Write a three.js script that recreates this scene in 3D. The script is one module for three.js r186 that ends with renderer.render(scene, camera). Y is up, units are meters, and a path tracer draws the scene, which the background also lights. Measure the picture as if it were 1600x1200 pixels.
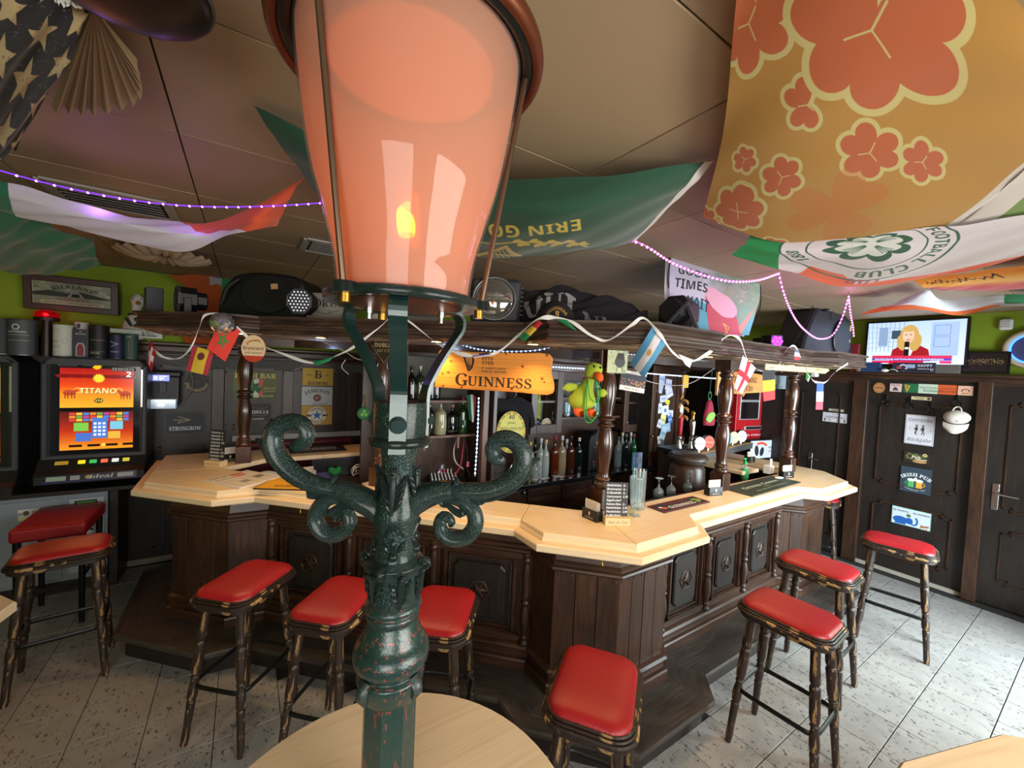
import * as THREE from 'three';
import { RoundedBoxGeometry } from 'three/addons/geometries/RoundedBoxGeometry.js';
import { mergeGeometries, mergeVertices } from 'three/addons/utils/BufferGeometryUtils.js';
import { RectAreaLightUniformsLib } from 'three/addons/lights/RectAreaLightUniformsLib.js';

// ---------------------------------------------------------------- camera, light, exposure
const scene = new THREE.Scene();
const YAW = 33.26242 * Math.PI / 180, PITCH = -2.05409 * Math.PI / 180, ROLL = 2.68739 * Math.PI / 180;
const camera = new THREE.PerspectiveCamera(86.612, 4 / 3, 0.03, 60);
{
  const f = new THREE.Vector3(Math.sin(YAW) * Math.cos(PITCH), Math.sin(PITCH), -Math.cos(YAW) * Math.cos(PITCH));
  const r0 = new THREE.Vector3(Math.cos(YAW), 0, Math.sin(YAW)), u0 = r0.clone().cross(f);
  const r = r0.clone().multiplyScalar(Math.cos(ROLL)).addScaledVector(u0, Math.sin(ROLL));
  const u = r0.clone().multiplyScalar(-Math.sin(ROLL)).addScaledVector(u0, Math.cos(ROLL));
  camera.position.set(0, 1.95, 0);
  camera.quaternion.setFromRotationMatrix(new THREE.Matrix4().makeBasis(r, u, f.negate()));
}
const renderer = new THREE.WebGLRenderer({ antialias: true });
renderer.toneMapping = THREE.LinearToneMapping;
renderer.toneMappingExposure = 1.4;
renderer.outputColorSpace = THREE.SRGBColorSpace;
renderer.shadowMap.enabled = true;
RectAreaLightUniformsLib.init();
scene.background = new THREE.Color(0.75, 0.87, 1.0);          // the overcast sky outside the windows
function daylight(x, y, z, w, h, tilt, power, color) {        // daylight that enters by one opening of the front wall
  const l = new THREE.RectAreaLight(color, power, w, h);
  l.position.set(x, y, z); l.rotation.set(tilt, 0, 0); scene.add(l);   // an area light shines along its own -z
}
daylight(4.45, 1.45, 1.3, 2.4, 2.3, -0.35, 19, new THREE.Color(0.80, 0.93, 1.0));
daylight(1.5, 1.62, 1.27, 1.9, 1.1, -0.35, 10, new THREE.Color(1.0, 0.95, 0.88));
daylight(-1.0, 1.62, 1.27, 1.5, 1.1, -0.35, 7, new THREE.Color(1.0, 0.95, 0.88));

// ---------------------------------------------------------------- helpers
let seed = 1234567;
const rnd = () => { seed = (seed * 1664525 + 1013904223) >>> 0; return seed / 4294967296; };
const rr = (a, b) => a + (b - a) * rnd();
const V = (a) => new THREE.Vector3(a[0], a[1], a[2]);
const taken = {};
const numbered = (n) => { const k = taken[n] = (taken[n] ?? -1) + 1; return k ? n + '_' + String(k).padStart(3, '0') : n; };
const shade = (o) => { o.castShadow = o.receiveShadow = true; return o; };
function clean(g) {
  g = g.index ? g.toNonIndexed() : g;
  for (const k of Object.keys(g.attributes)) if (!['position', 'normal', 'uv'].includes(k)) g.deleteAttribute(k);
  if (!g.attributes.normal) g.computeVertexNormals();
  if (!g.attributes.uv) g.setAttribute('uv', new THREE.BufferAttribute(new Float32Array(g.attributes.position.count * 2), 2));
  return g;
}
const merge = (l) => Array.isArray(l) ? (l.length === 1 ? l[0] : mergeGeometries(l.map(clean), false)) : l;
const GRP = {};
function tag(o, label, category, group, kind) {
  if (label) o.userData.label = label;
  if (category) o.userData.category = category;
  if (group) o.userData.group = group;
  if (kind) o.userData.kind = kind;
  return o;
}
function thing(name, label, category, pos = [0, 0, 0], turn = 0, group) {
  const o = new THREE.Group(); o.name = numbered(name); scene.add(o);
  o.position.set(...pos); o.rotation.y = turn;
  return tag(o, label, category, group);
}
function part(parent, name, geo, mat, label, kind) {
  const o = shade(new THREE.Mesh(merge(geo), mat)); o.name = name; parent.add(o);
  return tag(o, label, null, null, kind);
}
function solo(name, label, category, geo, mat, pos = [0, 0, 0], turn = 0, group) {
  const o = shade(new THREE.Mesh(merge(geo), mat)); o.name = numbered(name); scene.add(o);
  o.position.set(...pos); o.rotation.y = turn;
  return tag(o, label, category, group);
}
function struct(name, geo, mat) {
  const o = geo ? shade(new THREE.Mesh(merge(geo), mat)) : new THREE.Group(); o.name = numbered(name); scene.add(o);
  o.userData.kind = 'structure'; return o;
}
function copyOf(root, pos, turn, label, group) {
  const r = root.clone(); r.name = numbered(root.name.replace(/_\d{3}$/, '')); scene.add(r);
  r.userData = { ...root.userData };
  r.position.set(...pos); r.rotation.y = turn; return tag(r, label, null, group);
}
const mv = (g, x = 0, y = 0, z = 0, rx = 0, ry = 0, rz = 0) => {
  if (rx) g.rotateX(rx); if (ry) g.rotateY(ry); if (rz) g.rotateZ(rz);
  return g.translate(x, y, z);
};
const bx = (w, h, d, x, y, z, rx, ry, rz) => mv(new THREE.BoxGeometry(w, h, d), x, y, z, rx, ry, rz);
const rb = (w, h, d, r, x, y, z, rx, ry, rz) => mv(new RoundedBoxGeometry(w, h, d, 2, Math.min(r, w / 2.01, h / 2.01, d / 2.01)), x, y, z, rx, ry, rz);
const cy = (r0, r1, h, x, y, z, rx, ry, rz, s = 20) => mv(new THREE.CylinderGeometry(r0, r1, h, s), x, y, z, rx, ry, rz);
const sp = (r, x, y, z, sx = 1, sy = 1, sz = 1, s = 16) => new THREE.SphereGeometry(r, s, Math.max(8, s * 0.6 | 0)).scale(sx, sy, sz).translate(x, y, z);
const to = (R, r, x, y, z, rx, ry, rz, s = 24) => mv(new THREE.TorusGeometry(R, r, 8, s), x, y, z, rx, ry, rz);
const lathe = (p, s = 24) => new THREE.LatheGeometry(p.map(([r, y]) => new THREE.Vector2(Math.max(r, 1e-4), y)), s);
function smooth(p, n = 4) {                                     // points of a profile, rounded
  const c = new THREE.CatmullRomCurve3(p.map(([a, b]) => new THREE.Vector3(a, b, 0)), false, 'centripetal');
  return c.getPoints(p.length * n).map((v) => [v.x, v.y]);
}
const tube = (pts, r, n = 24, s = 6, closed = false) => new THREE.TubeGeometry(new THREE.CatmullRomCurve3(pts.map(V), closed, 'centripetal'), n, r, s, closed);
function ext(pts, depth, bevel = 0, hole) {                    // outline in x, y; thickness along z, centred
  const s = new THREE.Shape(pts.map(([x, y]) => new THREE.Vector2(x, y)));
  if (hole) s.holes.push(new THREE.Path(hole.map(([x, y]) => new THREE.Vector2(x, y))));
  return new THREE.ExtrudeGeometry(s, { depth: depth - 2 * bevel, bevelEnabled: bevel > 0, bevelThickness: bevel, bevelSize: bevel, bevelOffset: -bevel, bevelSegments: 1, curveSegments: 8 }).translate(0, 0, -depth / 2 + bevel);
}
const prism = (pts, y0, y1, bevel = 0) => ext(pts.map(([x, z]) => [x, -z]), y1 - y0, bevel).rotateX(-Math.PI / 2).translate(0, (y0 + y1) / 2, 0);
const circ = (r, n = 24, x = 0, y = 0) => Array.from({ length: n }, (_, i) => [x + r * Math.cos(i / n * 2 * Math.PI), y + r * Math.sin(i / n * 2 * Math.PI)]);
function grain(g, axis = 0, off = rnd() * 7) {                  // uv in metres, the grain along one axis
  g = clean(g); const p = g.attributes.position, u = g.attributes.uv, a = (axis + 1) % 3, b = (axis + 2) % 3;
  for (let i = 0; i < p.count; i++) { const q = [p.getX(i), p.getY(i), p.getZ(i)]; u.setXY(i, q[axis] + off, q[a] + q[b] + off * 1.7); }
  return g;
}
function grainDir(g, dx, dz, off = rnd() * 7) {                 // the same along a direction of the plan
  g = clean(g); const p = g.attributes.position, u = g.attributes.uv, l = Math.hypot(dx, dz); dx /= l; dz /= l;
  for (let i = 0; i < p.count; i++) u.setXY(i, p.getX(i) * dx + p.getZ(i) * dz + off, p.getY(i) - p.getX(i) * dz + p.getZ(i) * dx + off * 1.7);
  return g;
}
// offset of an open path in plan; the inside of the bar is at +d
function offset(path, d) {
  const n = path.length, out = [];
  for (let i = 0; i < n; i++) {
    const dir = (a, b) => { const x = b[0] - a[0], z = b[1] - a[1], l = Math.hypot(x, z); return [z / l, -x / l]; };
    const p = i ? dir(path[i - 1], path[i]) : dir(path[0], path[1]), q = i < n - 1 ? dir(path[i], path[i + 1]) : p;
    const mx = p[0] + q[0], mz = p[1] + q[1], k = 2 / (mx * mx + mz * mz);
    out.push([path[i][0] + mx * k * d, path[i][1] + mz * k * d]);
  }
  return out;
}
// a moulding along a path: one mitred piece for each straight run; profile = [inset, y] points of a closed outline
function sweep(path, profile) {
  const rows = profile.map(([d]) => offset(path, d)), res = [];
  for (let i = 0; i < path.length - 1; i++) {
    const pos = [], uv = [], dx = path[i + 1][0] - path[i][0], dz = path[i + 1][1] - path[i][1], l = Math.hypot(dx, dz), o = rnd() * 5;
    const put = (k, e, v) => { const q = rows[k][i + e]; pos.push(q[0], profile[k][1], q[1]); uv.push(((q[0] - path[i][0]) * dx + (q[1] - path[i][1]) * dz) / l + o, v + o); };
    let v = 0;
    for (let k = 0; k < profile.length; k++) {
      const m = (k + 1) % profile.length, w = Math.hypot(profile[m][0] - profile[k][0], profile[m][1] - profile[k][1]);
      put(k, 0, v); put(k, 1, v); put(m, 1, v + w); put(k, 0, v); put(m, 1, v + w); put(m, 0, v + w); v += w;
    }
    for (const e of [0, 1]) {
      const tri = THREE.ShapeUtils.triangulateShape(profile.map(([a, b]) => new THREE.Vector2(a, b)), []);
      for (const t of tri) for (const k of t) put(k, e, profile[k][0]);
    }
    const g = new THREE.BufferGeometry();
    g.setAttribute('position', new THREE.Float32BufferAttribute(pos, 3)); g.setAttribute('uv', new THREE.Float32BufferAttribute(uv, 2));
    g.computeVertexNormals(); res.push(g);
  }
  return res;
}
// a sheet of cloth through a net of points (rows of [x, y, z]), with uv over the whole
function cloth(net, rect, n = 28, m = 28, wave = 0, turned = false) {
  const R = net.length, C = net[0].length, g = new THREE.PlaneGeometry(1, 1, n, m), p = g.attributes.position, u = g.attributes.uv;
  const cr = (a, b, c, d, t) => 0.5 * (2 * b + (c - a) * t + (2 * a - 5 * b + 4 * c - d) * t * t + (3 * b - a - 3 * c + d) * t * t * t);
  const at = (i, j, k) => { const ii = Math.min(Math.max(i, 0), R - 1), jj = Math.min(Math.max(j, 0), C - 1); return net[ii][jj][k]; };
  const row = (i, t, k) => { const j = Math.min(Math.floor(t), C - 2), f = t - j; return cr(at(i, j - 1, k), at(i, j, k), at(i, j + 1, k), at(i, j + 2, k), f); };
  const w0 = rnd() * 6;
  for (let q = 0; q < p.count; q++) {
    const s = u.getX(q), t = 1 - u.getY(q), b = t * (R - 1), i = Math.min(Math.floor(b), R - 2), f = b - i, xyz = [];
    for (let k = 0; k < 3; k++) xyz.push(cr(row(i - 1, s * (C - 1), k), row(i, s * (C - 1), k), row(i + 1, s * (C - 1), k), row(i + 2, s * (C - 1), k), f));
    xyz[1] += wave * (Math.sin(s * 17 + t * 5 + w0) * 0.5 + Math.sin(s * 5 - t * 11 + 2 * w0) * 0.5 + 0.4 * Math.sin(s * 31 + t * 23));
    p.setXYZ(q, ...xyz);
    const a = turned ? t : s, c = turned ? s : t;
    if (rect) u.setXY(q, rect.u0 + (rect.u1 - rect.u0) * a, rect.v0 + (rect.v1 - rect.v0) * (1 - c));
  }
  g.computeVertexNormals(); return g;
}
// a tube of changing thickness along points [x, y, z, r]
function limb(pts, seg = 40, sides = 10, flat = 1) {
  const c = new THREE.CatmullRomCurve3(pts.map(V), false, 'centripetal'), r = new THREE.CatmullRomCurve3(pts.map((p, i) => new THREE.Vector3(p[3], i, 0)), false, 'catmullrom');
  const g = new THREE.TubeGeometry(c, seg, 1, sides), p = g.attributes.position;
  for (let i = 0; i <= seg; i++) {
    const o = c.getPoint(i / seg), k = Math.max(r.getPoint(i / seg).x, 0.0006);
    const oo = c.getPointAt(i / seg);
    // radius follows the control points by their own parameter, found by nearest
    const t = c.getUtoTmapping(i / seg), rad = Math.max(r.getPoint(t).x, 0.0006);
    for (let j = 0; j <= sides; j++) {
      const q = i * (sides + 1) + j, v = new THREE.Vector3().fromBufferAttribute(p, q).sub(oo).multiplyScalar(rad);
      v.z *= flat; v.add(oo); p.setXYZ(q, v.x, v.y, v.z);
    }
  }
  g.computeVertexNormals(); return g;
}

// ---------------------------------------------------------------- computed textures
const hash = (x, y, s) => { let h = (x * 374761393 + y * 668265263 + s * 974634787) | 0; h = Math.imul(h ^ (h >>> 13), 1274126177); return ((h ^ (h >>> 16)) >>> 0) / 4294967296; };
function vnoise(x, y, px, py, s) {                               // tileable value noise with periods px, py
  const x0 = Math.floor(x), y0 = Math.floor(y), fx = x - x0, fy = y - y0, u = fx * fx * (3 - 2 * fx), v = fy * fy * (3 - 2 * fy);
  const h = (a, b) => hash(((a % px) + px) % px, ((b % py) + py) % py, s);
  return (h(x0, y0) * (1 - u) + h(x0 + 1, y0) * u) * (1 - v) + (h(x0, y0 + 1) * (1 - u) + h(x0 + 1, y0 + 1) * u) * v;
}
const fbm = (x, y, p, q, s, o = 4) => { let a = 0, k = 0.5, t = 0; for (let i = 0; i < o; i++) { a += k * vnoise(x * p, y * q, p, q, s + i); t += k; p *= 2; q *= 2; k *= 0.5; } return a / t; };
function texture(n, fn, srgb = true, sx = 1, sy = 1) {           // fn(u, v) -> [r, g, b] 0..255
  const d = new Uint8Array(n * n * 4);
  for (let y = 0, i = 0; y < n; y++) for (let x = 0; x < n; x++, i += 4) { const c = fn(x / n, y / n); d[i] = c[0]; d[i + 1] = c[1]; d[i + 2] = c[2]; d[i + 3] = 255; }
  const t = new THREE.DataTexture(d, n, n); t.wrapS = t.wrapT = THREE.RepeatWrapping; t.magFilter = THREE.LinearFilter; t.minFilter = THREE.LinearMipmapLinearFilter;
  if (srgb) t.colorSpace = THREE.SRGBColorSpace; t.repeat.set(sx, sy); t.needsUpdate = true; return t;
}
const lerp = (a, b, t) => [0, 1, 2].map((k) => Math.min(255, Math.max(0, a[k] + (b[k] - a[k]) * t)));
const st = (a, b, x) => { x = Math.min(1, Math.max(0, (x - a) / (b - a))); return x * x * (3 - 2 * x); };
const woodTex = (a, b, c, rings, s, sx, sy) => texture(512, (u, v) => {
  const w = fbm(u, v, 2, 6, s, 3), line = 0.5 + 0.5 * Math.sin((v * rings + w * 5) * 2 * Math.PI), fine = fbm(u, v, 6, 120, s + 9, 2), bl = fbm(u, v, 3, 4, s + 20, 3);
  return lerp(lerp(a, b, 0.55 * line * fine + 0.45 * fine), c, st(0.45, 0.8, bl) * 0.6);
}, true, sx, sy);
const TX = {
  dark: woodTex([48, 30, 20], [90, 59, 40], [35, 22, 15], 7, 11, 1 / 0.9, 1 / 0.45),
  black: woodTex([30, 24, 21], [54, 43, 37], [23, 18, 16], 6, 31, 1 / 1.1, 1 / 0.5),
  beech: woodTex([232, 208, 168], [216, 188, 146], [238, 218, 184], 3, 51, 1 / 1.4, 1 / 0.6),
  step: woodTex([54, 48, 43], [96, 84, 72], [42, 38, 35], 9, 71, 1 / 0.8, 1 / 0.4),
  bark: woodTex([52, 36, 28], [112, 88, 72], [36, 24, 19], 11, 91, 1 / 0.8, 1 / 0.22),
  under: texture(512, (u, v) => { const a = fbm(u, v, 5, 26, 131, 4), b = fbm(u, v, 3, 5, 137, 3); return lerp(lerp([58, 42, 32], [196, 170, 138], st(0.32, 0.62, a)), [50, 36, 28], st(0.5, 0.75, b) * 0.5); }, true, 1 / 0.7, 1 / 0.35),
  worn: texture(512, (u, v) => { const a = fbm(u, v, 5, 7, 151, 5), b = fbm(u, v, 30, 30, 157, 2); return lerp(lerp([30, 20, 16], [48, 33, 25], b), [176, 138, 88], st(0.5, 0.58, a * 0.75 + b * 0.25)); }, true, 1 / 0.35, 1 / 0.35),
  scuff: texture(512, (u, v) => { const a = fbm(u, v, 4, 9, 171, 5), b = fbm(u, v, 30, 30, 177, 2); return lerp(lerp([30, 22, 18], [58, 42, 32], b), [150, 116, 74], st(0.6, 0.7, a * 0.8 + b * 0.2)); }, true, 1 / 0.3, 1 / 0.3),
  pine: texture(512, (u, v) => { const w = fbm(u, v, 2, 3, 191, 3), l = 0.5 + 0.5 * Math.sin((v * 9 + w * 4) * 6.2832); let c = lerp([230, 148, 56], [196, 112, 34], l * 0.55 + 0.3 * fbm(u, v, 4, 60, 197, 2)); for (const [x, y] of [[0.15, 0.3], [0.12, 0.7], [0.55, 0.2], [0.9, 0.5], [0.78, 0.85], [0.35, 0.9]]) c = lerp(c, [120, 62, 16], 1 - st(0.006, 0.03, Math.hypot((u - x) * 1.4, v - y))); return c; }, true, 1, 1),
  tile: texture(512, (u, v) => { const a = fbm(u, v, 6, 6, 211, 4), b = fbm(u, v, 70, 34, 217, 2); return lerp(lerp([132, 130, 126], [156, 154, 149], a), [70, 68, 66], st(0.72, 0.8, b) * 0.8); }, true, 1 / 0.6, 1 / 0.6),
  bump: texture(256, (u, v) => { const a = fbm(u, v, 26, 26, 231, 3) * 255; return [a, a, a]; }, false, 3, 3),
  iron: texture(512, (u, v) => { const a = fbm(u, v, 6, 6, 241, 4), b = fbm(u, v, 50, 50, 247, 2); return lerp(lerp([18, 42, 40], [28, 56, 52], a), [14, 28, 28], st(0.55, 0.8, b) * 0.7); }, true, 3, 3),
  rust: texture(512, (u, v) => { const a = fbm(u, v, 9, 9, 251, 4), b = fbm(u, v, 40, 40, 257, 2); return lerp(lerp([22, 48, 46], [32, 60, 56], b), [122, 62, 56], st(0.64, 0.68, a * 0.7 + b * 0.3)); }, true, 5, 5),
  vinyl: texture(256, (u, v) => { const a = (0.6 * fbm(u, v, 60, 60, 261, 2) + 0.4 * fbm(u, v, 5, 5, 267, 2)) * 255; return [a, a, a]; }, false, 4, 4),
  weave: texture(128, (u, v) => { const a = 128 + 60 * Math.sin(u * 2 * Math.PI * 32) * Math.sin(v * 2 * Math.PI * 32); return [a, a, a]; }, false, 10, 10),
};
const std = (o) => new THREE.MeshStandardMaterial(o), phy = (o) => new THREE.MeshPhysicalMaterial(o);
const col = (r, g, b) => new THREE.Color(`rgb(${r},${g},${b})`);
const plain = {};
const paint = (r, g, b, rough = 0.55, metal = 0) => plain[[r, g, b, rough, metal]] ??= std({ color: col(r, g, b), roughness: rough, metalness: metal });
const glow = (r, g, b, k = 1) => plain['e' + [r, g, b, k]] ??= std({ color: 0x111111, emissive: col(r, g, b), emissiveIntensity: k, roughness: 0.5 });
const M = {
  dark: std({ map: TX.dark, roughness: 0.38 }), black: std({ map: TX.black, roughness: 0.42 }), beech: std({ map: TX.beech, roughness: 0.42 }),
  step: std({ map: TX.step, roughness: 0.5 }), bark: std({ map: TX.bark, roughness: 0.5, bumpMap: TX.bark, bumpScale: 0.004 }), under: std({ map: TX.under, roughness: 0.8 }),
  worn: std({ map: TX.worn, roughness: 0.5 }), scuff: std({ map: TX.scuff, roughness: 0.42 }), pine: std({ map: TX.pine, roughness: 0.5 }), tile: std({ map: TX.tile, roughness: 0.42 }),
  grout: paint(34, 32, 30, 0.9), iron: phy({ map: TX.iron, roughness: 0.24, metalness: 0.3, bumpMap: TX.bump, bumpScale: 0.003, clearcoat: 0.4, clearcoatRoughness: 0.2 }),
  rust: phy({ map: TX.rust, roughness: 0.32, metalness: 0.2, bumpMap: TX.bump, bumpScale: 0.0006, clearcoat: 0.3, clearcoatRoughness: 0.25 }),
  red: std({ color: col(158, 24, 30), roughness: 0.4, bumpMap: TX.vinyl, bumpScale: 0.0008 }), maroon: std({ color: col(110, 20, 36), roughness: 0.45, bumpMap: TX.vinyl, bumpScale: 0.0006 }),
  steel: paint(190, 190, 190, 0.25, 1), dull: paint(120, 122, 124, 0.4, 0.8), copper: paint(112, 62, 40, 0.38, 0.7), blackMetal: paint(16, 16, 17, 0.38, 0.3), brass: paint(186, 142, 62, 0.3, 1),
  plastic: paint(18, 18, 20, 0.45), plasticGrey: paint(58, 60, 64, 0.5), white: paint(226, 226, 222, 0.5), lime: std({ color: col(132, 156, 34), roughness: 0.85 }),
  glass: phy({ color: 0xffffff, roughness: 0.02, transmission: 1, thickness: 0, ior: 1.45 }), cup: phy({ color: col(236, 244, 246), roughness: 0.03, transmission: 0.92, thickness: 0, ior: 1.5 }),
  clothBlack: std({ color: col(20, 18, 24), roughness: 0.9, side: THREE.DoubleSide, bumpMap: TX.weave, bumpScale: 0.0004 }), white2: std({ color: col(232, 230, 226), roughness: 0.85, side: THREE.DoubleSide }),
};

// ---------------------------------------------------------------- printed things share four sheets
const sheets = [];
function sheet() {
  const c = document.createElement('canvas'); c.width = c.height = 2048;
  const x = c.getContext('2d'); x.fillStyle = '#222'; x.fillRect(0, 0, 2048, 2048);
  const t = new THREE.CanvasTexture(c); t.colorSpace = THREE.SRGBColorSpace; t.anisotropy = 8;
  const s = { c, x, t, px: 4, py: 4, row: 0 };
  s.mat = std({ map: t, roughness: 0.55 }); s.gloss = std({ map: t, roughness: 0.25 });
  s.fabric = phy({ map: t, roughness: 0.95, transmission: 0.32, thickness: 0, side: THREE.DoubleSide });
  s.paper = std({ map: t, roughness: 0.8, side: THREE.DoubleSide });
  s.lit = std({ color: 0x000000, roughness: 0.2, emissive: 0xffffff, emissiveMap: t, emissiveIntensity: 1 });
  sheets.push(s); return s;
}
function print(w, h, draw) {                                     // draw(ctx, w, h) fills its own rectangle
  w = Math.round(w); h = Math.round(h);
  let s = sheets.find((q) => { if (q.px + w + 4 <= 2048 && q.py + h + 4 <= 2048) return true; return q.py + q.row + h + 4 <= 2048 && w < 2040; }) ?? sheet();
  if (s.px + w + 4 > 2048) { s.px = 4; s.py += s.row; s.row = 0; }
  const { x } = s, X = s.px, Y = s.py; s.px += w + 6; s.row = Math.max(s.row, h + 6);
  x.save(); x.beginPath(); x.rect(X - 2, Y - 2, w + 4, h + 4); x.clip(); x.translate(X, Y); x.textAlign = 'center'; x.textBaseline = 'middle'; draw(x, w, h); x.restore();
  s.t.needsUpdate = true;
  return { s, u0: X / 2048, u1: (X + w) / 2048, v0: 1 - (Y + h) / 2048, v1: 1 - Y / 2048, w, h };
}
const fill = (x, c, a, b, w, h) => { x.fillStyle = c; x.fillRect(a, b, w, h); };
const txt = (x, s, px, py, size, c, font = 'bold', fam = 'sans-serif', maxw) => { x.fillStyle = c; x.font = `${font} ${size}px ${fam}`; maxw ? x.fillText(s, px, py, maxw) : x.fillText(s, px, py); };
function arcText(x, s, cx, cyy, r, mid, size, c, fam = 'sans-serif', flip = false) {
  x.save(); x.fillStyle = c; x.font = `bold ${size}px ${fam}`; const ws = [...s].map((k) => x.measureText(k).width), tot = ws.reduce((a, b) => a + b, 0); let a = mid + (flip ? 1 : -1) * tot / 2 / r;
  [...s].forEach((k, i) => { a += (flip ? -1 : 1) * ws[i] / 2 / r; x.save(); x.translate(cx + r * Math.cos(a), cyy + r * Math.sin(a)); x.rotate(a + (flip ? -1 : 1) * Math.PI / 2); x.fillText(k, 0, 0); x.restore(); a += (flip ? -1 : 1) * ws[i] / 2 / r; });
  x.restore();
}
const disc = (x, cx, cyy, r, c) => { x.fillStyle = c; x.beginPath(); x.arc(cx, cyy, r, 0, 7); x.fill(); };
const ring = (x, cx, cyy, r, w, c) => { x.strokeStyle = c; x.lineWidth = w; x.beginPath(); x.arc(cx, cyy, r, 0, 7); x.stroke(); };
const poly = (x, pts, c) => { x.fillStyle = c; x.beginPath(); pts.forEach(([a, b], i) => i ? x.lineTo(a, b) : x.moveTo(a, b)); x.closePath(); x.fill(); };
const line = (x, pts, w, c) => { x.strokeStyle = c; x.lineWidth = w; x.lineCap = 'round'; x.beginPath(); pts.forEach(([a, b], i) => i ? x.lineTo(a, b) : x.moveTo(a, b)); x.stroke(); };
const starPts = (cx, cyy, r, n = 5, k = 0.42, a0 = -Math.PI / 2) => Array.from({ length: 2 * n }, (_, i) => { const q = i % 2 ? r * k : r, a = a0 + i * Math.PI / n; return [cx + q * Math.cos(a), cyy + q * Math.sin(a)]; });
function leaf(x, cx, cyy, r, a, c) {                              // one heart-shaped leaflet, its point at cx, cyy
  x.save(); x.translate(cx, cyy); x.rotate(a); x.fillStyle = c; x.beginPath(); x.moveTo(0, 0);
  x.bezierCurveTo(-r * 0.75, -r * 0.35, -r * 0.75, -r * 1.12, -r * 0.28, -r * 1.05); x.bezierCurveTo(-r * 0.1, -r * 1.02, -r * 0.02, -r * 0.92, 0, -r * 0.8);
  x.bezierCurveTo(r * 0.02, -r * 0.92, r * 0.1, -r * 1.02, r * 0.28, -r * 1.05); x.bezierCurveTo(r * 0.75, -r * 1.12, r * 0.75, -r * 0.35, 0, 0); x.fill(); x.restore();
}
const clover = (x, cx, cyy, r, a, c) => { for (let i = 0; i < 3; i++) leaf(x, cx, cyy, r, a + i * 2.094, c); };
// a flat board with its print on the front (+z)
function card(w, h, t, r, both = false) {
  const g = new THREE.BoxGeometry(w, h, t), u = g.attributes.uv, e = 1.5 / 2048;
  for (let i = 0; i < u.count; i++) {
    const f = i >> 2;                                             // 4 = front, 5 = back
    if (f === 4 || (f === 5 && both)) u.setXY(i, r.u0 + (r.u1 - r.u0) * u.getX(i), r.v0 + (r.v1 - r.v0) * u.getY(i));
    else u.setXY(i, r.u0 + e, r.v0 + e);
  }
  return g;
}
function shapeCard(pts, t, r, bevel = 0, both = true) {            // any outline, the print stretched over its box
  const xs = pts.map((p) => p[0]), ys = pts.map((p) => p[1]), x0 = Math.min(...xs), x1 = Math.max(...xs), y0 = Math.min(...ys), y1 = Math.max(...ys), g = clean(ext(pts, t, bevel)), p = g.attributes.position, n = g.attributes.normal, u = g.attributes.uv, e = 1.5 / 2048;
  for (let i = 0; i < u.count; i++) n.getZ(i) > 0.5 || (both && n.getZ(i) < -0.5) ? u.setXY(i, r.u0 + (r.u1 - r.u0) * (p.getX(i) - x0) / (x1 - x0), r.v0 + (r.v1 - r.v0) * (p.getY(i) - y0) / (y1 - y0)) : u.setXY(i, r.u0 + e, r.v0 + e);
  return g;
}
function wrap(g, r, y0, y1, a0 = 0, span = 2 * Math.PI) {          // a print wrapped round a lathe body between two heights
  g = clean(g); const p = g.attributes.position, u = g.attributes.uv;
  for (let t = 0; t < p.count; t += 3) {
    const as = [0, 1, 2].map((k) => Math.atan2(p.getX(t + k), p.getZ(t + k)) - a0), m = as[0];
    as.forEach((a, k) => { while (a - m > Math.PI) a -= 2 * Math.PI; while (a - m < -Math.PI) a += 2 * Math.PI; const q = Math.min(1, Math.max(0, a / span + 0.5)); u.setXY(t + k, r.u0 + (r.u1 - r.u0) * q, r.v0 + (r.v1 - r.v0) * Math.min(1, Math.max(0, (p.getY(t + k) - y0) / (y1 - y0)))); });
  }
  return g;
}

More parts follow.
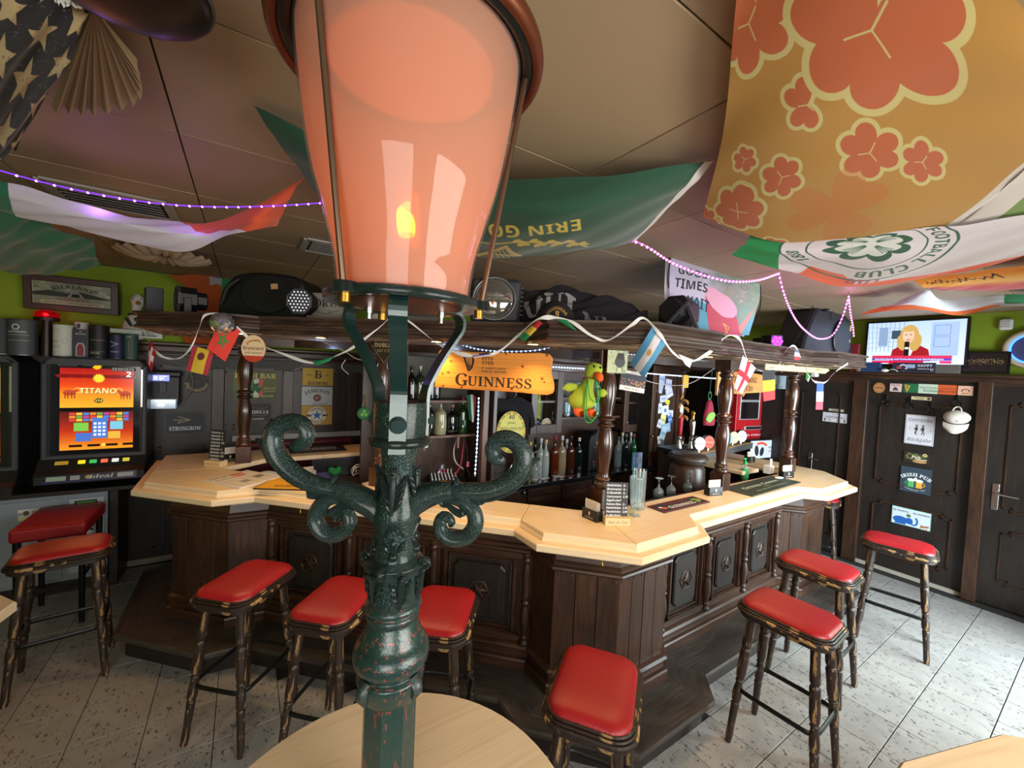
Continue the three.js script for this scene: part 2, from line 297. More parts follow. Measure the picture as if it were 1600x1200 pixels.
// ---------------------------------------------------------------- the room
const OUT = [[-0.594, -4.34], [-0.594, -3.454], [-0.157, -3.017], [0.064, -3.002], [1.253, -1.82], [1.253, -1.614], [1.619, -1.25], [2.19, -1.25], [2.33, -1.39], [3.73, -1.39], [3.86, -1.262], [4.45, -1.262], [4.75, -1.565], [4.75, -4.2]];   // front edge of the bar top, in plan
const inside = (x, z, p) => { let c = false; for (let i = 0, j = p.length - 1; i < p.length; j = i++) if ((p[i][1] > z) !== (p[j][1] > z) && x < (p[j][0] - p[i][0]) * (z - p[i][1]) / (p[j][1] - p[i][1]) + p[i][0]) c = !c; return c; };
const XR = 5.745, ZB = -4.937, HC = 2.68;
{
  const floor = struct('floor', bx(9.2, 0.1, 6.6, 1.5, -0.0565, -1.75), M.grout);
  const gs = [0, 1, 2, 3, 4, 5].map((k) => grain(rb(0.295, 0.012, 0.2965, 0.002, 0, -0.006, 0), k % 2 ? 0 : 0, k * 0.37));
  const tiles = [];
  for (let i = -8; i < 20; i++) for (let j = -3; j < 16; j++) {
    const x = -0.0995 + 0.2985 * (i + 0.5), z = -0.337 - 0.3012 * (j + 0.5);
    if (x > XR - 0.05 || z < ZB + 0.05 || x < -2.3 || z > 0.4 || inside(x, z, offset(OUT, 0.12))) continue;
    const d = new THREE.Vector3(x, 0, z).project(camera), seen = d.z < 1 && Math.abs(d.x) < 1.15 && Math.abs(d.y) < 1.3;
    tiles.push([seen ? Math.hypot(x, z) : 50 + Math.hypot(x, z), x, z]);
  }
  tiles.sort((a, b) => a[0] - b[0]);
  const rest = [];
  camera.updateMatrixWorld();
  tiles.forEach(([d, x, z], n) => {
    const g = gs[(rnd() * 6) | 0];
    if (n < 290 && d < 50) { const t = part(floor, 'floor_tile', g, M.tile); t.position.set(x, rr(-0.0006, 0.0006), z); } else rest.push(g.clone().translate(x, 0, z));
  });
  if (rest.length) part(floor, 'floor_tile_rest', rest, M.tile, null, 'stuff');
}
{
  const ceil = struct('ceiling', bx(9.2, 0.1, 6.6, 1.5, HC + 0.065, -1.75), paint(70, 56, 42, 0.9));
  const mats = [std({ color: col(154, 131, 103), roughness: 0.55 }), std({ color: col(150, 128, 101), roughness: 0.55 }), std({ color: col(158, 135, 106), roughness: 0.55 })];
  const g = rb(0.6175, 0.014, 0.618, 0.0025, 0, 0.007, 0);
  for (let i = -5; i < 10; i++) for (let j = -7; j < 4; j++) {
    const x = -0.2016 + 0.6225 * (i + 0.5), z = -1.151 + 0.623 * (j + 0.5);
    if (x > XR || z < ZB || z > 1.3 || x < -3) continue;
    const p = part(ceil, 'ceiling_panel', g, mats[(rnd() * 3) | 0]); p.position.set(x, HC + rr(0, 0.0015), z);
  }
}
// walls with thickness; the front one behind the camera has a glazed door and two windows
const boards = (list, w, mat) => grain(merge(list), w);
struct('wall_left', bx(0.15, HC, 6.4, -3.075, HC / 2, -1.8), M.lime);
const wallBack = struct('wall_back', bx(9.0, HC, 0.15, 1.4, HC / 2, ZB - 0.075), M.lime);
const wallRight = struct('wall_right', bx(0.15, HC, 6.4, XR + 0.075, HC / 2, -1.8), M.lime);
struct('wall_entrance', [bx(0.15, HC, 1.15, 2.975, HC / 2, 0.725), bx(0.4, HC, 0.15, 3.2, HC / 2, 0.225), bx(0.65, HC, 0.15, 5.43, HC / 2, 0.225), bx(1.75, HC - 2.2, 0.15, 4.25, (HC + 2.2) / 2, 0.225)], paint(150, 140, 120, 0.9));
struct('wall_front', [bx(2.9 - 1.75, HC, 0.15, -2.325, HC / 2, 1.375), bx(0.75, HC, 0.15, 0.15, HC / 2, 1.375), bx(0.6, HC, 0.15, 2.75, HC / 2, 1.375),
  bx(1.55, 1.0, 0.15, -0.99, 0.5, 1.375), bx(1.95, 1.0, 0.15, 1.49, 0.5, 1.375), bx(4.85, HC - 2.2, 0.15, 0.6, (HC + 2.2) / 2, 1.375)], paint(150, 140, 120, 0.9));
function glazed(n, x, w, y0, y1, z = 1.37) {
  const k = struct(n), y = (y0 + y1) / 2, h = y1 - y0;
  part(k, 'window_frame', [bx(w, 0.07, 0.06, x, y0 + 0.035, z), bx(w, 0.07, 0.06, x, y1 - 0.035, z), bx(0.07, h - 0.14, 0.06, x - w / 2 + 0.035, y, z), bx(0.07, h - 0.14, 0.06, x + w / 2 - 0.035, y, z), ...(n === 'door_3' ? [] : [bx(0.06, h - 0.14, 0.055, x, y, z)])], paint(60, 40, 28, 0.5));
  if (n !== 'door_3') for (const s of [-1, 1]) part(k, 'pane', bx(w / 2 - 0.1, h - 0.14, 0.006, x + s * (w / 4 - 0.02), y, z), M.glass);
}
glazed('window_1', -1.0, 1.5, 1.0, 2.2); glazed('window_2', 1.5, 1.9, 1.0, 2.2); glazed('door_3', 4.25, 1.72, 0.005, 2.2, 0.22);

// a raised moulding along a line of points in a wall's own plane (u to the right, v up)
function beading(pts, t, d, close = true) {
  const res = [];
  for (let i = 0; i < pts.length - (close ? 0 : 1); i++) {
    const a = pts[i], b = pts[(i + 1) % pts.length], l = Math.hypot(b[0] - a[0], b[1] - a[1]);
    res.push(bx(l + t, t, d, 0, 0, d / 2, 0, 0, Math.atan2(b[1] - a[1], b[0] - a[0])).translate((a[0] + b[0]) / 2, (a[1] + b[1]) / 2, 0));
    res.push(bx(l + t * 0.3, t * 0.35, d * 1.5, 0, 0, d * 0.75, 0, 0, Math.atan2(b[1] - a[1], b[0] - a[0])).translate((a[0] + b[0]) / 2, (a[1] + b[1]) / 2, 0));
  }
  return res;
}
const notched = (u0, u1, v0, v1, n) => [[u0 + n, v0], [u1 - n, v0], [u1 - n, v0 + n * 0.6], [u1, v0 + n * 0.6], [u1, v1 - n * 0.6], [u1 - n, v1 - n * 0.6], [u1 - n, v1], [u0 + n, v1], [u0 + n, v1 - n * 0.6], [u0, v1 - n * 0.6], [u0, v0 + n * 0.6], [u0 + n, v0 + n * 0.6]];
// on the right wall u = z and the face looks to -x
const onRight = (g, x) => merge(g).rotateY(-Math.PI / 2).translate(x, 0, 0);
{
  const w = wallRight, z = { p1a: [5.73,0.009,-1.592][2] - 0.12, p1b: [5.73,0.009,-1.592][2] + 0.0, p2a: [5.73,0.002,-0.79][2], p2b: [5.7,0.014,-0.697][2] };
  part(w, 'panel_board', grain(bx(0.02, 2.04, z.p2a - z.p1b, XR - 0.012, 1.02, (z.p2a + z.p1b) / 2), 1), M.black);
  const a0 = [5.72,1.288,-1.48][2], a1 = [5.72,0.969,-0.878][2];
  part(w, 'panel_moulding', grain(onRight(beading(notched(a0, a1, [5.72,0.932,-1.453][1], [5.72,1.777,-1.436][1], 0.05), 0.014, 0.012), XR - 0.022), 1), M.dark);
  part(w, 'panel_moulding', grain(onRight(beading(notched(a0, a1 - 0.02, [5.72,0.175,-0.935][1], [5.72,0.731,-1.425][1], 0.06), 0.014, 0.012), XR - 0.022), 1), M.dark);
  part(w, 'post', grain(rb(0.07, 2.04, 0.13, 0.006, XR - 0.035, 1.02, (z.p1a + z.p1b) / 2), 1), M.dark);
  part(w, 'post', grain(rb(0.09, 2.04, z.p2b - z.p2a, 0.006, XR - 0.045, 1.02, (z.p2b + z.p2a) / 2), 1), M.dark);
  part(w, 'ledge', grain(merge([rb(0.13, 0.03, 5.4, 0.008, XR - 0.065, 2.09, -2.2), rb(0.09, 0.045, 5.4, 0.01, XR - 0.045, 2.055, -2.2)]), 2), M.dark);
  part(w, 'kerb', grain(bx(0.03, 0.035, z.p2a - z.p1b, XR - 0.03, 0.0175, (z.p2a + z.p1b) / 2), 2), paint(168, 162, 148, 0.8));
  const nails = []; for (const [s, e] of [[z.p1a - 0.6, z.p1b], [z.p2a, z.p2a + 0.8]]) for (let q = s; q < e; q += 0.062) nails.push(sp(0.009, XR - 0.075, 2.018, q, 0.6, 1, 1, 8));
  part(w, 'nail', [...nails, bx(0.02, 0.03, 0.75, XR - 0.075, 2.018, z.p1a - 0.25), bx(0.02, 0.03, 0.8, XR - 0.075, 2.018, z.p2a + 0.4)], M.dark, null, 'stuff');
  part(w, 'panel_board', grain(bx(0.02, 2.04, 2.2, XR - 0.012, 1.02, z.p1a - 1.75), 1), M.black);
  // the door to the lavatories, set between the posts
  const d1 = struct('door_1', grain(bx(0.02, 1.98, 0.62, XR - 0.02, 1.0, z.p1a - 0.33), 1), M.black);
  part(d1, 'door_moulding', grain(onRight(beading(notched(z.p1a - 0.5, z.p1a - 0.12, 0.2, 1.86, 0.03), 0.014, 0.01), XR - 0.03), 1), M.dark);
  part(d1, 'door_frame', grain(merge([rb(0.05, 2.04, 0.07, 0.006, XR - 0.025, 1.02, z.p1a - 0.66), bx(0.03, 0.06, 0.62, XR - 0.02, 2.0, z.p1a - 0.33)]), 1), M.dark);
  const h1 = part(d1, 'handle', [rb(0.01, 0.2, 0.036, 0.004, XR - 0.034, [5.71,1.019,-2.085][1], [5.71,1.019,-2.085][2]), tube([[XR - 0.04, [5.71,1.035,-2.086][1] + 0.02, [5.71,1.035,-2.086][2]], [XR - 0.085, [5.71,1.035,-2.086][1] + 0.02, [5.71,1.035,-2.086][2]], [XR - 0.088, [5.71,1.035,-2.086][1] + 0.018, [5.71,1.035,-2.086][2] + 0.11]], 0.008, 14)], M.steel, 'steel lever handle on a plate');
  // the door on the right
  const d2 = struct('door_2', grain(bx(0.02, 2.0, 1.2, XR - 0.02, 1.01, z.p2b + 0.6), 1), M.black);
  part(d2, 'door_moulding', grain(onRight(beading(notched([5.72,1.456,-0.589][2], z.p2b + 0.85, [5.72,0.941,-0.566][1] - 0.05, 1.86, 0.05), 0.014, 0.012), XR - 0.03), 1), M.dark);
  part(d2, 'door_moulding', grain(onRight(beading(notched([5.72,0.469,-0.58][2], z.p2b + 0.85, [5.72,0.28,-0.569][1] - 0.05, [5.72,0.711,-0.59][1], 0.05), 0.014, 0.012), XR - 0.03), 1), M.dark);
  const hp = [5.71,1.003,-0.636];
  part(d2, 'handle', [rb(0.012, 0.24, 0.045, 0.005, XR - 0.036, hp[1], hp[2]), cy(0.008, 0.008, 0.004, XR - 0.043, hp[1] - 0.045, hp[2], 0, 0, Math.PI / 2), tube([[XR - 0.04, hp[1] + 0.04, hp[2]], [XR - 0.09, hp[1] + 0.04, hp[2]], [XR - 0.095, hp[1] + 0.036, hp[2] + 0.02], [XR - 0.095, hp[1] + 0.03, hp[2] + 0.14]], 0.009, 18)], M.steel, 'steel lever handle on a long plate');
}
// the panelling of the back wall
{
  const w = wallBack, zf = ZB + 0.02;
  part(w, 'panel_board', grain(bx(8.6, 2.0, 0.02, 1.4, 1.0, zf - 0.01), 1), M.black);
  part(w, 'ledge', grain(merge([rb(8.6, 0.03, 0.12, 0.008, 1.4, 2.035, ZB + 0.06), rb(8.6, 0.06, 0.07, 0.012, 1.4, 1.99, ZB + 0.035), rb(8.6, 0.025, 0.05, 0.008, 1.4, 1.94, ZB + 0.03)]), 0), M.dark);
  part(w, 'frieze', grain(bx(8.6, 0.1, 0.012, 1.4, 1.875, zf + 0.006), 0), std({ color: col(66, 66, 64), roughness: 0.55 }));
  const pan = (a, b) => { part(w, 'panel_moulding', grain(merge(beading(notched(a[0], b[0], b[1], a[1], 0.07), 0.016, 0.014)).translate(0, 0, zf), 1), M.dark); };
  pan([-0.719,1.826,-4.91], [-0.249,1.029,-4.91]); pan([-0.155,1.831,-4.91], [0.333,1.221,-4.91]); pan([0.431,1.89,-4.91], [0.932,1.198,-4.91]);
  pan([-1.03,0.754,-4.91], [-0.613,0.096,-4.91]);
  for (const q of [[-0.219,1.672,-4.91][0], [0.382,1.684,-4.91][0], [1.041,1.697,-4.91][0]]) part(w, 'stile', grain(rb(0.1, 1.75, 0.03, 0.006, q, 0.95, zf + 0.015), 1), M.dark);
  part(w, 'wainscot_rail', grain(rb(5.4, 0.06, 0.03, 0.008, 2.6, [0.839,1.129,-4.91][1], zf + 0.02), 0), paint(150, 146, 140, 0.5));
  part(w, 'kerb', grain(bx(8.6, 0.05, 0.025, 1.4, 0.025, zf + 0.012), 0), paint(150, 142, 126, 0.8));
}

// ---------------------------------------------------------------- the bar
{
  const step = thing('foot_step', 'dark worn wooden step running all round the foot of the bar', 'step');
  for (const g of sweep(offset(OUT, -0.07).slice(0, 14), [[0, 0.132], [-0.004, 0.15], [0, 0.165], [0.36, 0.165], [0.36, 0.132]])) part(step, 'tread', g, M.step);
  for (const g of sweep(offset(OUT, -0.015), [[0, 0], [0, 0.132], [0.02, 0.132], [0.02, 0]])) part(step, 'riser', g, M.black);
}
const front = thing('bar_counter', 'dark carved oak front of the bar with panels, planked corners and half columns', 'bar front');
{
  for (const g of sweep(offset(OUT, 0.23), [[0, 0.165], [0, 1.03], [0.03, 1.03], [0.03, 0.165]])) part(front, 'backing', g, M.dark);
  for (const g of sweep(offset(OUT, 0.2), [[0.02, 0.165], [-0.035, 0.165], [-0.035, 0.215], [-0.03, 0.225], [-0.012, 0.23], [-0.012, 0.27], [-0.02, 0.275], [-0.03, 0.287], [-0.02, 0.3], [0, 0.31], [0.02, 0.31]])) part(front, 'skirting', g, M.dark);
  for (const g of sweep(offset(OUT, 0.2), [[0.03, 0.86], [-0.02, 0.86], [-0.03, 0.872], [-0.025, 0.882], [-0.012, 0.888], [-0.012, 0.905], [0, 0.915], [0.02, 1.03], [0.03, 1.03]])) part(front, 'frieze_moulding', g, M.dark);
  const F = offset(OUT, 0.2), seg = (i) => { const a = F[i], b = F[i + 1], l = Math.hypot(b[0] - a[0], b[1] - a[1]); return { a, b, l, ang: -Math.atan2(b[1] - a[1], b[0] - a[0]) }; };
  const set = (o, s, u) => { o.position.set(s.a[0] + (s.b[0] - s.a[0]) * u / s.l, 0, s.a[1] + (s.b[1] - s.a[1]) * u / s.l); o.rotation.y = s.ang; return o; };
  // planked faces: [segment, number of planks]
  for (const [i, n] of [[0, 8], [1, 4], [2, 2], [4, 2], [5, 3], [6, 4], [7, 2], [9, 2], [10, 4], [11, 4], [12, 12]]) {
    const s = seg(i); if (s.l < 0.06) continue;
    const w = s.l / n;
    if (i === 2 || i === 4 || i === 7) { const o = part(front, 'plank', grain(rb(s.l, 0.56, 0.03, 0.002, 0, 0.585, -0.015), 1), M.dark); set(o, s, s.l / 2); continue; }
    for (let k = 0; k < n; k++) {
      const o = set(part(front, 'plank', grain(rb(w - 0.003, 0.555, 0.03, 0.003, 0, 0.585, -0.016 + rr(0, 0.002)), 1), M.dark), s, w * (k + 0.5));
      for (const y of [0.835, 0.345]) for (const q of [-0.3, 0.3]) { const m = part(o, 'stud', sp(0.0065, q * w, y, 0.001, 1, 1, 0.6, 8), M.brownStud ??= paint(62, 44, 34, 0.4)); }
    }
  }
  // panelled runs: the diagonal and the right one
  const rose = () => {                                            // a carved six-spoke roundel
    const l = [to(0.052, 0.005, 0, 0, 0, 0, 0, 0, 6)];
    for (let k = 0; k < 6; k++) { const a = k * Math.PI / 3 + Math.PI / 6; l.push(mv(new THREE.ConeGeometry(0.017, 0.05, 4).scale(1, 1, 0.5), 0, 0.027, 0).rotateZ(a)); }
    return merge(l);
  };
  const octo = (w, h, c) => [[-w + c, -h], [w - c, -h], [w, -h + c], [w, h - c], [w - c, h], [-w + c, h], [-w, h - c], [-w, -h + c]];
  const balPts = smooth([[0.03, 0], [0.03, 0.02], [0.02, 0.03], [0.026, 0.045], [0.02, 0.06], [0.023, 0.08], [0.032, 0.15], [0.027, 0.21], [0.02, 0.24], [0.03, 0.255], [0.02, 0.272], [0.028, 0.29], [0.022, 0.33], [0.026, 0.42], [0.024, 0.47], [0.018, 0.5], [0.029, 0.515], [0.02, 0.53], [0.03, 0.545], [0.03, 0.56]], 2);
  const balG = grain(lathe(balPts, 14).translate(0, 0.305, 0), 1), roseG = rose();
  const bay = (s, u, w) => {
    const h = 0.24, o = set(part(front, 'panel', grain(merge([bx(w - 0.03, 2 * h, 0.012, 0, 0.585, -0.03)]), 1), M.black), s, u);
    part(o, 'panel_frame', grain(merge([...beading([[-w / 2 + 0.03, -h + 0.01], [w / 2 - 0.03, -h + 0.01], [w / 2 - 0.03, h - 0.01], [-w / 2 + 0.03, h - 0.01]], 0.02, 0.02), ...beading([[-w / 2 + 0.055, -h + 0.035], [w / 2 - 0.055, -h + 0.035], [w / 2 - 0.055, h - 0.035], [-w / 2 + 0.055, h - 0.035]], 0.014, 0.012)]).translate(0, 0.585, -0.026), 0), M.dark);
    part(o, 'raised_field', grain(ext(octo(w / 2 - 0.085, h - 0.07, 0.03), 0.022, 0.008).translate(0, 0.585, -0.014), 1), M.black);
    const r = part(o, 'carved_rosette', roseG, M.dark); r.position.set(0, 0.585, -0.002); r.scale.setScalar(w > 0.3 ? 1.25 : 1.05);
  };
  const run = (i, us, ps) => {
    const s = seg(i);
    set(part(front, 'rail', grain(bx(s.l, 0.05, 0.03, 0, 0.84, -0.016), 0), M.dark), s, s.l / 2); set(part(front, 'rail', grain(bx(s.l, 0.045, 0.03, 0, 0.325, -0.016), 0), M.dark), s, s.l / 2);
    for (const u of us) { set(part(front, 'half_column', balG, M.dark), s, u); set(part(front, 'stile', grain(bx(0.075, 0.5, 0.025, 0, 0.585, -0.02), 1), M.dark), s, u); }
    for (const [u, w] of ps) bay(s, u, w);
  };
  { const s = seg(3), d = s.l / 4 + 0.012; run(3, [0.03, 0.03 + 0.6, 0.03 + 1.2, s.l - 0.03].map((u, k) => [0.03, 0.03 + (s.l - 0.06) / 3, 0.03 + (s.l - 0.06) * 2 / 3, s.l - 0.03][k]), [1, 3, 5].map((k) => [0.03 + (s.l - 0.06) * k / 6, (s.l - 0.06) / 3 - 0.09])); }
  { const s = seg(8), q = (s.l - 0.06) / 3; run(8, [0.03, 0.03 + q, 0.03 + 2 * q, s.l - 0.03], [1, 3, 5].map((k) => [0.03 + q * k / 2, q - 0.09])); }
  part(front, 'hook', [[[0.304,0.981,-2.796]], [[1.514,1,-1.413]]].map(([p]) => tube([[p[0], 1.03, p[2]], [p[0], 1.0, p[2] + 0.005], [p[0], 0.985, p[2] + 0.015], [p[0], 0.995, p[2] + 0.028]], 0.003, 10, 5)), M.brass);
}
// the bar top: a lower edging and thick upper boards, mitred at the corners
{
  const top = thing('worktop', 'pale beech bar top with a stepped double edge, bent round five corners', 'bar counter');
  const I = offset(OUT, 0.06);
  for (const g of sweep(OUT, [[0.006, 1.03], [0, 1.036], [0, 1.064], [0.008, 1.07], [0.3, 1.07], [0.3, 1.03]])) part(top, 'edge_board', g, M.beech);
  const lip = sweep(offset(OUT, 0.052), [[0, 1.07], [0, 1.078], [0.01, 1.09], [0.03, 1.09], [0.03, 1.07]]); lip.forEach((g) => part(top, 'moulding', g, M.beech));
  const mid = [1.806, -1.74], polys = [
    [[[I[0][0], -4.33], [I[0][0], -3.75], [-0.12, -3.7], [0.16, -3.93], [0.6, -3.93], [0.6, -4.33]], 0, 1],
    [[[0.6, -3.93], [1.35, -3.93], [1.35, -4.33], [0.6, -4.33]], 1, 0],
    [[[I[1][0], -3.75], I[1], I[2], I[3], [0.286, -3.26], [-0.09, -3.636], [-0.12, -3.7]], 1, 1],
    [[I[3], [0.72, -2.43], [0.918, -2.628], [0.286, -3.26]], 1, 1], [[[0.72, -2.43], I[4], [1.51, -2.036], [0.918, -2.628]], 1, 1],
    [[I[4], I[5], I[6], mid, [1.51, -2.036]], 1, 1], [[I[6], I[7], I[8], [I[8][0], -1.74], mid], 1, 0],
    [[I[8], [3.1, I[8][1]], [3.1, -1.74], [I[8][0], -1.74]], 1, 0], [[[3.1, I[8][1]], I[9], [I[9][0], -1.74], [3.1, -1.74]], 1, 0],
    [[I[9], I[10], I[11], I[12], [I[12][0], -1.9], [4.28, -1.9], [4.28, -1.74], [I[9][0], -1.74]], 1, 0], [[[I[12][0], -1.9], [I[13][0], -4.2], [4.28, -4.2], [4.28, -1.9]], 0, 1]];
  for (const [p, dx, dz] of polys) { const c = p.reduce((a, b) => [a[0] + b[0] / p.length, a[1] + b[1] / p.length], [0, 0]); const q = p.map(([x, z]) => { const l = Math.hypot(x - c[0], z - c[1]); return [x - (x - c[0]) / l * 0.0012, z - (z - c[1]) / l * 0.0012]; }); part(top, 'top_board', grainDir(prism(q, 1.072, 1.11, 0.004), dx, dz), M.beech); }
}
// turned columns from the bar top to the canopy
const columnPts = smooth([[0.045, 0.13], [0.05, 0.14], [0.05, 0.155], [0.04, 0.17], [0.048, 0.185], [0.038, 0.2], [0.035, 0.23], [0.05, 0.36], [0.052, 0.42], [0.04, 0.49], [0.036, 0.505], [0.056, 0.52], [0.04, 0.537], [0.038, 0.545], [0.058, 0.56], [0.04, 0.578], [0.04, 0.6], [0.054, 0.7], [0.05, 0.79], [0.038, 0.85], [0.05, 0.862], [0.052, 0.875], [0.04, 0.887], [0.055, 0.9], [0.055, 0.91]], 3);
const columnMat = phy({ map: TX.dark, color: col(255, 225, 205), roughness: 0.28, clearcoat: 0.5, clearcoatRoughness: 0.15 });
function column(pos, label, turn) {
  const t = thing('turned_column', label, 'column', pos, turn);
  part(t, 'base_block', grain(rb(0.105, 0.13, 0.105, 0.006, 0, 0.065, 0), 1), columnMat);
  part(t, 'shaft', grain(lathe(columnPts, 24), 1), columnMat);
  part(t, 'cap_block', grain(rb(0.125, 0.075, 0.125, 0.005, 0, 0.948, 0), 1), M.dark);
}
column([0, 1.11, -3.86], 'turned dark column at the left end of the bar beside the bratwurst disc', 0);
column([0.79, 1.11, -2.82], 'turned dark column standing on the bar behind the street lamp under the diamond sign', Math.PI / 4);
column([1.885, 1.11, -1.79], 'turned dark column with a coaster box at its head behind the front chalkboard', 0);
column([3.045, 1.11, -1.69], 'turned dark column in the middle of the right run of the bar beside the white and red flag', 0);
column([4.32, 1.11, -1.76], 'turned dark column at the right end of the bar under the arrow sign', 0);
column([4.42, 1.11, -3.0], 'turned dark column at the back of the bar left of the red vending cabinet', 0);
// the canopy over the bar
const canopy = thing('bar_canopy', 'dark moulded wooden canopy that runs round above the bar', 'canopy');
{
  const P = OUT;
  for (const g of sweep(P, [[0.03, 2.1], [0.004, 2.104], [0, 2.112], [0.004, 2.122], [0.014, 2.126], [0.014, 2.138], [0.006, 2.142], [0.002, 2.152], [0.006, 2.162], [0.016, 2.166], [0.02, 2.18], [0.008, 2.184], [-0.006, 2.194], [-0.006, 2.206], [0.04, 2.206], [0.04, 2.1]])) part(canopy, 'cornice', g, M.bark);
  for (const g of sweep(P, [[0.04, 2.096], [0.04, 2.112], [0.56, 2.112], [0.56, 2.096]])) part(canopy, 'soffit_board', g, M.under);
  for (const g of sweep(P, [[0.04, 2.19], [0.04, 2.203], [0.62, 2.203], [0.62, 2.19]])) part(canopy, 'top_board', g, M.dark);
  for (const g of sweep(P, [[0.56, 2.04], [0.56, 2.2], [0.59, 2.2], [0.59, 2.04]])) part(canopy, 'inner_fascia', g, M.dark);
}

// ---------------------------------------------------------------- the street lamp in the foreground
const pv = (y) => 1.95 + (568 - y) * 0.001068, PX = 0.001068;
{
  const t = thing('street_lamp', 'old dark green cast iron street lamp with two scroll arms and a glowing orange lantern', 'street lamp', [0.2175, 0, -0.6655], -YAW);
  const prof = [[39, 1092], [44, 1086], [48, 1076], [51, 1064], [52, 1052], [45, 1047], [50, 1040], [57, 1032], [59, 1022], [58, 1014], [56, 1009], [55, 1007], [48, 998], [44, 987], [40, 975], [38, 967], [41, 962], [41, 957], [38, 953], [43, 949], [44, 944], [41, 939], [38, 936]].map(([r, y]) => [r * PX, pv(y)]).reverse();
  const shaft = new THREE.CylinderGeometry(0.0445, 0.05, pv(1090) - 0.25, 8).toNonIndexed(); shaft.computeVertexNormals();
  part(t, 'octagonal_post', [shaft.translate(0, (pv(1090) + 0.25) / 2, 0), new THREE.CylinderGeometry(0.06, 0.11, 0.25, 8).translate(0, 0.125, 0)], M.rust);
  part(t, 'base_rings', lathe(smooth(prof, 3), 40), M.rust, 'stepped iron rings with chipped reddish paint');
  for (const a of [-2.2, -0.6, 1.1, 2.6]) part(t, 'lug', limb([[Math.sin(a) * 0.045, pv(1052), Math.cos(a) * 0.045, 0.012], [Math.sin(a) * 0.056, pv(1062), Math.cos(a) * 0.056, 0.011], [Math.sin(a) * 0.05, pv(1080), Math.cos(a) * 0.05, 0.006]], 8, 8), M.rust);
  // the leafy capital
  const cap = part(t, 'capital', lathe(smooth([[38, 938], [38.5, 925], [39.5, 910], [41, 895], [43, 886], [44.5, 882], [44.5, 876], [38, 873], [33, 869]].map(([r, y]) => [r * PX, pv(y)]), 3), 40), M.iron);
  const leafAt = (a, y0, y1, r0, r1, w, curl, n) => {
    const l = [], on = (da, k, extra = 0) => { const r = r0 + (r1 - r0) * k + extra; return [Math.sin(a + da) * r, y0 + (y1 - y0) * k, Math.cos(a + da) * r]; };
    l.push(limb([[...on(0, 0), 0.004], [...on(0, 0.5, 0.002), 0.0055], [...on(0, 0.9, 0.004), 0.006], [...on(0, 1, curl), 0.007], [...on(0, 0.93, curl * 1.5), 0.004]], 14, 7));
    for (const s of [-1, 1]) for (let k = 0; k < n; k++) { const f = 0.1 + 0.62 * k / n; l.push(limb([[...on(s * w * 0.12, f), 0.003], [...on(s * w * (0.4 + 0.1 * k), f + 0.16, 0.003), 0.0045], [...on(s * w * (0.62 + 0.12 * k), f + 0.3, 0.0025), 0.002]], 8, 6)); }
    return merge(l);
  };
  for (let k = 0; k < 6; k++) part(cap, 'acanthus_leaf', leafAt(k * Math.PI / 3 + 0.5, pv(936), pv(884), 0.0395, 0.0435, 0.46, 0.008, 3), M.iron);
  for (let k = 0; k < 4; k++) { const a = k * Math.PI / 2 + 1.45; part(cap, 'corner_scroll', [to(0.0075, 0.0045, 0, 0, 0, 0, 0, 0, 14).rotateY(a - Math.PI / 2).translate(Math.sin(a) * 0.051, pv(877), Math.cos(a) * 0.051), sp(0.006, Math.sin(a) * 0.051, pv(877), Math.cos(a) * 0.051)], M.iron); }
  const trunk = part(t, 'trunk', lathe(smooth([[33, 870], [31, 858], [31.5, 840], [33, 820], [35, 803], [32, 785], [27, 765], [25, 740], [27, 715], [30, 693]].map(([r, y]) => [r * PX, pv(y)]), 4), 36), M.iron);
  for (let k = 0; k < 4; k++) part(trunk, 'acanthus_leaf', leafAt(k * Math.PI / 2 + 0.02, pv(795), pv(728), 0.034, 0.027, 0.75, 0.006, 4), M.iron);
  for (let k = 0; k < 4; k++) { const a = k * Math.PI / 2 + 0.15; part(trunk, 'flower_boss', [sp(0.0085, Math.sin(a) * 0.033, pv(858), Math.cos(a) * 0.033, 1, 1, 1), ...[-1, 0, 1].map((s) => limb([[Math.sin(a + s * 0.22) * 0.032, pv(852), Math.cos(a + s * 0.22) * 0.032, 0.003], [Math.sin(a + s * 0.42) * 0.034, pv(842 - (s ? 0 : 4)), Math.cos(a + s * 0.42) * 0.034, 0.005], [Math.sin(a + s * 0.6) * 0.033, pv(836 - (s ? 0 : 8)), Math.cos(a + s * 0.6) * 0.033, 0.001]], 8, 6)), limb([[Math.sin(a - 0.5) * 0.033, pv(830), Math.cos(a - 0.5) * 0.033, 0.002], [Math.sin(a) * 0.035, pv(812), Math.cos(a) * 0.035, 0.006], [Math.sin(a + 0.5) * 0.033, pv(830), Math.cos(a + 0.5) * 0.033, 0.002]], 12, 6)], M.iron); }
  // scroll arms
  const L = (l) => l.map(([p, r]) => [p[0], p[1], 0, r * PX]);
  const left = part(t, 'scroll_arm', [limb(L([[[-0.021,1.688], 16], [[-0.035,1.707], 20], [[-0.06,1.721], 20], [[-0.086,1.731], 17], [[-0.104,1.735], 14]]), 24, 14), limb(L([[[-0.098,1.734], 11], [[-0.123,1.739], 13], [[-0.15,1.746], 14], [[-0.177,1.761], 14.5], [[-0.199,1.782], 15], [[-0.209,1.803], 15], [[-0.21,1.824], 14.5], [[-0.2,1.839], 14], [[-0.179,1.846], 13.5], [[-0.161,1.84], 13], [[-0.154,1.825], 12], [[-0.16,1.812], 11.5], [[-0.171,1.807], 11], [[-0.179,1.81], 7]]), 70, 14)], M.iron);
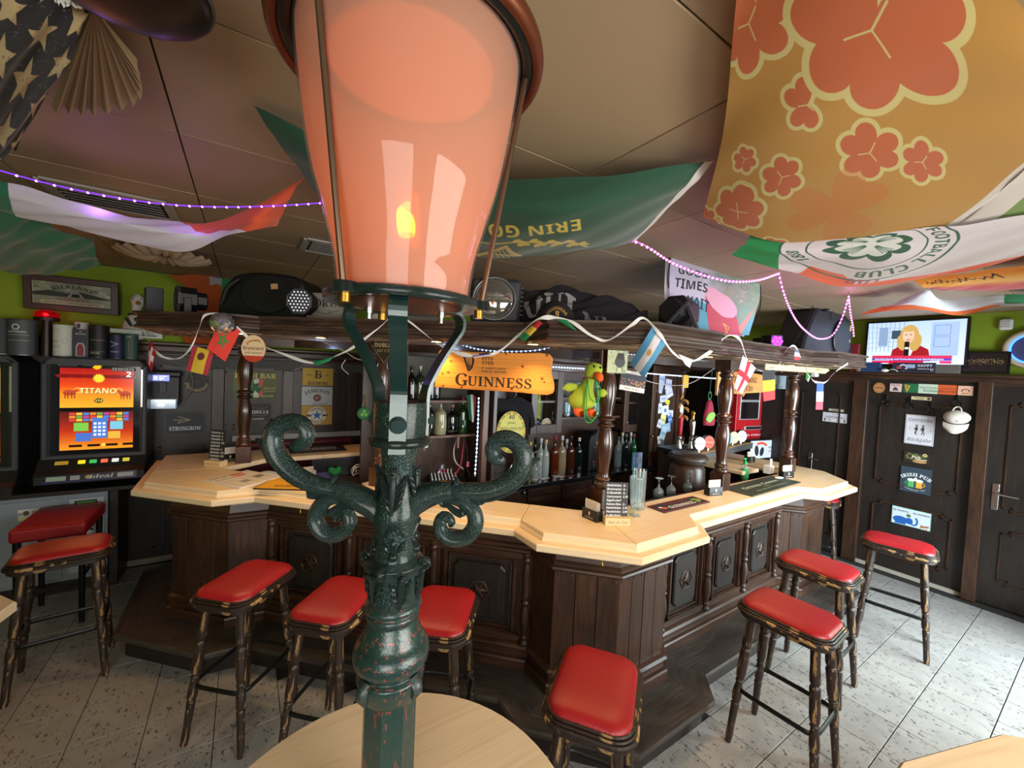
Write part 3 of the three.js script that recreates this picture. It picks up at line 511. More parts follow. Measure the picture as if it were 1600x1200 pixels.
  part(left, 'rib', limb(L([[[-0.122,1.726], 2], [[-0.154,1.733], 3], [[-0.186,1.749], 3.4], [[-0.213,1.776], 3.4], [[-0.224,1.8], 3.2], [[-0.226,1.825], 3], [[-0.213,1.848], 3]]), 40, 8), M.iron);
  part(left, 'spur_leaf', limb(L([[[-0.213,1.776], 6], [[-0.222,1.797], 7], [[-0.231,1.81], 5], [[-0.24,1.814], 1.5]]), 14, 8), M.iron);
  part(left, 'leaf_collar', [limb(L([[[-0.102,1.76], 2], [[-0.11,1.747], 6], [[-0.106,1.729], 5], [[-0.093,1.723], 5], [[-0.084,1.729], 4], [[-0.08,1.722], 4], [[-0.086,1.711], 4], [[-0.1,1.708], 3]]), 30, 8), limb(L([[[-0.144,1.733], 3], [[-0.149,1.725], 6], [[-0.138,1.724], 7], [[-0.122,1.726], 4]]), 10, 8)], M.iron);
  part(left, 'lower_scroll', [limb(L([[[-0.093,1.721], 8], [[-0.117,1.717], 11], [[-0.132,1.701], 12.5], [[-0.136,1.681], 13], [[-0.124,1.663], 13], [[-0.104,1.658], 12.5], [[-0.086,1.667], 12], [[-0.078,1.684], 11], [[-0.086,1.698], 9.5], [[-0.098,1.696], 7.5], [[-0.101,1.686], 6], [[-0.096,1.682], 3]]), 60, 12), limb(L([[[-0.123,1.71], 3], [[-0.116,1.694], 6], [[-0.102,1.701], 7], [[-0.085,1.715], 5]]), 16, 8)], M.iron);
  const right = part(t, 'scroll_arm', [limb(L([[[0.003,1.687], 16], [[0.015,1.707], 20], [[0.037,1.725], 20], [[0.069,1.739], 17], [[0.093,1.743], 14]]), 24, 14), limb(L([[[0.087,1.742], 11], [[0.112,1.743], 13], [[0.145,1.745], 13.5], [[0.174,1.755], 14], [[0.194,1.77], 14.5], [[0.206,1.79], 15], [[0.207,1.808], 15], [[0.198,1.825], 14.5], [[0.181,1.834], 14], [[0.164,1.831], 13], [[0.156,1.817], 12.5], [[0.158,1.805], 12], [[0.168,1.799], 11], [[0.175,1.805], 6]]), 70, 14)], M.iron);
  part(right, 'rib', limb(L([[[0.115,1.727], 2], [[0.149,1.728], 3], [[0.181,1.74], 3.4], [[0.205,1.759], 3.4], [[0.221,1.784], 3.2], [[0.223,1.809], 3], [[0.211,1.831], 3]]), 40, 8), M.iron);
  part(right, 'spur_leaf', limb(L([[[0.208,1.77], 5], [[0.216,1.788], 8], [[0.226,1.8], 6], [[0.236,1.803], 1.5]]), 14, 8), M.iron);
  part(right, 'leaf_collar', [limb(L([[[0.096,1.766], 2], [[0.099,1.752], 6], [[0.094,1.735], 5], [[0.083,1.724], 5], [[0.073,1.726], 4], [[0.075,1.718], 4], [[0.085,1.716], 3]]), 30, 8), limb(L([[[0.122,1.733], 4], [[0.139,1.727], 7], [[0.149,1.733], 3]]), 10, 8)], M.iron);
  part(right, 'lower_scroll', [limb(L([[[0.085,1.73], 8], [[0.109,1.725], 11], [[0.127,1.711], 12.5], [[0.133,1.69], 13], [[0.123,1.669], 13], [[0.103,1.66], 12.5], [[0.083,1.665], 12], [[0.073,1.681], 11], [[0.078,1.697], 9.5], [[0.088,1.696], 7.5], [[0.093,1.687], 6], [[0.089,1.682], 3]]), 60, 12), limb(L([[[0.107,1.718], 3], [[0.11,1.703], 6], [[0.099,1.707], 6], [[0.083,1.719], 4]]), 16, 8)], M.iron);
  // socket, straps and the ring that carries the lantern
  part(t, 'flange', lathe(smooth([[30, 696], [36, 694], [46, 692], [48, 689], [48, 684], [46, 681], [40, 679], [39, 677]].map(([r, y]) => [r * PX, pv(y)]), 2), 44), M.iron);
  part(t, 'socket', lathe([[39.5, 679], [40.5, 660], [40, 626], [36, 626], [36, 640]].map(([r, y]) => [r * PX, pv(y)]), 44), M.iron);
  part(t, 'wooden_core', cy(0.035, 0.035, 0.03, 0, pv(640), 0), M.dark);
  const strapPts = [[41, 700], [41, 650], [41, 622], [43, 606], [52, 586], [72, 552], [90, 526], [103, 506], [104, 490], [95, 480], [78, 476], [62, 476]].map(([r, y]) => new THREE.Vector3(0, pv(y), r * PX));
  const sc = new THREE.CatmullRomCurve3(strapPts, false, 'centripetal'), sg = [];
  { const N = 44; for (let i = 0; i < N; i++) { const a = sc.getPointAt(i / N), b = sc.getPointAt((i + 1) / N), l = a.distanceTo(b), ang = Math.atan2(b.z - a.z, b.y - a.y); sg.push(bx(0.026, l * 1.08, 0.006, 0, 0, 0, ang).translate(0, (a.y + b.y) / 2, (a.z + b.z) / 2)); } }
  const strapG = mergeVertices(merge(sg).deleteAttribute('normal').deleteAttribute('uv'), 0.0012).toNonIndexed(); strapG.computeVertexNormals();
  for (let k = 0; k < 3; k++) {
    const s = part(t, 'strap', strapG, M.iron); s.rotation.y = k * 2.0944 + 0.19;
    const b = part(s, 'bolt', [cy(0.0105, 0.0105, 0.012, 0, 0, 0, Math.PI / 2, 0, 0, 6).translate(0, pv(657), 0.051), cy(0.014, 0.014, 0.002, 0, 0, 0, Math.PI / 2).translate(0, pv(657), 0.046)], M.dullGreen ??= phy({ color: col(66, 92, 92), roughness: 0.25, metalness: 0.5, bumpMap: TX.bump, bumpScale: 0.002 }));
    part(s, 'nut', [cy(0.007, 0.007, 0.01, 0, pv(484), 0.07, 0, 0, 0, 6), cy(0.004, 0.004, 0.03, 0, pv(484), 0.07)], M.steel);
  }
  const ringY = pv(478), rodA = [-0.45, 1.64, 3.74];
  part(t, 'lantern_ring', [lathe([[0.092, ringY], [0.121, ringY - 0.002], [0.124, ringY + 0.002], [0.124, ringY + 0.01], [0.12, ringY + 0.013], [0.09, ringY + 0.013], [0.092, ringY]], 56), ...rodA.map((a) => cy(0.017, 0.017, 0.015, Math.sin(a) * 0.122, ringY + 0.006, Math.cos(a) * 0.122))], M.iron);
  part(t, 'base_plate', lathe([[0.001, ringY - 0.001], [0.094, ringY - 0.001], [0.094, ringY + 0.004], [0.001, ringY + 0.004]], 40), M.copper);
  const rim = 2.44;
  for (const a of rodA) {
    const p0 = [Math.sin(a) * 0.122, ringY - 0.012, Math.cos(a) * 0.122], p1 = [Math.sin(a) * 0.187, rim + 0.02, Math.cos(a) * 0.187];
    part(t, 'tie_rod', tube([p0, [(p0[0] * 2 + p1[0]) / 3, (p0[1] * 2 + p1[1]) / 3, (p0[2] * 2 + p1[2]) / 3], p1], 0.0045, 20, 8), paint(104, 84, 66, 0.35, 0.8));
    part(t, 'nut', cy(0.008, 0.008, 0.012, p0[0], ringY - 0.008, p0[2], 0, 0, 0, 6), M.brass);
  }
  const gl = smooth([[98, 466], [101, 440], [106, 405], [122, 345], [139, 285], [152, 210], [161, 140], [163, 112]].map(([r, y]) => [r * PX, pv(y)]), 4);
  const lant = part(t, 'lantern_glass', lathe(gl, 64), phy({ color: col(255, 250, 246), roughness: 0.03, transmission: 0.94, thickness: 0, ior: 1.42, specularIntensity: 0.5, side: THREE.DoubleSide }));
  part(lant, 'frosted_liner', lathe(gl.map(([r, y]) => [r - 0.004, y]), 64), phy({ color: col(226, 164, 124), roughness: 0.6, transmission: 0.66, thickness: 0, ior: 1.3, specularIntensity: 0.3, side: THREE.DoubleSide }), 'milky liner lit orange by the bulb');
  const hood = part(t, 'hood', lathe(smooth([[0.172, rim + 0.02], [0.176, rim - 0.008], [0.186, rim - 0.014], [0.2, rim - 0.004], [0.2, rim + 0.012], [0.17, rim + 0.045], [0.12, rim + 0.09], [0.05, rim + 0.13], [0.02, rim + 0.18]], 4), 64), std({ color: col(30, 38, 38), roughness: 0.3, metalness: 0.5, side: THREE.DoubleSide }));
  part(hood, 'copper_edge', new THREE.TorusGeometry(0.2, 0.01, 12, 64).rotateX(Math.PI / 2).scale(1, 1.5, 1).translate(0, rim - 0.002, 0), M.copper);
  part(hood, 'reflector', lathe([[0.001, rim - 0.01], [0.126, rim - 0.022], [0.13, rim - 0.026], [0.13, rim - 0.012], [0.001, rim + 0.002]], 48), paint(232, 214, 196, 0.5));
  const bulb = part(t, 'bulb', lathe(smooth([[0.001, 2.232], [0.01, 2.23], [0.017, 2.222], [0.018, 2.2], [0.018, 2.15], [0.012, 2.14]], 3), 20), phy({ color: col(255, 190, 110), roughness: 0.3, transmission: 0.8, thickness: 0 }));
  part(bulb, 'flame', [limb([[0.003, 2.158, 0.012, 0.013], [0, 2.178, 0.01, 0.015], [-0.004, 2.196, 0.008, 0.011], [0.003, 2.212, 0.008, 0.003]], 16, 12)], std({ color: 0x000000, emissive: col(255, 190, 20), emissiveIntensity: 9 }));
  part(bulb, 'bulb_stem', [cy(0.011, 0.013, 0.03, 0, 2.128, 0), cy(0.006, 0.006, 2.115 - ringY, 0, (2.115 + ringY) / 2, 0)], M.brass);
  const pl = new THREE.PointLight(col(255, 142, 44), 0.03, 6, 2); pl.position.set(0, 2.19, 0.008); pl.castShadow = true; t.add(pl);
}
// ---------------------------------------------------------------- tables
{
  const t = thing('round_table', 'small round pale birch table set round the foot of the street lamp', 'table', [0.2175, 0, -0.6655]);
  part(t, 'tabletop', grain(ext(circ(0.358, 64), 0.032, 0.004, circ(0.054, 20)).rotateX(-Math.PI / 2).translate(0, 1.084, 0), 0), M.beech);
  part(t, 'under_ring', lathe([[0.06, 1.0], [0.3, 1.04], [0.3, 1.068], [0.06, 1.068], [0.06, 1.0]], 32), M.black);
  for (let k = 0; k < 3; k++) { const a = k * 2.094 + 0.4; part(t, 'leg', limb([[Math.sin(a) * 0.26, 1.04, Math.cos(a) * 0.26, 0.018], [Math.sin(a) * 0.3, 0.002, Math.cos(a) * 0.3, 0.016]], 8, 8), M.black); }
  const hi = (name, label, pts, y, dx, dz) => {
    const o = thing(name, label, 'table'); part(o, 'tabletop', grainDir(prism(pts, y - 0.04, y, 0.006), dx, dz), M.beech);
    const c = pts.reduce((a, b) => [a[0] + b[0] / pts.length, a[1] + b[1] / pts.length], [0, 0]);
    part(o, 'pedestal', lathe([[0.24, 0], [0.24, 0.02], [0.06, 0.05], [0.045, 0.2], [0.045, y - 0.06], [0.2, y - 0.041], [0, y - 0.041]].map(([r, v]) => [r, v]), 20).translate(c[0], 0, c[1]), M.black);
  };
  hi('high_table', 'pale wooden table with clipped corners at the lower right edge of the view', [[1.27, -0.245], [1.6, -0.135], [1.68, -0.06], [1.68, 0.35], [1.6, 0.43], [1.1, 0.43], [1.02, 0.35], [1.02, -0.16], [1.1, -0.245]].map(([x, z]) => [x, z]), 1.1, 1, 0.3);
  hi('high_table', 'pale wooden table whose corner shows at the left edge of the view', [[-0.78, -2.28], [-0.66, -2.12], [-0.68, -2.02], [-1.25, -1.72], [-1.36, -1.76], [-1.52, -2.14], [-1.48, -2.24], [-0.92, -2.36]].reverse(), 1.05, 1, -0.6);
}
// ---------------------------------------------------------------- bar stools
const roundRect = (a, b, r, bow = 0, n = 6) => { const p = []; for (const [sx, sy, a0] of [[1, 1, 0], [-1, 1, 1], [-1, -1, 2], [1, -1, 3]]) { for (let k = 0; k <= n; k++) { const t = (a0 + k / n) * Math.PI / 2; p.push([sx * (a - r) + r * Math.cos(t), sy * (b - r) + r * Math.sin(t)]); } } return p.map(([x, y]) => [x + bow * Math.sign(x) * (1 - (y / b) ** 2) * 0.6, y + bow * Math.sign(y) * (1 - (x / a) ** 2)]); };
function cushion(outline, h, edge = 0.012) {                      // a domed pad over an outline
  const n = outline.length, rings = [[0, 1], [0.25, 0.99], [0.5, 0.95], [0.7, 0.87], [0.85, 0.73], [0.93, 0.56], [0.98, 0.33], [1, 0.08], [1, 0]], pos = [], idx = [];
  rings.forEach(([s, k]) => outline.forEach(([x, y]) => pos.push(x * s, h * k, y * s)));
  for (let i = 0; i < rings.length - 1; i++) for (let j = 0; j < n; j++) { const a = i * n + j, b = i * n + (j + 1) % n; idx.push(a, b, a + n, b, b + n, a + n); }
  const g = new THREE.BufferGeometry(); g.setAttribute('position', new THREE.Float32BufferAttribute(pos, 3)); g.setIndex(idx); g.computeVertexNormals();
  const u = new Float32Array(pos.length / 3 * 2); for (let i = 0; i < pos.length / 3; i++) { u[2 * i] = pos[3 * i]; u[2 * i + 1] = pos[3 * i + 2]; }
  g.setAttribute('uv', new THREE.BufferAttribute(u, 2));
  const nn = g.attributes.normal; if (nn.getY(n * 3) < 0) { g.setIndex(idx.map((_, i) => idx[i - i % 3 + [0, 2, 1][i % 3]])); g.computeVertexNormals(); }
  return g;
}
function makeStool() {
  const t = thing('bar_stool', 'x', 'bar stool');
  const o1 = roundRect(0.216, 0.165, 0.078, 0.008), o2 = roundRect(0.202, 0.151, 0.068, 0.008), o3 = roundRect(0.209, 0.158, 0.073, 0.008), o4 = roundRect(0.194, 0.143, 0.062, 0.008);
  part(t, 'seat_frame', grain(prism(o1.map(([x, z]) => [x, z]), 0.722, 0.743, 0.006), 0), M.worn, 'worn rim rubbed to bare wood');
  part(t, 'seat_moulding', [prism(o3, 0.743, 0.754, 0.004), prism(o2, 0.754, 0.764, 0.004), prism(o2, 0.7, 0.722, 0.003)], M.scuff);
  part(t, 'cushion', cushion(o4, 0.034).translate(0, 0.762, 0), M.red);
  const lp = smooth([[0.012, 0], [0.0155, 0.004], [0.017, 0.1], [0.019, 0.2], [0.0195, 0.225], [0.015, 0.232], [0.0205, 0.24], [0.022, 0.3], [0.0165, 0.345], [0.0215, 0.352], [0.0165, 0.36], [0.0225, 0.38], [0.023, 0.47], [0.0225, 0.53], [0.016, 0.538], [0.0225, 0.548], [0.0215, 0.62], [0.022, 0.735]], 2);
  for (const sx of [-1, 1]) for (const sz of [-1, 1]) {
    const top = new THREE.Vector3(sx * 0.14, 0.715, sz * 0.095), bot = new THREE.Vector3(sx * 0.195, 0, sz * 0.16), l = top.distanceTo(bot);
    const m = part(t, 'leg', lathe(lp.map(([r, y]) => [r, y * l / 0.735]), 14), M.scuff);
    m.position.copy(bot); m.quaternion.setFromUnitVectors(new THREE.Vector3(0, 1, 0), top.sub(bot).normalize()); m.rotateY(rnd() * 6);
  }
  const rr0 = roundRect(0.18, 0.145, 0.05, 0, 5).map(([x, z]) => [x, 0.3, z]);
  const fr = mergeVertices(new THREE.TubeGeometry(new THREE.CatmullRomCurve3(rr0.map(V), true, 'centripetal'), 60, 0.008, 6, true)); const p = fr.attributes.position; for (let i = 0; i < p.count; i++) p.setY(i, 0.3 + (p.getY(i) - 0.3) * 1.7);
  fr.computeVertexNormals(); part(t, 'foot_rest', fr, M.blackMetal);
  return t;
}
{
  const s0 = makeStool(); let first = true;
  const put = (x, z, turn, label) => { if (first) { s0.position.set(x, 0, z); s0.rotation.y = turn; s0.userData.label = label; first = false; } else copyOf(s0, [x, 0, z], turn, label); };
  const Q = Math.PI / 2;
  put(-0.88, -3.42, 0.12, 'red topped bar stool in front of the slot machines beside the padded block seat');
  put(0.03, -2.53, Q / 2 + 0.05, 'red bar stool standing before the left planked corner of the bar');
  put(0.41, -2.12, Q / 2 + 0.04, 'red bar stool half hidden by the left side of the street lamp post');
  put(0.82, -1.79, Q / 2 + 0.12, 'red bar stool peeping out right of the lamp post below the carved panels');
  put(1.14, -1.06, 0.63, 'red bar stool before the front planked corner of the bar, nearest the round table');
  put(2.39, -0.91, Q + 0.06, 'front one of two red bar stools along the right run of the bar');
  put(3.17, -1.07, Q + 0.06, 'red bar stool standing behind another one at the right run of the bar');
  put(4.2, -0.92, Q + 0.2, 'red bar stool standing in front of the dark door with the elephant sign');
  put(5.12, -1.75, 0.3, 'red bar stool mostly hidden behind the far right corner of the bar');
}
{
  const t = thing('block_seat', 'square thick red padded seat on straight black legs in front of the grey cabinet', 'stool', [-1.1, 0, -4.23]);
  part(t, 'cushion', grain(rb(0.37, 0.1, 0.5, 0.025, 0, 0.69, 0), 0), M.red);
  for (const sx of [-1, 1]) for (const sz of [-1, 1]) part(t, 'leg', new THREE.CylinderGeometry(0.024, 0.018, 0.64, 4).rotateY(Math.PI / 4).translate(sx * 0.155, 0.32, sz * 0.2), M.blackMetal);
  part(t, 'brace', [bx(0.3, 0.03, 0.02, 0, 0.28, 0.2), bx(0.02, 0.03, 0.38, 0.155, 0.34, 0), bx(0.02, 0.03, 0.38, -0.155, 0.34, 0)], M.blackMetal);
}

// ---------------------------------------------------------------- signs and things on the right wall (they face -x)
const TR = -Math.PI / 2;
function sign(name, label, cat, r, turn, draw, o = {}) {
  const [x, y, z, w, h] = r, k = o.k ?? 700, t = o.t ?? 0.006, p = print(Math.max(24, w * k), Math.max(18, h * k), draw);
  let g = o.shape ? shapeCard(o.shape.map(([a, b]) => [a * w / 2, b * h / 2]), t, p, 0, !!o.both) : card(w, h, t, p, o.both);
  if (o.roll) g.rotateZ(o.roll);
  const m = solo(name, label, cat, g, p.s[o.mat ?? 'mat'], [x, y, z], turn, o.group);
  if (o.tilt) { m.rotation.order = 'YXZ'; m.rotation.x = o.tilt; }
  return m;
}
const XW = 5.708, disc32 = circ(1, 32);
const border = (x, w, h, c, m, lw) => { x.strokeStyle = c; x.lineWidth = lw; x.strokeRect(m, m, w - 2 * m, h - 2 * m); };
sign('wooden_coaster', 'round light wooden disc sign at the left end of the row above the hooks', 'sign', [5.71,1.937,-1.504,0.097,0.111], TR, (x, w, h) => { fill(x, '#c48a54', 0, 0, w, h); ring(x, w / 2, h / 2, w * 0.46, w * 0.05, '#7d4a26'); ring(x, w / 2, h / 2, w * 0.33, w * 0.02, '#7d4a26'); fill(x, '#7d4a26', w * 0.2, h * 0.44, w * 0.6, h * 0.12); txt(x, '▼', w / 2, h * 0.28, h * 0.2, '#7d4a26'); }, { shape: disc32, k: 900 });
sign('small_sign', 'small pinkish white sign with a dark drawing left of the tricolour strip', 'sign', [5.71,1.947,-1.369,0.093,0.085], TR, (x, w, h) => { fill(x, '#dcc4bc', 0, 0, w, h); txt(x, 'IRELAND', w / 2, h * 0.18, h * 0.2, '#8a4a4a', 'bold', 'sans-serif', w * 0.8); poly(x, [[w * 0.25, h * 0.85], [w * 0.3, h * 0.55], [w * 0.45, h * 0.4], [w * 0.6, h * 0.5], [w * 0.75, h * 0.85]], '#4a4450'); }, { k: 900 });
sign('tricolour_strip', 'long green, white and orange strip sign with a harp above the hooks', 'sign', [5.71,1.95,-1.118,0.396,0.094], TR, (x, w, h) => {
  fill(x, '#1d6b42', 0, 0, w, h); fill(x, '#c9d8c4', w * 0.3, 0, w * 0.36, h); fill(x, '#d95f2c', w * 0.65, 0, w * 0.35, h); fill(x, '#4a3a1c', 0, 0, w * 0.03, h);
  line(x, [[w * 0.04, h * 0.2], [w * 0.09, h * 0.85], [w * 0.14, h * 0.3], [w * 0.06, h * 0.18]], h * 0.1, '#d09a3c'); for (let i = 0; i < 4; i++) line(x, [[w * (0.065 + i * 0.017), h * 0.25], [w * (0.075 + i * 0.012), h * 0.7]], 1.5, '#e0b050');
  txt(x, 'Trink mit Freunden', w * 0.475, h * 0.38, h * 0.22, '#2f6b48', 'italic bold', 'serif', w * 0.33); txt(x, 'Ireland', w * 0.54, h * 0.68, h * 0.34, '#1d5b3a', 'bold', 'serif'); txt(x, 'Ireland forever', w * 0.82, h * 0.4, h * 0.22, '#7a2c10', 'bold', 'sans-serif', w * 0.28); txt(x, 'Slainte, mo chara', w * 0.82, h * 0.68, h * 0.26, '#5a1c08', 'bold', 'sans-serif', w * 0.28);
});
sign('small_sign', 'small pale orange sign with a domed drawing at the right end of the tricolour strip', 'sign', [5.7,1.95,-0.872,0.098,0.09], TR, (x, w, h) => { fill(x, '#e6b79a', 0, 0, w, h); x.strokeStyle = '#6a3a2a'; x.lineWidth = h * 0.08; x.beginPath(); x.arc(w / 2, h * 0.62, w * 0.26, Math.PI, 0); x.stroke(); txt(x, '* * *', w / 2, h * 0.55, h * 0.25, '#6a3a2a'); txt(x, 'BEER', w / 2, h * 0.8, h * 0.22, '#6a3a2a'); }, { k: 900 });
sign('name_plate', 'small cream plate with dark lettering between the coat hooks', 'sign', [5.71,1.851,-1.171,0.146,0.033], TR, (x, w, h) => { fill(x, '#cfc093', 0, 0, w, h); txt(x, 'Irish Ireland', w * 0.4, h * 0.3, h * 0.36, '#3a3020', 'bold', 'serif', w * 0.7); txt(x, 'Tradition', w * 0.45, h * 0.7, h * 0.34, '#3a3020', 'bold', 'serif'); disc(x, w * 0.88, h * 0.5, h * 0.4, '#4a3a2a'); }, { k: 900 });
sign('return_sign', 'white enamel sign reading Getränke Rückgabe with two small dancing figures', 'sign', [5.71,1.531,-1.165,0.214,0.299], TR, (x, w, h) => {
  fill(x, '#d6d4da', 0, 0, w, h); border(x, w, h, '#4a4650', w * 0.03, w * 0.012); x.fillStyle = '#38343c'; txt(x, 'Getränke', w / 2, h * 0.16, h * 0.16, '#38343c', 'italic', 'serif', w * 0.84); txt(x, 'Rückgabe', w / 2, h * 0.84, h * 0.16, '#38343c', 'italic', 'serif', w * 0.84);
  for (const [q, s] of [[0.4, -1], [0.62, 1]]) { disc(x, w * q, h * 0.37, w * 0.035, '#2c2a30'); fill(x, '#2c2a30', w * (q - 0.055), h * 0.33, w * 0.11, h * 0.012); poly(x, [[w * (q - 0.05), h * 0.41], [w * (q + 0.05), h * 0.41], [w * (q + 0.035), h * 0.53], [w * (q - 0.035), h * 0.53]], '#2c2a30'); line(x, [[w * (q - 0.06), h * 0.44], [w * (q - 0.085), h * 0.5], [w * (q + 0.02), h * 0.52]], w * 0.02, '#2c2a30'); line(x, [[w * q, h * 0.53], [w * (q - 0.03), h * 0.64], [w * (q - 0.05), h * 0.65]], w * 0.026, '#2c2a30'); line(x, [[w * q, h * 0.53], [w * (q + 0.05 * s), h * 0.6], [w * (q + 0.03), h * 0.66]], w * 0.026, '#2c2a30'); }
  txt(x, 'S', w * 0.16, h * 0.46, h * 0.12, '#9a98a0', 'italic', 'serif'); txt(x, 'S', w * 0.87, h * 0.5, h * 0.12, '#9a98a0', 'italic', 'serif');
}, { k: 800 });
sign('food_sign', 'dark metal sign with herbs and food painted on it above the pub sign', 'sign', [5.71,1.246,-1.165,0.202,0.118], TR, (x, w, h) => { fill(x, '#241c16', 0, 0, w, h); for (let i = 0; i < 60; i++) disc(x, w * (0.1 + 0.8 * rnd()), h * (0.2 + 0.5 * rnd()), h * rr(0.03, 0.08), ['#4e6a34', '#6d7f48', '#8a6a44', '#3e5428'][i % 4]); fill(x, '#cfc4ae', w * 0.45, h * 0.58, w * 0.4, h * 0.08); disc(x, w * 0.78, h * 0.2, h * 0.14, '#d8c888'); disc(x, w * 0.78, h * 0.2, h * 0.07, '#8a7040'); x.fillStyle = '#b88a58'; x.beginPath(); x.ellipse(w * 0.6, h * 0.8, w * 0.26, h * 0.13, 0, 0, 7); x.fill(); txt(x, 'Pub', w * 0.45, h * 0.45, h * 0.3, '#e8e0c8', 'italic bold', 'serif'); });
sign('pub_sign', 'dark blue IRISH PUB metal sign with a green and a golden beer mug', 'sign', [5.708,1.018,-1.162,0.228,0.256], TR, (x, w, h) => {
  fill(x, '#33404e', 0, 0, w, h); arcText(x, '♣ ♣ ♣ ♣ ♣ ♣ ♣', w / 2, h * 0.85, h * 0.75, -Math.PI / 2, h * 0.07, '#9ab0b0'); arcText(x, 'IRISH PUB', w / 2, h * 0.95, h * 0.66, -Math.PI / 2, h * 0.18, '#e8ece8', 'serif');
  for (const [q, c, s] of [[0.36, '#3fa84e', -1], [0.62, '#e0a02c', 1]]) { fill(x, c, w * (q - 0.1), h * 0.52, w * 0.2, h * 0.28); ring(x, w * (q + s * 0.12), h * 0.65, w * 0.07, w * 0.03, c); x.fillStyle = '#f4f2e8'; x.beginPath(); x.ellipse(w * q, h * 0.51, w * 0.13, h * 0.06, 0, 0, 7); x.fill(); line(x, [[w * (q - 0.04), h * 0.57], [w * (q - 0.04), h * 0.76]], 3, '#ffffff88'); line(x, [[w * (q + 0.04), h * 0.57], [w * (q + 0.04), h * 0.76]], 3, '#ffffff88'); }
  disc(x, w * 0.5, h * 0.44, w * 0.05, '#f4f2e8'); arcText(x, 'CHEERS EST. 1981', w / 2, h * 0.3, h * 0.6, Math.PI / 2, h * 0.07, '#b8c8b8', 'serif', true);
}, { k: 900 });
sign('elephant_sign', 'pale blue metal sign with a blue elephant on the lower door panel', 'sign', [5.712,0.626,-1.175,0.293,0.18], TR, (x, w, h) => {
  fill(x, '#d2dfe4', 0, 0, w, h); border(x, w, h, '#6fb0a0', 2, 3); txt(x, 'My Goodness . . . My GUINNESS', w / 2, h * 0.2, h * 0.13, '#20242c', 'bold', 'sans-serif', w * 0.94);
  x.fillStyle = '#1f5fb0'; x.beginPath(); x.ellipse(w * 0.24, h * 0.72, w * 0.2, h * 0.2, 0, 0, 7); x.fill(); x.beginPath(); x.ellipse(w * 0.46, h * 0.7, w * 0.1, h * 0.18, 0, 0, 7); x.fill(); x.strokeStyle = '#1f5fb0'; x.lineWidth = h * 0.08; x.beginPath(); x.arc(w * 0.58, h * 0.74, w * 0.08, 2.6, 0, true); x.quadraticCurveTo(w * 0.68, h * 0.55, w * 0.62, h * 0.45); x.stroke(); fill(x, '#1f5fb0', w * 0.1, h * 0.8, w * 0.28, h * 0.16); x.fillStyle = '#3d7a4a'; x.beginPath(); x.ellipse(w * 0.44, h * 0.4, w * 0.06, h * 0.09, 0, 0, 7); x.fill(); disc(x, w * 0.44, h * 0.3, h * 0.05, '#d8b090'); for (let i = 0; i < 12; i++) disc(x, w * (0.74 + 0.2 * rnd()), h * (0.78 + 0.16 * rnd()), h * 0.04, ['#b8552c', '#d88a3c', '#8a4a2c'][i % 3]);
}, { k: 700 });
sign('lavatory_sign', 'white sign with the word LEITHRIS on the dark lavatory door', 'sign', [5.71,1.568,-1.876,0.233,0.108], TR, (x, w, h) => { fill(x, '#d2cfd4', 0, 0, w, h); txt(x, 'Toilet', w / 2, h * 0.17, h * 0.2, '#5a5660', 'italic', 'serif'); txt(x, 'LEITHRIS', w / 2, h * 0.47, h * 0.34, '#4c4852', 'bold', 'serif', w * 0.9); txt(x, 'Fir', w * 0.3, h * 0.8, h * 0.2, '#5a5660', 'bold', 'serif'); txt(x, 'Mná', w * 0.68, h * 0.8, h * 0.2, '#5a5660', 'bold', 'serif'); for (const q of [0.1, 0.9]) { disc(x, w * q, h * 0.68, h * 0.06, '#38343c'); fill(x, '#38343c', w * q - h * 0.06, h * 0.74, h * 0.12, h * 0.18); } }, { k: 900 });
sign('door_label', 'narrow pale label reading DAMEN just above the lavatory sign', 'sign', [5.71,1.655,-1.868,0.142,0.027], TR, (x, w, h) => { fill(x, '#b8b09a', 0, 0, w, h); txt(x, 'DAMEN', w / 2, h * 0.55, h * 0.7, '#242020', 'bold', 'sans-serif', w * 0.84); }, { k: 1000 });
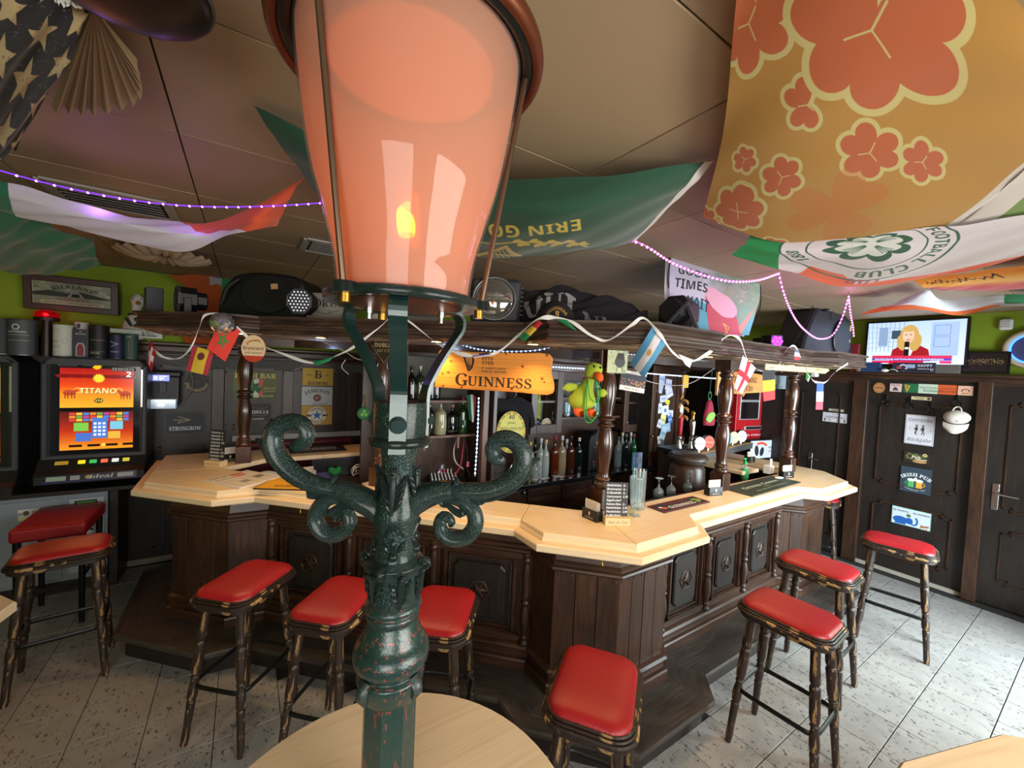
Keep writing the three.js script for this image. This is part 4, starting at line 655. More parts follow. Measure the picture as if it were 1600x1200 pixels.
// hooks and the cap
{
  const hookG = () => merge([rb(0.03, 0.06, 0.008, 0.003, 0, 0.03, 0.004), tube([[0, 0.04, 0.006], [0, 0.02, 0.04], [0, -0.02, 0.06], [0, -0.03, 0.085], [0, -0.005, 0.095]], 0.005, 16, 6), sp(0.009, 0, -0.002, 0.095), ...[-1, 1].map((s) => tube([[s * 0.004, 0, 0.01], [s * 0.03, -0.02, 0.02], [s * 0.035, -0.045, 0.04], [s * 0.02, -0.05, 0.055]], 0.0045, 12, 6)), ...[-1, 1].map((s) => sp(0.008, s * 0.019, -0.05, 0.057))]);
  const g = hookG(); const spots = [[[5.715,1.811,-1.442], 'ornate black iron coat hook at the left end of the row'], [[5.715,1.794,-1.256], 'ornate black iron coat hook left of the cream name plate'], [[5.715,1.764,-1.1], 'ornate black iron coat hook right above the drinks return sign'], [[5.715,1.85,-0.925], 'ornate black iron coat hook from which the cap hangs']];
  for (const [p, l] of spots) solo('coat_hook', l, 'hook', g, M.blackMetal, p, TR);
  const c = [5.62,1.677,-0.9], t = thing('baseball_cap', 'cream white baseball cap hanging upside down on the right hook', 'cap', [c[0], c[1], c[2]], TR);
  const cap = M.capCloth ??= std({ color: col(216, 208, 196), roughness: 0.9, side: THREE.DoubleSide, bumpMap: TX.weave, bumpScale: 0.0004 });
  const crown = new THREE.SphereGeometry(0.09, 24, 12, 0, 6.2832, 0, 1.65).scale(1, 1.0, 0.72).rotateX(1.9).translate(0, 0.02, 0.0); part(t, 'crown', crown, cap);
  const br = clean(cloth([[-1, -0.5, 0, 0.5, 1].map((s) => [s * 0.085, -0.03 - 0.02 * (1 - s * s), 0.055 - 0.03 * s * s]), [-1, -0.5, 0, 0.5, 1].map((s) => [s * 0.08, -0.075 - 0.025 * (1 - s * s), 0.075 - 0.03 * s * s]), [-1, -0.5, 0, 0.5, 1].map((s) => [s * 0.06, -0.105 - 0.03 * (1 - s * s), 0.075 - 0.03 * s * s])], null, 12, 10)); part(t, 'peak', br, cap);
  part(t, 'strap', tube([[-0.03, 0.075, 0.02], [-0.02, 0.105, 0.0], [0, 0.118, -0.01], [0.02, 0.105, 0.0], [0.03, 0.07, 0.02]], 0.006, 16, 6), cap);
  part(t, 'fold', limb([[-0.07, 0.0, 0.05, 0.004], [-0.02, 0.02, 0.07, 0.012], [0.03, -0.01, 0.075, 0.014], [0.06, 0.02, 0.05, 0.005]], 16, 8), cap);
}
// television
{
  const r = [5.63,2.407,-1.247,0.731,0.444], t = thing('television', 'flat television on the ledge showing a blonde news reporter in a red jacket', 'television', [r[0], r[1], r[2]], TR);
  part(t, 'housing', rb(r[3] + 0.03, r[4] + 0.035, 0.05, 0.01, 0, 0, -0.02), paint(10, 10, 12, 0.2));
  const p = print(460, 270, (x, w, h) => {
    const g = x.createLinearGradient(0, 0, 0, h); g.addColorStop(0, '#b8d0ee'); g.addColorStop(1, '#dbe8f6'); x.fillStyle = g; x.fillRect(0, 0, w, h);
    for (let i = 0; i < 9; i++) line(x, [[w * i * 0.05, 0], [w * (0.02 + i * 0.045), h * 0.7]], 2, '#5c7ca8'); for (let i = 0; i < 5; i++) line(x, [[0, h * (0.1 + i * 0.13)], [w * 0.42, h * (0.16 + i * 0.1)]], 2, '#7f9cc4');
    fill(x, '#a4bfe8', w * 0.68, h * 0.05, w * 0.26, h * 0.75); border(x, w, h, '#8aa8d8', 0, 1); for (const v of [0.12, 0.38]) { x.strokeStyle = '#6f90c8'; x.lineWidth = 3; x.strokeRect(w * 0.71, h * v, w * 0.15, h * 0.22); } fill(x, '#3c4c60', w * 0.27, h * 0.2, w * 0.1, h * 0.2); fill(x, '#86a0c0', w * 0.13, h * 0.12, w * 0.1, h * 0.45);
    poly(x, [[w * 0.26, h], [w * 0.29, h * 0.66], [w * 0.4, h * 0.54], [w * 0.55, h * 0.54], [w * 0.66, h * 0.66], [w * 0.7, h]], '#a01c22'); poly(x, [[w * 0.42, h * 0.55], [w * 0.53, h * 0.55], [w * 0.47, h * 0.9]], '#f0e6e0');
    x.fillStyle = '#c9a25a'; x.beginPath(); x.ellipse(w * 0.46, h * 0.34, w * 0.1, h * 0.26, 0, 0, 7); x.fill(); x.beginPath(); x.ellipse(w * 0.53, h * 0.5, w * 0.055, h * 0.2, 0.2, 0, 7); x.fill(); x.beginPath(); x.ellipse(w * 0.38, h * 0.5, w * 0.045, h * 0.18, -0.2, 0, 7); x.fill();
    x.fillStyle = '#e8bfa4'; x.beginPath(); x.ellipse(w * 0.45, h * 0.33, w * 0.06, h * 0.18, 0, 0, 7); x.fill(); fill(x, '#5a3a34', w * 0.415, h * 0.3, w * 0.022, h * 0.018); fill(x, '#5a3a34', w * 0.462, h * 0.3, w * 0.022, h * 0.018); fill(x, '#b0504c', w * 0.43, h * 0.42, w * 0.04, h * 0.02); x.fillStyle = '#c9a25a'; x.beginPath(); x.ellipse(w * 0.45, h * 0.17, w * 0.065, h * 0.07, 0, 0, 7); x.fill();
    fill(x, '#16161a', w * 0.415, h * 0.47, w * 0.05, h * 0.36); fill(x, '#e8e4e0', w * 0.42, h * 0.6, w * 0.04, h * 0.05);
    fill(x, '#d8304c', w * 0.07, h * 0.8, w * 0.82, h * 0.06); fill(x, '#5c3cb0', w * 0.07, h * 0.86, w * 0.82, h * 0.055); txt(x, 'Durchsuchung und Festnahmen bei Reichsbürgern', w * 0.46, h * 0.885, h * 0.05, '#fff', 'bold', 'sans-serif', w * 0.74); fill(x, '#e0204a', w * 0.07, h * 0.925, w * 0.82, h * 0.05); fill(x, '#d8e4f8', w * 0.62, h * 0.925, w * 0.16, h * 0.05);
  });
  part(t, 'screen', card(r[3] - 0.012, r[4] - 0.012, 0.004, p).translate(0, 0, 0.0075), std({ color: 0x000000, roughness: 0.15, emissive: 0xffffff, emissiveMap: p.s.t, emissiveIntensity: 0.95 }));
  part(t, 'foot', [rb(0.3, 0.012, 0.14, 0.004, 0, -r[4] / 2 - 0.055, -0.02), bx(0.06, 0.05, 0.03, 0, -r[4] / 2 - 0.035, -0.02)], M.plastic);
  const l = new THREE.RectAreaLight(col(190, 210, 255), 0.6, r[3], r[4]); l.position.set(0, 0, 0.02); l.rotation.y = Math.PI; t.add(l);
}
const ledgeY = 2.105;
{
  const r = [5.66,2.2,-0.763,0.302,0.209];
  const t = thing('dark_picture', 'low dark framed picture leaning on the ledge right of the television', 'picture', [5.665, ledgeY + 0.11, r[2]], TR); t.rotation.order = 'YXZ'; t.rotation.x = -0.1;
  part(t, 'frame', ext([[-r[3] / 2, -0.1], [r[3] / 2, -0.1], [r[3] / 2, 0.1], [-r[3] / 2, 0.1]], 0.02, 0.003, [[-r[3] / 2 + 0.014, -0.088], [r[3] / 2 - 0.014, -0.088], [r[3] / 2 - 0.014, 0.088], [-r[3] / 2 + 0.014, 0.088]]), M.blackMetal);
  const p = print(220, 110, (x, w, h) => { fill(x, '#1c1816', 0, 0, w, h); for (let i = 0; i < 260; i++) { const a = rnd(); disc(x, w * (0.1 + 0.8 * rnd()), h * (0.62 - 0.25 * Math.sqrt(a) + 0.2 * (rnd() - 0.5)), rr(0.8, 2.4), ['#8a7448', '#a8905c', '#5c4a34', '#c8b07c'][(rnd() * 4) | 0]); } });
  part(t, 'print', card(r[3] - 0.02, 0.185, 0.006, p), p.s.gloss);
  const b = [5.62,2.129,-1.222,0.314,0.081];
  sign('birthday_banner', 'dark blue strip with badges and HAPPY BIRTHDAY lettering below the television', 'banner', [5.60, ledgeY + 0.051, b[2], b[3], 0.1], TR, (x, w, h) => { fill(x, '#2a2a3c', 0, 0, w, h); disc(x, w * 0.26, h * 0.5, h * 0.34, '#d8d4dc'); disc(x, w * 0.26, h * 0.5, h * 0.2, '#28304c'); disc(x, w * 0.16, h * 0.55, h * 0.2, '#b04050'); fill(x, '#a8b4d8', w * 0.34, h * 0.18, w * 0.2, h * 0.36); txt(x, '2024', w * 0.44, h * 0.7, h * 0.24, '#8890b0'); txt(x, 'HAPPY', w * 0.76, h * 0.3, h * 0.34, '#d8d8e4', 'bold'); txt(x, 'BIRTHDAY', w * 0.78, h * 0.7, h * 0.34, '#d8d8e4', 'bold', 'sans-serif', w * 0.36); }, { t: 0.02 });
  solo('cardboard_box', 'flat grey box lying on the ledge right of the birthday banner', 'box', rb(0.17, 0.085, 0.05, 0.004, 0, 0.043, 0), paint(92, 86, 80, 0.7), [5.62, ledgeY, [5.62,2.128,-0.989][2]], TR);
  solo('blue_box', 'plain dark blue box on the ledge left of the television', 'box', rb(0.2, 0.1, 0.08, 0.004, 0, 0.05, 0), paint(28, 58, 104, 0.6), [5.62, ledgeY, [5.62,2.131,-1.574][2]], TR);
  const m = thing('computer_mouse', 'small white computer mouse with a curled cable on the ledge under the television', 'mouse', [5.57, ledgeY, [5.57,2.1,-1.433][2]], TR); part(m, 'shell', sp(0.03, 0, 0.016, 0, 1.1, 0.55, 0.9), M.white); part(m, 'cable', tube([[0.03, 0.015, 0], [0.06, 0.03, 0.01], [0.09, 0.02, 0], [0.1, 0.004, -0.01]], 0.003, 16, 5), M.white);
  solo('red_box', 'narrow red box standing at the left end of the ledge by the canopy', 'box', rb(0.07, 0.3, 0.05, 0.006, 0, 0.15, 0), paint(120, 24, 34, 0.5), [5.6, ledgeY, [5.6,2.247,-1.697][2]], TR);
  solo('tin_box', 'small brown tin with a pale cap on the ledge beside the blue box', 'box', [cy(0.03, 0.03, 0.09, 0, 0.045, 0), cy(0.031, 0.031, 0.02, 0, 0.1, 0)], paint(88, 66, 48, 0.5), [5.58, ledgeY, [5.58,2.134,-1.661][2]]);
  const d = [5.72,2.562,-0.664]; const det = thing('motion_detector', 'small white motion detector high on the green wall', 'detector', d, TR); part(det, 'case', rb(0.085, 0.1, 0.05, 0.02, 0, 0, 0), M.white); part(det, 'lens', [0, 1, 2].map((k) => rb(0.05, 0.012, 0.01, 0.004, 0, 0.02 - k * 0.02, 0.024)), paint(190, 190, 186, 0.3));
  const c = [5.7,2.339,-0.503]; const ck = thing('neon_clock', 'round pale rimmed wall clock with a blue neon ring at the right edge', 'clock', c, TR);
  part(ck, 'rim', new THREE.TorusGeometry(0.15, 0.022, 12, 48), paint(196, 178, 152, 0.4)); part(ck, 'dial', cy(0.148, 0.148, 0.02, 0, 0, -0.005, Math.PI / 2, 0, 0, 40), paint(70, 74, 110, 0.4)); part(ck, 'neon_tube', new THREE.TorusGeometry(0.122, 0.007, 8, 48).translate(0, 0, 0.012), glow(60, 120, 255, 3)); part(ck, 'hands', [rb(0.008, 0.09, 0.004, 0.002, 0, 0.04, 0.012), rb(0.06, 0.008, 0.004, 0.002, 0.028, 0, 0.014)], M.white);
}

// ---------------------------------------------------------------- the left side: back wall, slot machines
const ZS = -4.895;
{
  const r = [-1.204,2.395,-4.9,0.555,0.281], t = thing('brewery_mirror', 'framed KILKENNY brewery mirror with a castle landscape on the green wall', 'mirror', [r[0], r[1], r[2] + 0.05]); t.rotation.x = 0.1;
  const a = r[3] / 2, b = r[4] / 2; part(t, 'frame', ext([[-a, -b], [a, -b], [a, b], [-a, b]], 0.03, 0.005, [[-a + 0.05, -b + 0.05], [a - 0.05, -b + 0.05], [a - 0.05, b - 0.05], [-a + 0.05, b - 0.05]]), paint(58, 26, 24, 0.4));
  const p = print(380, 190, (x, w, h) => { fill(x, '#8e9484', 0, 0, w, h); for (let i = 0; i < 40; i++) disc(x, w * rnd(), h * rnd() * 0.5, rr(4, 22), ['#7a8272', '#9aa090', '#a8ab98'][i % 3]); poly(x, [[0, h * 0.5], [w * 0.2, h * 0.38], [w * 0.42, h * 0.45], [w * 0.6, h * 0.36], [w * 0.85, h * 0.5], [w, h * 0.58], [w, h * 0.62], [0, h * 0.62]], '#3d453c'); poly(x, [[w * 0.42, h * 0.62], [w * 0.47, h * 0.42], [w * 0.53, h * 0.36], [w * 0.59, h * 0.42], [w * 0.64, h * 0.62]], '#8b9290'); poly(x, [[w * 0.47, h * 0.6], [w * 0.49, h * 0.47], [w * 0.57, h * 0.47], [w * 0.59, h * 0.6]], '#2c3030'); arcText(x, 'KILKENNY', w / 2, h * 1.2, h * 1.02, -Math.PI / 2, h * 0.2, '#34362c', 'serif'); txt(x, 'IRISH BEER', w / 2, h * 0.72, h * 0.14, '#8a4a34', 'bold', 'serif'); fill(x, '#b9b29a', w * 0.1, h * 0.8, w * 0.8, h * 0.14); txt(x, 'BREWED AT ST. FRANCIS ABBEY BREWERY', w / 2, h * 0.87, h * 0.08, '#4a4a3c', 'bold', 'serif', w * 0.7); });
  part(t, 'mirror_glass', card(r[3] - 0.09, r[4] - 0.09, 0.006, p), std({ map: p.s.t, roughness: 0.15, metalness: 0.55 }));
}
sign('cider_sign', 'dark slate STRONGBOW sign with a golden arrow on the wall panel', 'sign', [-0.465,1.297,-4.905,0.298,0.211], 0, (x, w, h) => { fill(x, '#2c3036', 0, 0, w, h); border(x, w, h, '#5a6068', 2, 3); line(x, [[w * 0.2, h * 0.36], [w * 0.58, h * 0.36]], 4, '#b4a878'); line(x, [[w * 0.32, h * 0.2], [w * 0.62, h * 0.36], [w * 0.32, h * 0.5], [w * 0.4, h * 0.36]], 4, '#b4a878'); txt(x, 'STRONGBOW', w * 0.5, h * 0.74, h * 0.24, '#dfe2e4', 'bold', 'serif', w * 0.8); }, { k: 800 });
sign('liqueur_emblem', 'dark round plaque with a golden curved script below the striped red and yellow flag', 'sign', [-0.382,1.686,-4.905,0.198,0.204], 0, (x, w, h) => { fill(x, '#2a2a28', 0, 0, w, h); ring(x, w / 2, h / 2, w * 0.46, 3, '#5c5a4a'); ring(x, w / 2, h / 2, w * 0.3, 2, '#5c6a5a'); disc(x, w / 2, h / 2, w * 0.12, '#39403a'); txt(x, 'ᛉ', w / 2, h * 0.5, h * 0.3, '#7a8a70'); arcText(x, 'Jägermeister', w / 2, h / 2, w * 0.38, Math.PI / 2, h * 0.17, '#c4ac6c', 'serif', true); }, { shape: disc32, k: 800 });
sign('bar_sign', 'green IRISH BAR metal sign with a tricolour map and shamrock', 'sign', [0.091,1.668,-4.905,0.387,0.281], 0, (x, w, h) => {
  fill(x, '#66703e', 0, 0, w, h); fill(x, '#545e34', 0, h * 0.7, w, h * 0.3); txt(x, 'IRISH BAR', w * 0.5, h * 0.17, h * 0.24, '#e8d88c', 'bold', 'serif', w * 0.94);
  poly(x, [[w * 0.36, h * 0.35], [w * 0.46, h * 0.3], [w * 0.46, h * 0.95], [w * 0.36, h * 0.92]], '#3c9a50'); poly(x, [[w * 0.46, h * 0.3], [w * 0.57, h * 0.26], [w * 0.57, h * 0.96], [w * 0.46, h * 0.95]], '#dfe2da'); poly(x, [[w * 0.57, h * 0.26], [w * 0.68, h * 0.32], [w * 0.64, h * 0.6], [w * 0.68, h * 0.8], [w * 0.57, h * 0.96]], '#d8664c'); clover(x, w * 0.5, h * 0.62, h * 0.18, 0, '#1d6a30'); txt(x, 'WHISKEY & STOUT', w * 0.82, h * 0.62, h * 0.08, '#c8c488', 'bold', 'serif', w * 0.28); txt(x, 'ALWAYS ON TAP', w * 0.82, h * 0.73, h * 0.08, '#c8c488', 'bold', 'serif', w * 0.26); txt(x, 'ALL WELCOME', w * 0.7, h * 0.9, h * 0.12, '#c8c880', 'bold', 'serif', w * 0.44);
}, { k: 800 });
sign('whiskey_sign', 'black BUSHMILLS whiskey sign with gold scrolls partly behind the left column', 'sign', [0.088,1.385,-4.905,0.294,0.183], 0, (x, w, h) => { fill(x, '#26282c', 0, 0, w, h); border(x, w, h, '#6a6c70', 4, 2); txt(x, 'BUSHMILLS', w / 2, h * 0.47, h * 0.25, '#e8e8e6', 'bold', 'serif', w * 0.84); for (const q of [0.24, 0.66]) { x.strokeStyle = '#a89864'; x.lineWidth = 3; x.beginPath(); x.moveTo(w * 0.12, h * q); x.bezierCurveTo(w * 0.4, h * (q - 0.14), w * 0.6, h * (q + 0.14), w * 0.9, h * (q - 0.04)); x.stroke(); } txt(x, 'IRISH WHISKEY', w / 2, h * 0.86, h * 0.13, '#d8d8d4', 'bold', 'sans-serif', w * 0.7); }, { k: 900 });
sign('cider_sign', 'yellow BULMERS tin sign, top one of the three on the wall panel', 'sign', [0.67,1.767,-4.905,0.306,0.191], 0, (x, w, h) => { fill(x, '#c9a52c', 0, 0, w, h); for (let i = 0; i < 14; i++) disc(x, w * rnd(), h * rnd(), rr(1, 4), '#a8841c'); txt(x, 'B', w / 2, h * 0.36, h * 0.62, '#231c10', 'bold', 'serif'); disc(x, w * 0.54, h * 0.24, h * 0.06, '#c9a52c'); txt(x, '- ESTD', w * 0.2, h * 0.4, h * 0.1, '#231c10'); txt(x, '1887 -', w * 0.82, h * 0.4, h * 0.1, '#231c10'); txt(x, 'BULMERS', w / 2, h * 0.86, h * 0.24, '#231c10', 'bold', 'sans-serif', w * 0.92); }, { k: 1000 });
sign('whiskey_sign', 'white JAMESON tin sign with a red seal, middle one of three', 'sign', [0.668,1.557,-4.905,0.308,0.203], 0, (x, w, h) => { fill(x, '#c4cacc', 0, 0, w, h); for (let i = 0; i < 24; i++) disc(x, w * rnd(), h * rnd(), rr(2, 12), ['#bac2c6', '#ccd2d4', '#b8bcbc'][i % 3]); arcText(x, 'JAMESON', w / 2, h * 1.5, h * 1.3, -Math.PI / 2, h * 0.26, '#26282c', 'serif'); disc(x, w / 2, h * 0.6, h * 0.2, '#7a3a34'); ring(x, w / 2, h * 0.6, h * 0.16, 2, '#c8b0a4'); txt(x, 'JJS', w / 2, h * 0.6, h * 0.13, '#d8c4b8', 'bold', 'serif'); txt(x, 'IRISH WHISKEY', w * 0.6, h * 0.92, h * 0.1, '#3a3c40', 'italic', 'serif'); }, { k: 1000 });
sign('ale_sign', 'golden yellow NEWCASTLE BROWN ALE tin sign with a blue star, lowest of three', 'sign', [0.67,1.345,-4.905,0.31,0.212], 0, (x, w, h) => { fill(x, '#c79a3c', 0, 0, w, h); for (let i = 0; i < 18; i++) disc(x, w * rnd(), h * rnd(), rr(1, 5), '#b0842c'); disc(x, w / 2, h / 2, h * 0.44, '#e2ddcc'); disc(x, w / 2, h / 2, h * 0.28, '#c79a3c'); disc(x, w / 2, h / 2, h * 0.26, '#e2ddcc'); poly(x, starPts(w / 2, h / 2, h * 0.24), '#2f62b8'); arcText(x, 'NEWCASTLE', w / 2, h / 2, h * 0.36, -Math.PI / 2, h * 0.12, '#3a3466'); arcText(x, 'BROWN ALE', w / 2, h / 2, h * 0.36, Math.PI / 2, h * 0.12, '#3a3466', 'sans-serif', true); for (const s of [-1, 1]) fill(x, '#4c4c44', w / 2 + s * h * 0.38 - h * 0.12, h * 0.46, h * 0.24, h * 0.1); }, { k: 1000 });
// bench with a dark red upholstered back behind the bar
{
  const a = [0.024,1.054,-4.75], b = [0.98,1.062,-4.75], y = [0.502,1.103,-4.75][1], t = thing('bench', 'dark red upholstered wall bench behind the back of the bar', 'bench', [(a[0] + b[0]) / 2, 0, -4.8]);
  part(t, 'backrest', rb(b[0] - a[0] + 0.1, 0.45, 0.08, 0.03, 0, y - 0.225, 0), M.maroon); part(t, 'seat', rb(b[0] - a[0] + 0.1, 0.1, 0.3, 0.03, 0, 0.47, 0.13), M.maroon); part(t, 'plinth', grain(bx(b[0] - a[0] + 0.1, 0.42, 0.28, 0, 0.21, 0.12), 0), M.black);
}
// slot machines on a dark console, a grey cabinet below
const titano = (x, w, h, n, alt) => {
  fill(x, '#0c0a0c', 0, 0, w, h); const top = h * 0.08, sh = h * 0.42;
  const g = x.createLinearGradient(0, top, 0, top + sh); alt ? (g.addColorStop(0, '#e8b048'), g.addColorStop(0.5, '#f0d890'), g.addColorStop(1, '#d89a30')) : (g.addColorStop(0, '#a81818'), g.addColorStop(0.45, '#e04a18'), g.addColorStop(0.62, '#f08a20'), g.addColorStop(1, '#f0b030')); x.fillStyle = g; x.fillRect(w * 0.1, top, w * 0.82, sh);
  if (!alt) {
    x.fillStyle = '#7a1414'; for (let i = 0; i < 6; i++) { x.beginPath(); x.ellipse(w * (0.15 + 0.14 * i), top + sh * 0.2, w * 0.1, sh * 0.05, 0, 0, 7); x.fill(); }
    poly(x, starPts(w * 0.52, top + sh * 0.25, w * 0.075, 14, 0.7), '#f4d23c'); txt(x, 'TITANO', w * 0.52, top + sh * 0.58, sh * 0.19, '#2a1208', 'bold', 'sans-serif', w * 0.44); txt(x, 'TITANO', w * 0.515, top + sh * 0.57, sh * 0.19, '#f6e4a0', 'bold', 'sans-serif', w * 0.44); x.strokeStyle = '#f0c060'; x.lineWidth = 4; for (const s of [-1, 1]) { x.beginPath(); x.arc(w * (0.52 + s * 0.23), top + sh * 0.56, w * 0.035, 0, 7); x.stroke(); } x.fillStyle = '#26321c'; x.beginPath(); x.ellipse(w * 0.52, top + sh * 0.82, w * 0.05, sh * 0.06, 0, 0, 7); x.fill(); txt(x, 'V24', w * 0.52, top + sh * 0.82, sh * 0.08, '#f0d060');
    for (const [q, v] of [[0.2, top + sh * 0.62], [0.82, top + sh * 0.64], [0.18, h * 0.83], [0.84, h * 0.83]]) { x.fillStyle = '#b8482c'; x.beginPath(); x.ellipse(w * q, v, w * 0.07, h * 0.03, 0, 0, 7); x.fill(); disc(x, w * (q + (q < 0.5 ? 0.07 : -0.07)), v - h * 0.02, w * 0.022, '#b8482c'); for (const k of [-0.05, -0.02, 0.02, 0.05]) fill(x, '#8a3018', w * (q + k), v, w * 0.012, h * 0.06); }
  } else { disc(x, w * 0.5, top + sh * 0.4, w * 0.12, '#f8f0c8'); fill(x, '#b87828', w * 0.1, top + sh * 0.7, w * 0.82, sh * 0.3); }
  txt(x, String(n), w * 0.86, top + sh * 0.13, sh * 0.2, '#fff');
  const b0 = h * 0.54, g2 = x.createLinearGradient(0, b0, 0, h * 0.95); g2.addColorStop(0, '#5a1a1c'); g2.addColorStop(0.5, '#b83018'); g2.addColorStop(1, '#f09a28'); x.fillStyle = g2; x.fillRect(w * 0.1, b0, w * 0.82, h * 0.41);
  const cs = ['#d0483c', '#e8c040', '#4a80c8', '#e08830', '#6aa848', '#b04890']; for (let i = 0; i < 27; i++) fill(x, cs[(i * 7) % 6], w * (0.2 + 0.075 * (i % 9)), b0 + h * 0.012 + h * 0.033 * (i / 9 | 0), w * 0.066, h * 0.027);
  fill(x, '#7ac04a', w * 0.25, b0 + h * 0.12, w * 0.16, h * 0.09); fill(x, '#78c0d8', w * 0.65, b0 + h * 0.11, w * 0.15, h * 0.09); fill(x, '#4a70c0', w * 0.27, b0 + h * 0.23, w * 0.17, h * 0.09); fill(x, '#e0b040', w * 0.63, b0 + h * 0.22, w * 0.14, h * 0.08); fill(x, alt ? '#7a30a8' : '#4a78c8', w * 0.45, b0 + h * 0.07, w * 0.17, h * 0.22); for (let i = 0; i < 12; i++) fill(x, '#dfe8f8', w * (0.465 + 0.05 * (i % 3)), b0 + h * (0.12 + 0.04 * (i / 3 | 0)), w * 0.034, h * 0.024);
  for (let i = 0; i < 4; i++) fill(x, '#1a0c08', w * (0.2 + 0.2 * i), h * 0.895, w * 0.14, h * 0.024); disc(x, w * 0.58, h * 0.905, w * 0.025, '#f8d040');
};
function slot(px0, px1, n, label) {
  const z = -4.52, a = px0, b = px1, W = b[0] - a[0], t = thing('slot_machine', label, 'slot machine', [(a[0] + b[0]) / 2, 0, z]);
  const y1 = a[1], y0 = b[1], H = y1 - y0, c = 0.05, pts = [[-W / 2, y0], [W / 2, y0], [W / 2, y1 - c], [W / 2 - c, y1], [-W / 2 + c, y1], [-W / 2, y1 - c]];
  part(t, 'cabinet', ext(pts, 0.36, 0.01).translate(0, 0, -0.185), M.plastic);
  part(t, 'bezel', ext(pts.map(([x, y]) => [x * 1.01, y + (y > 1.2 ? 0.004 : 0)]), 0.03, 0.008, pts.map(([x, y]) => [x * 0.9, y0 + 0.16 + (y - y0) * 0.825])).translate(0, 0, 0.005), M.plasticGrey);
  const p = print(330, 470, (x, w, h) => titano(x, w, h, n, n === 1)); part(t, 'screen', card(W * 0.86, (H - 0.17), 0.006, p).translate(0, y0 + 0.155 + (H - 0.17) / 2, 0.0), std({ color: 0x000000, roughness: 0.12, emissive: 0xffffff, emissiveMap: p.s.t, emissiveIntensity: 0.9 }));
  part(t, 'sun_emblem', ext(starPts(0, 0, 0.03, 12, 0.7), 0.008, 0.002).translate(0, y1 - 0.055, 0.012), std({ color: col(230, 180, 30), emissive: col(240, 180, 20), emissiveIntensity: 0.7 }));
  part(t, 'coin_slots', [rb(0.11, 0.03, 0.012, 0.004, -W * 0.27, y1 - 0.05, 0.012), rb(0.07, 0.018, 0.012, 0.003, -W * 0.08, y1 - 0.05, 0.012), rb(0.1, 0.02, 0.012, 0.003, W * 0.24, y1 - 0.04, 0.012)], M.plasticGrey);
  const pk = print(120, 24, (x, w, h) => { fill(x, '#222', 0, 0, w, h); for (let i = 0; i < 4; i++) { fill(x, '#d8d8d4', 3 + i * 29, 3, 24, 18); fill(x, '#555', 8 + i * 29, 8, 12, 8); } }); part(t, 'warning_labels', card(0.14, 0.028, 0.003, pk).translate(W * 0.26, y1 - 0.075, 0.012), pk.s.mat);
  // sloping button deck
  part(t, 'button_deck', ext([[0.03, y0 + 0.13], [0.075, y0 + 0.06], [0.12, y0 + 0.02], [0.12, y0 - 0.04], [0.0, y0 - 0.06], [-0.05, y0 + 0.13]], W + 0.03, 0.008).rotateY(-Math.PI / 2), M.plastic);
  const bc = [[220, 180, 60], [240, 220, 40], [60, 180, 90], [240, 110, 80], [220, 230, 220], [200, 190, 60]];
  bc.forEach((q, i) => part(t, 'button', rb(i ? 0.042 : 0.075, 0.03, 0.01, 0.005, -W * 0.3 + (i ? 0.045 : 0) + i * 0.064, y0 + 0.105, 0.055, -0.6), std({ color: col(...q), emissive: col(...q), emissiveIntensity: i ? 0.55 : 0.05, roughness: 0.4 })));
  const pl = print(300, 44, (x, w, h) => { fill(x, '#15151c', 0, 0, w, h); fill(x, '#9cb8a0', w * 0.04, h * 0.2, w * 0.2, h * 0.6); fill(x, '#a8acb0', w * 0.28, h * 0.2, w * 0.1, h * 0.6); disc(x, w * 0.47, h * 0.5, h * 0.26, '#c8a868'); txt(x, 'ideal', w * 0.6, h * 0.5, h * 0.7, '#e8e8f0', 'italic bold', 'serif'); fill(x, '#c8ccd0', w * 0.78, h * 0.2, w * 0.18, h * 0.6); fill(x, '#3444a0', 0, h * 0.9, w, h * 0.1); }); part(t, 'name_strip', card(W * 0.88, 0.055, 0.004, pl).rotateX(-0.25).translate(0, y0 + 0.0, 0.125), pl.s.gloss);
  part(t, 'side_mirror', [rb(0.02, H * 0.35, 0.01, 0.004, W * 0.45, y1 - H * 0.25, 0.012)], M.steel);
  const l = new THREE.RectAreaLight(col(255, 140, 60), 1.2, W * 0.7, H * 0.6); l.position.set(0, y0 + H * 0.55, 0.03); l.rotation.y = Math.PI; t.add(l);
  return [t, y1, z];
}
const slotTop = slot([-1.284,1.876,-4.52], [-0.685,0.965,-4.52], 2, 'black slot machine with a red savanna game and a glowing sun, the right one')[1];
slot([-2.02, slotTop, -4.52], [-1.405, 0.9, -4.52], 1, 'black slot machine with a golden game, cut by the left edge of the view');
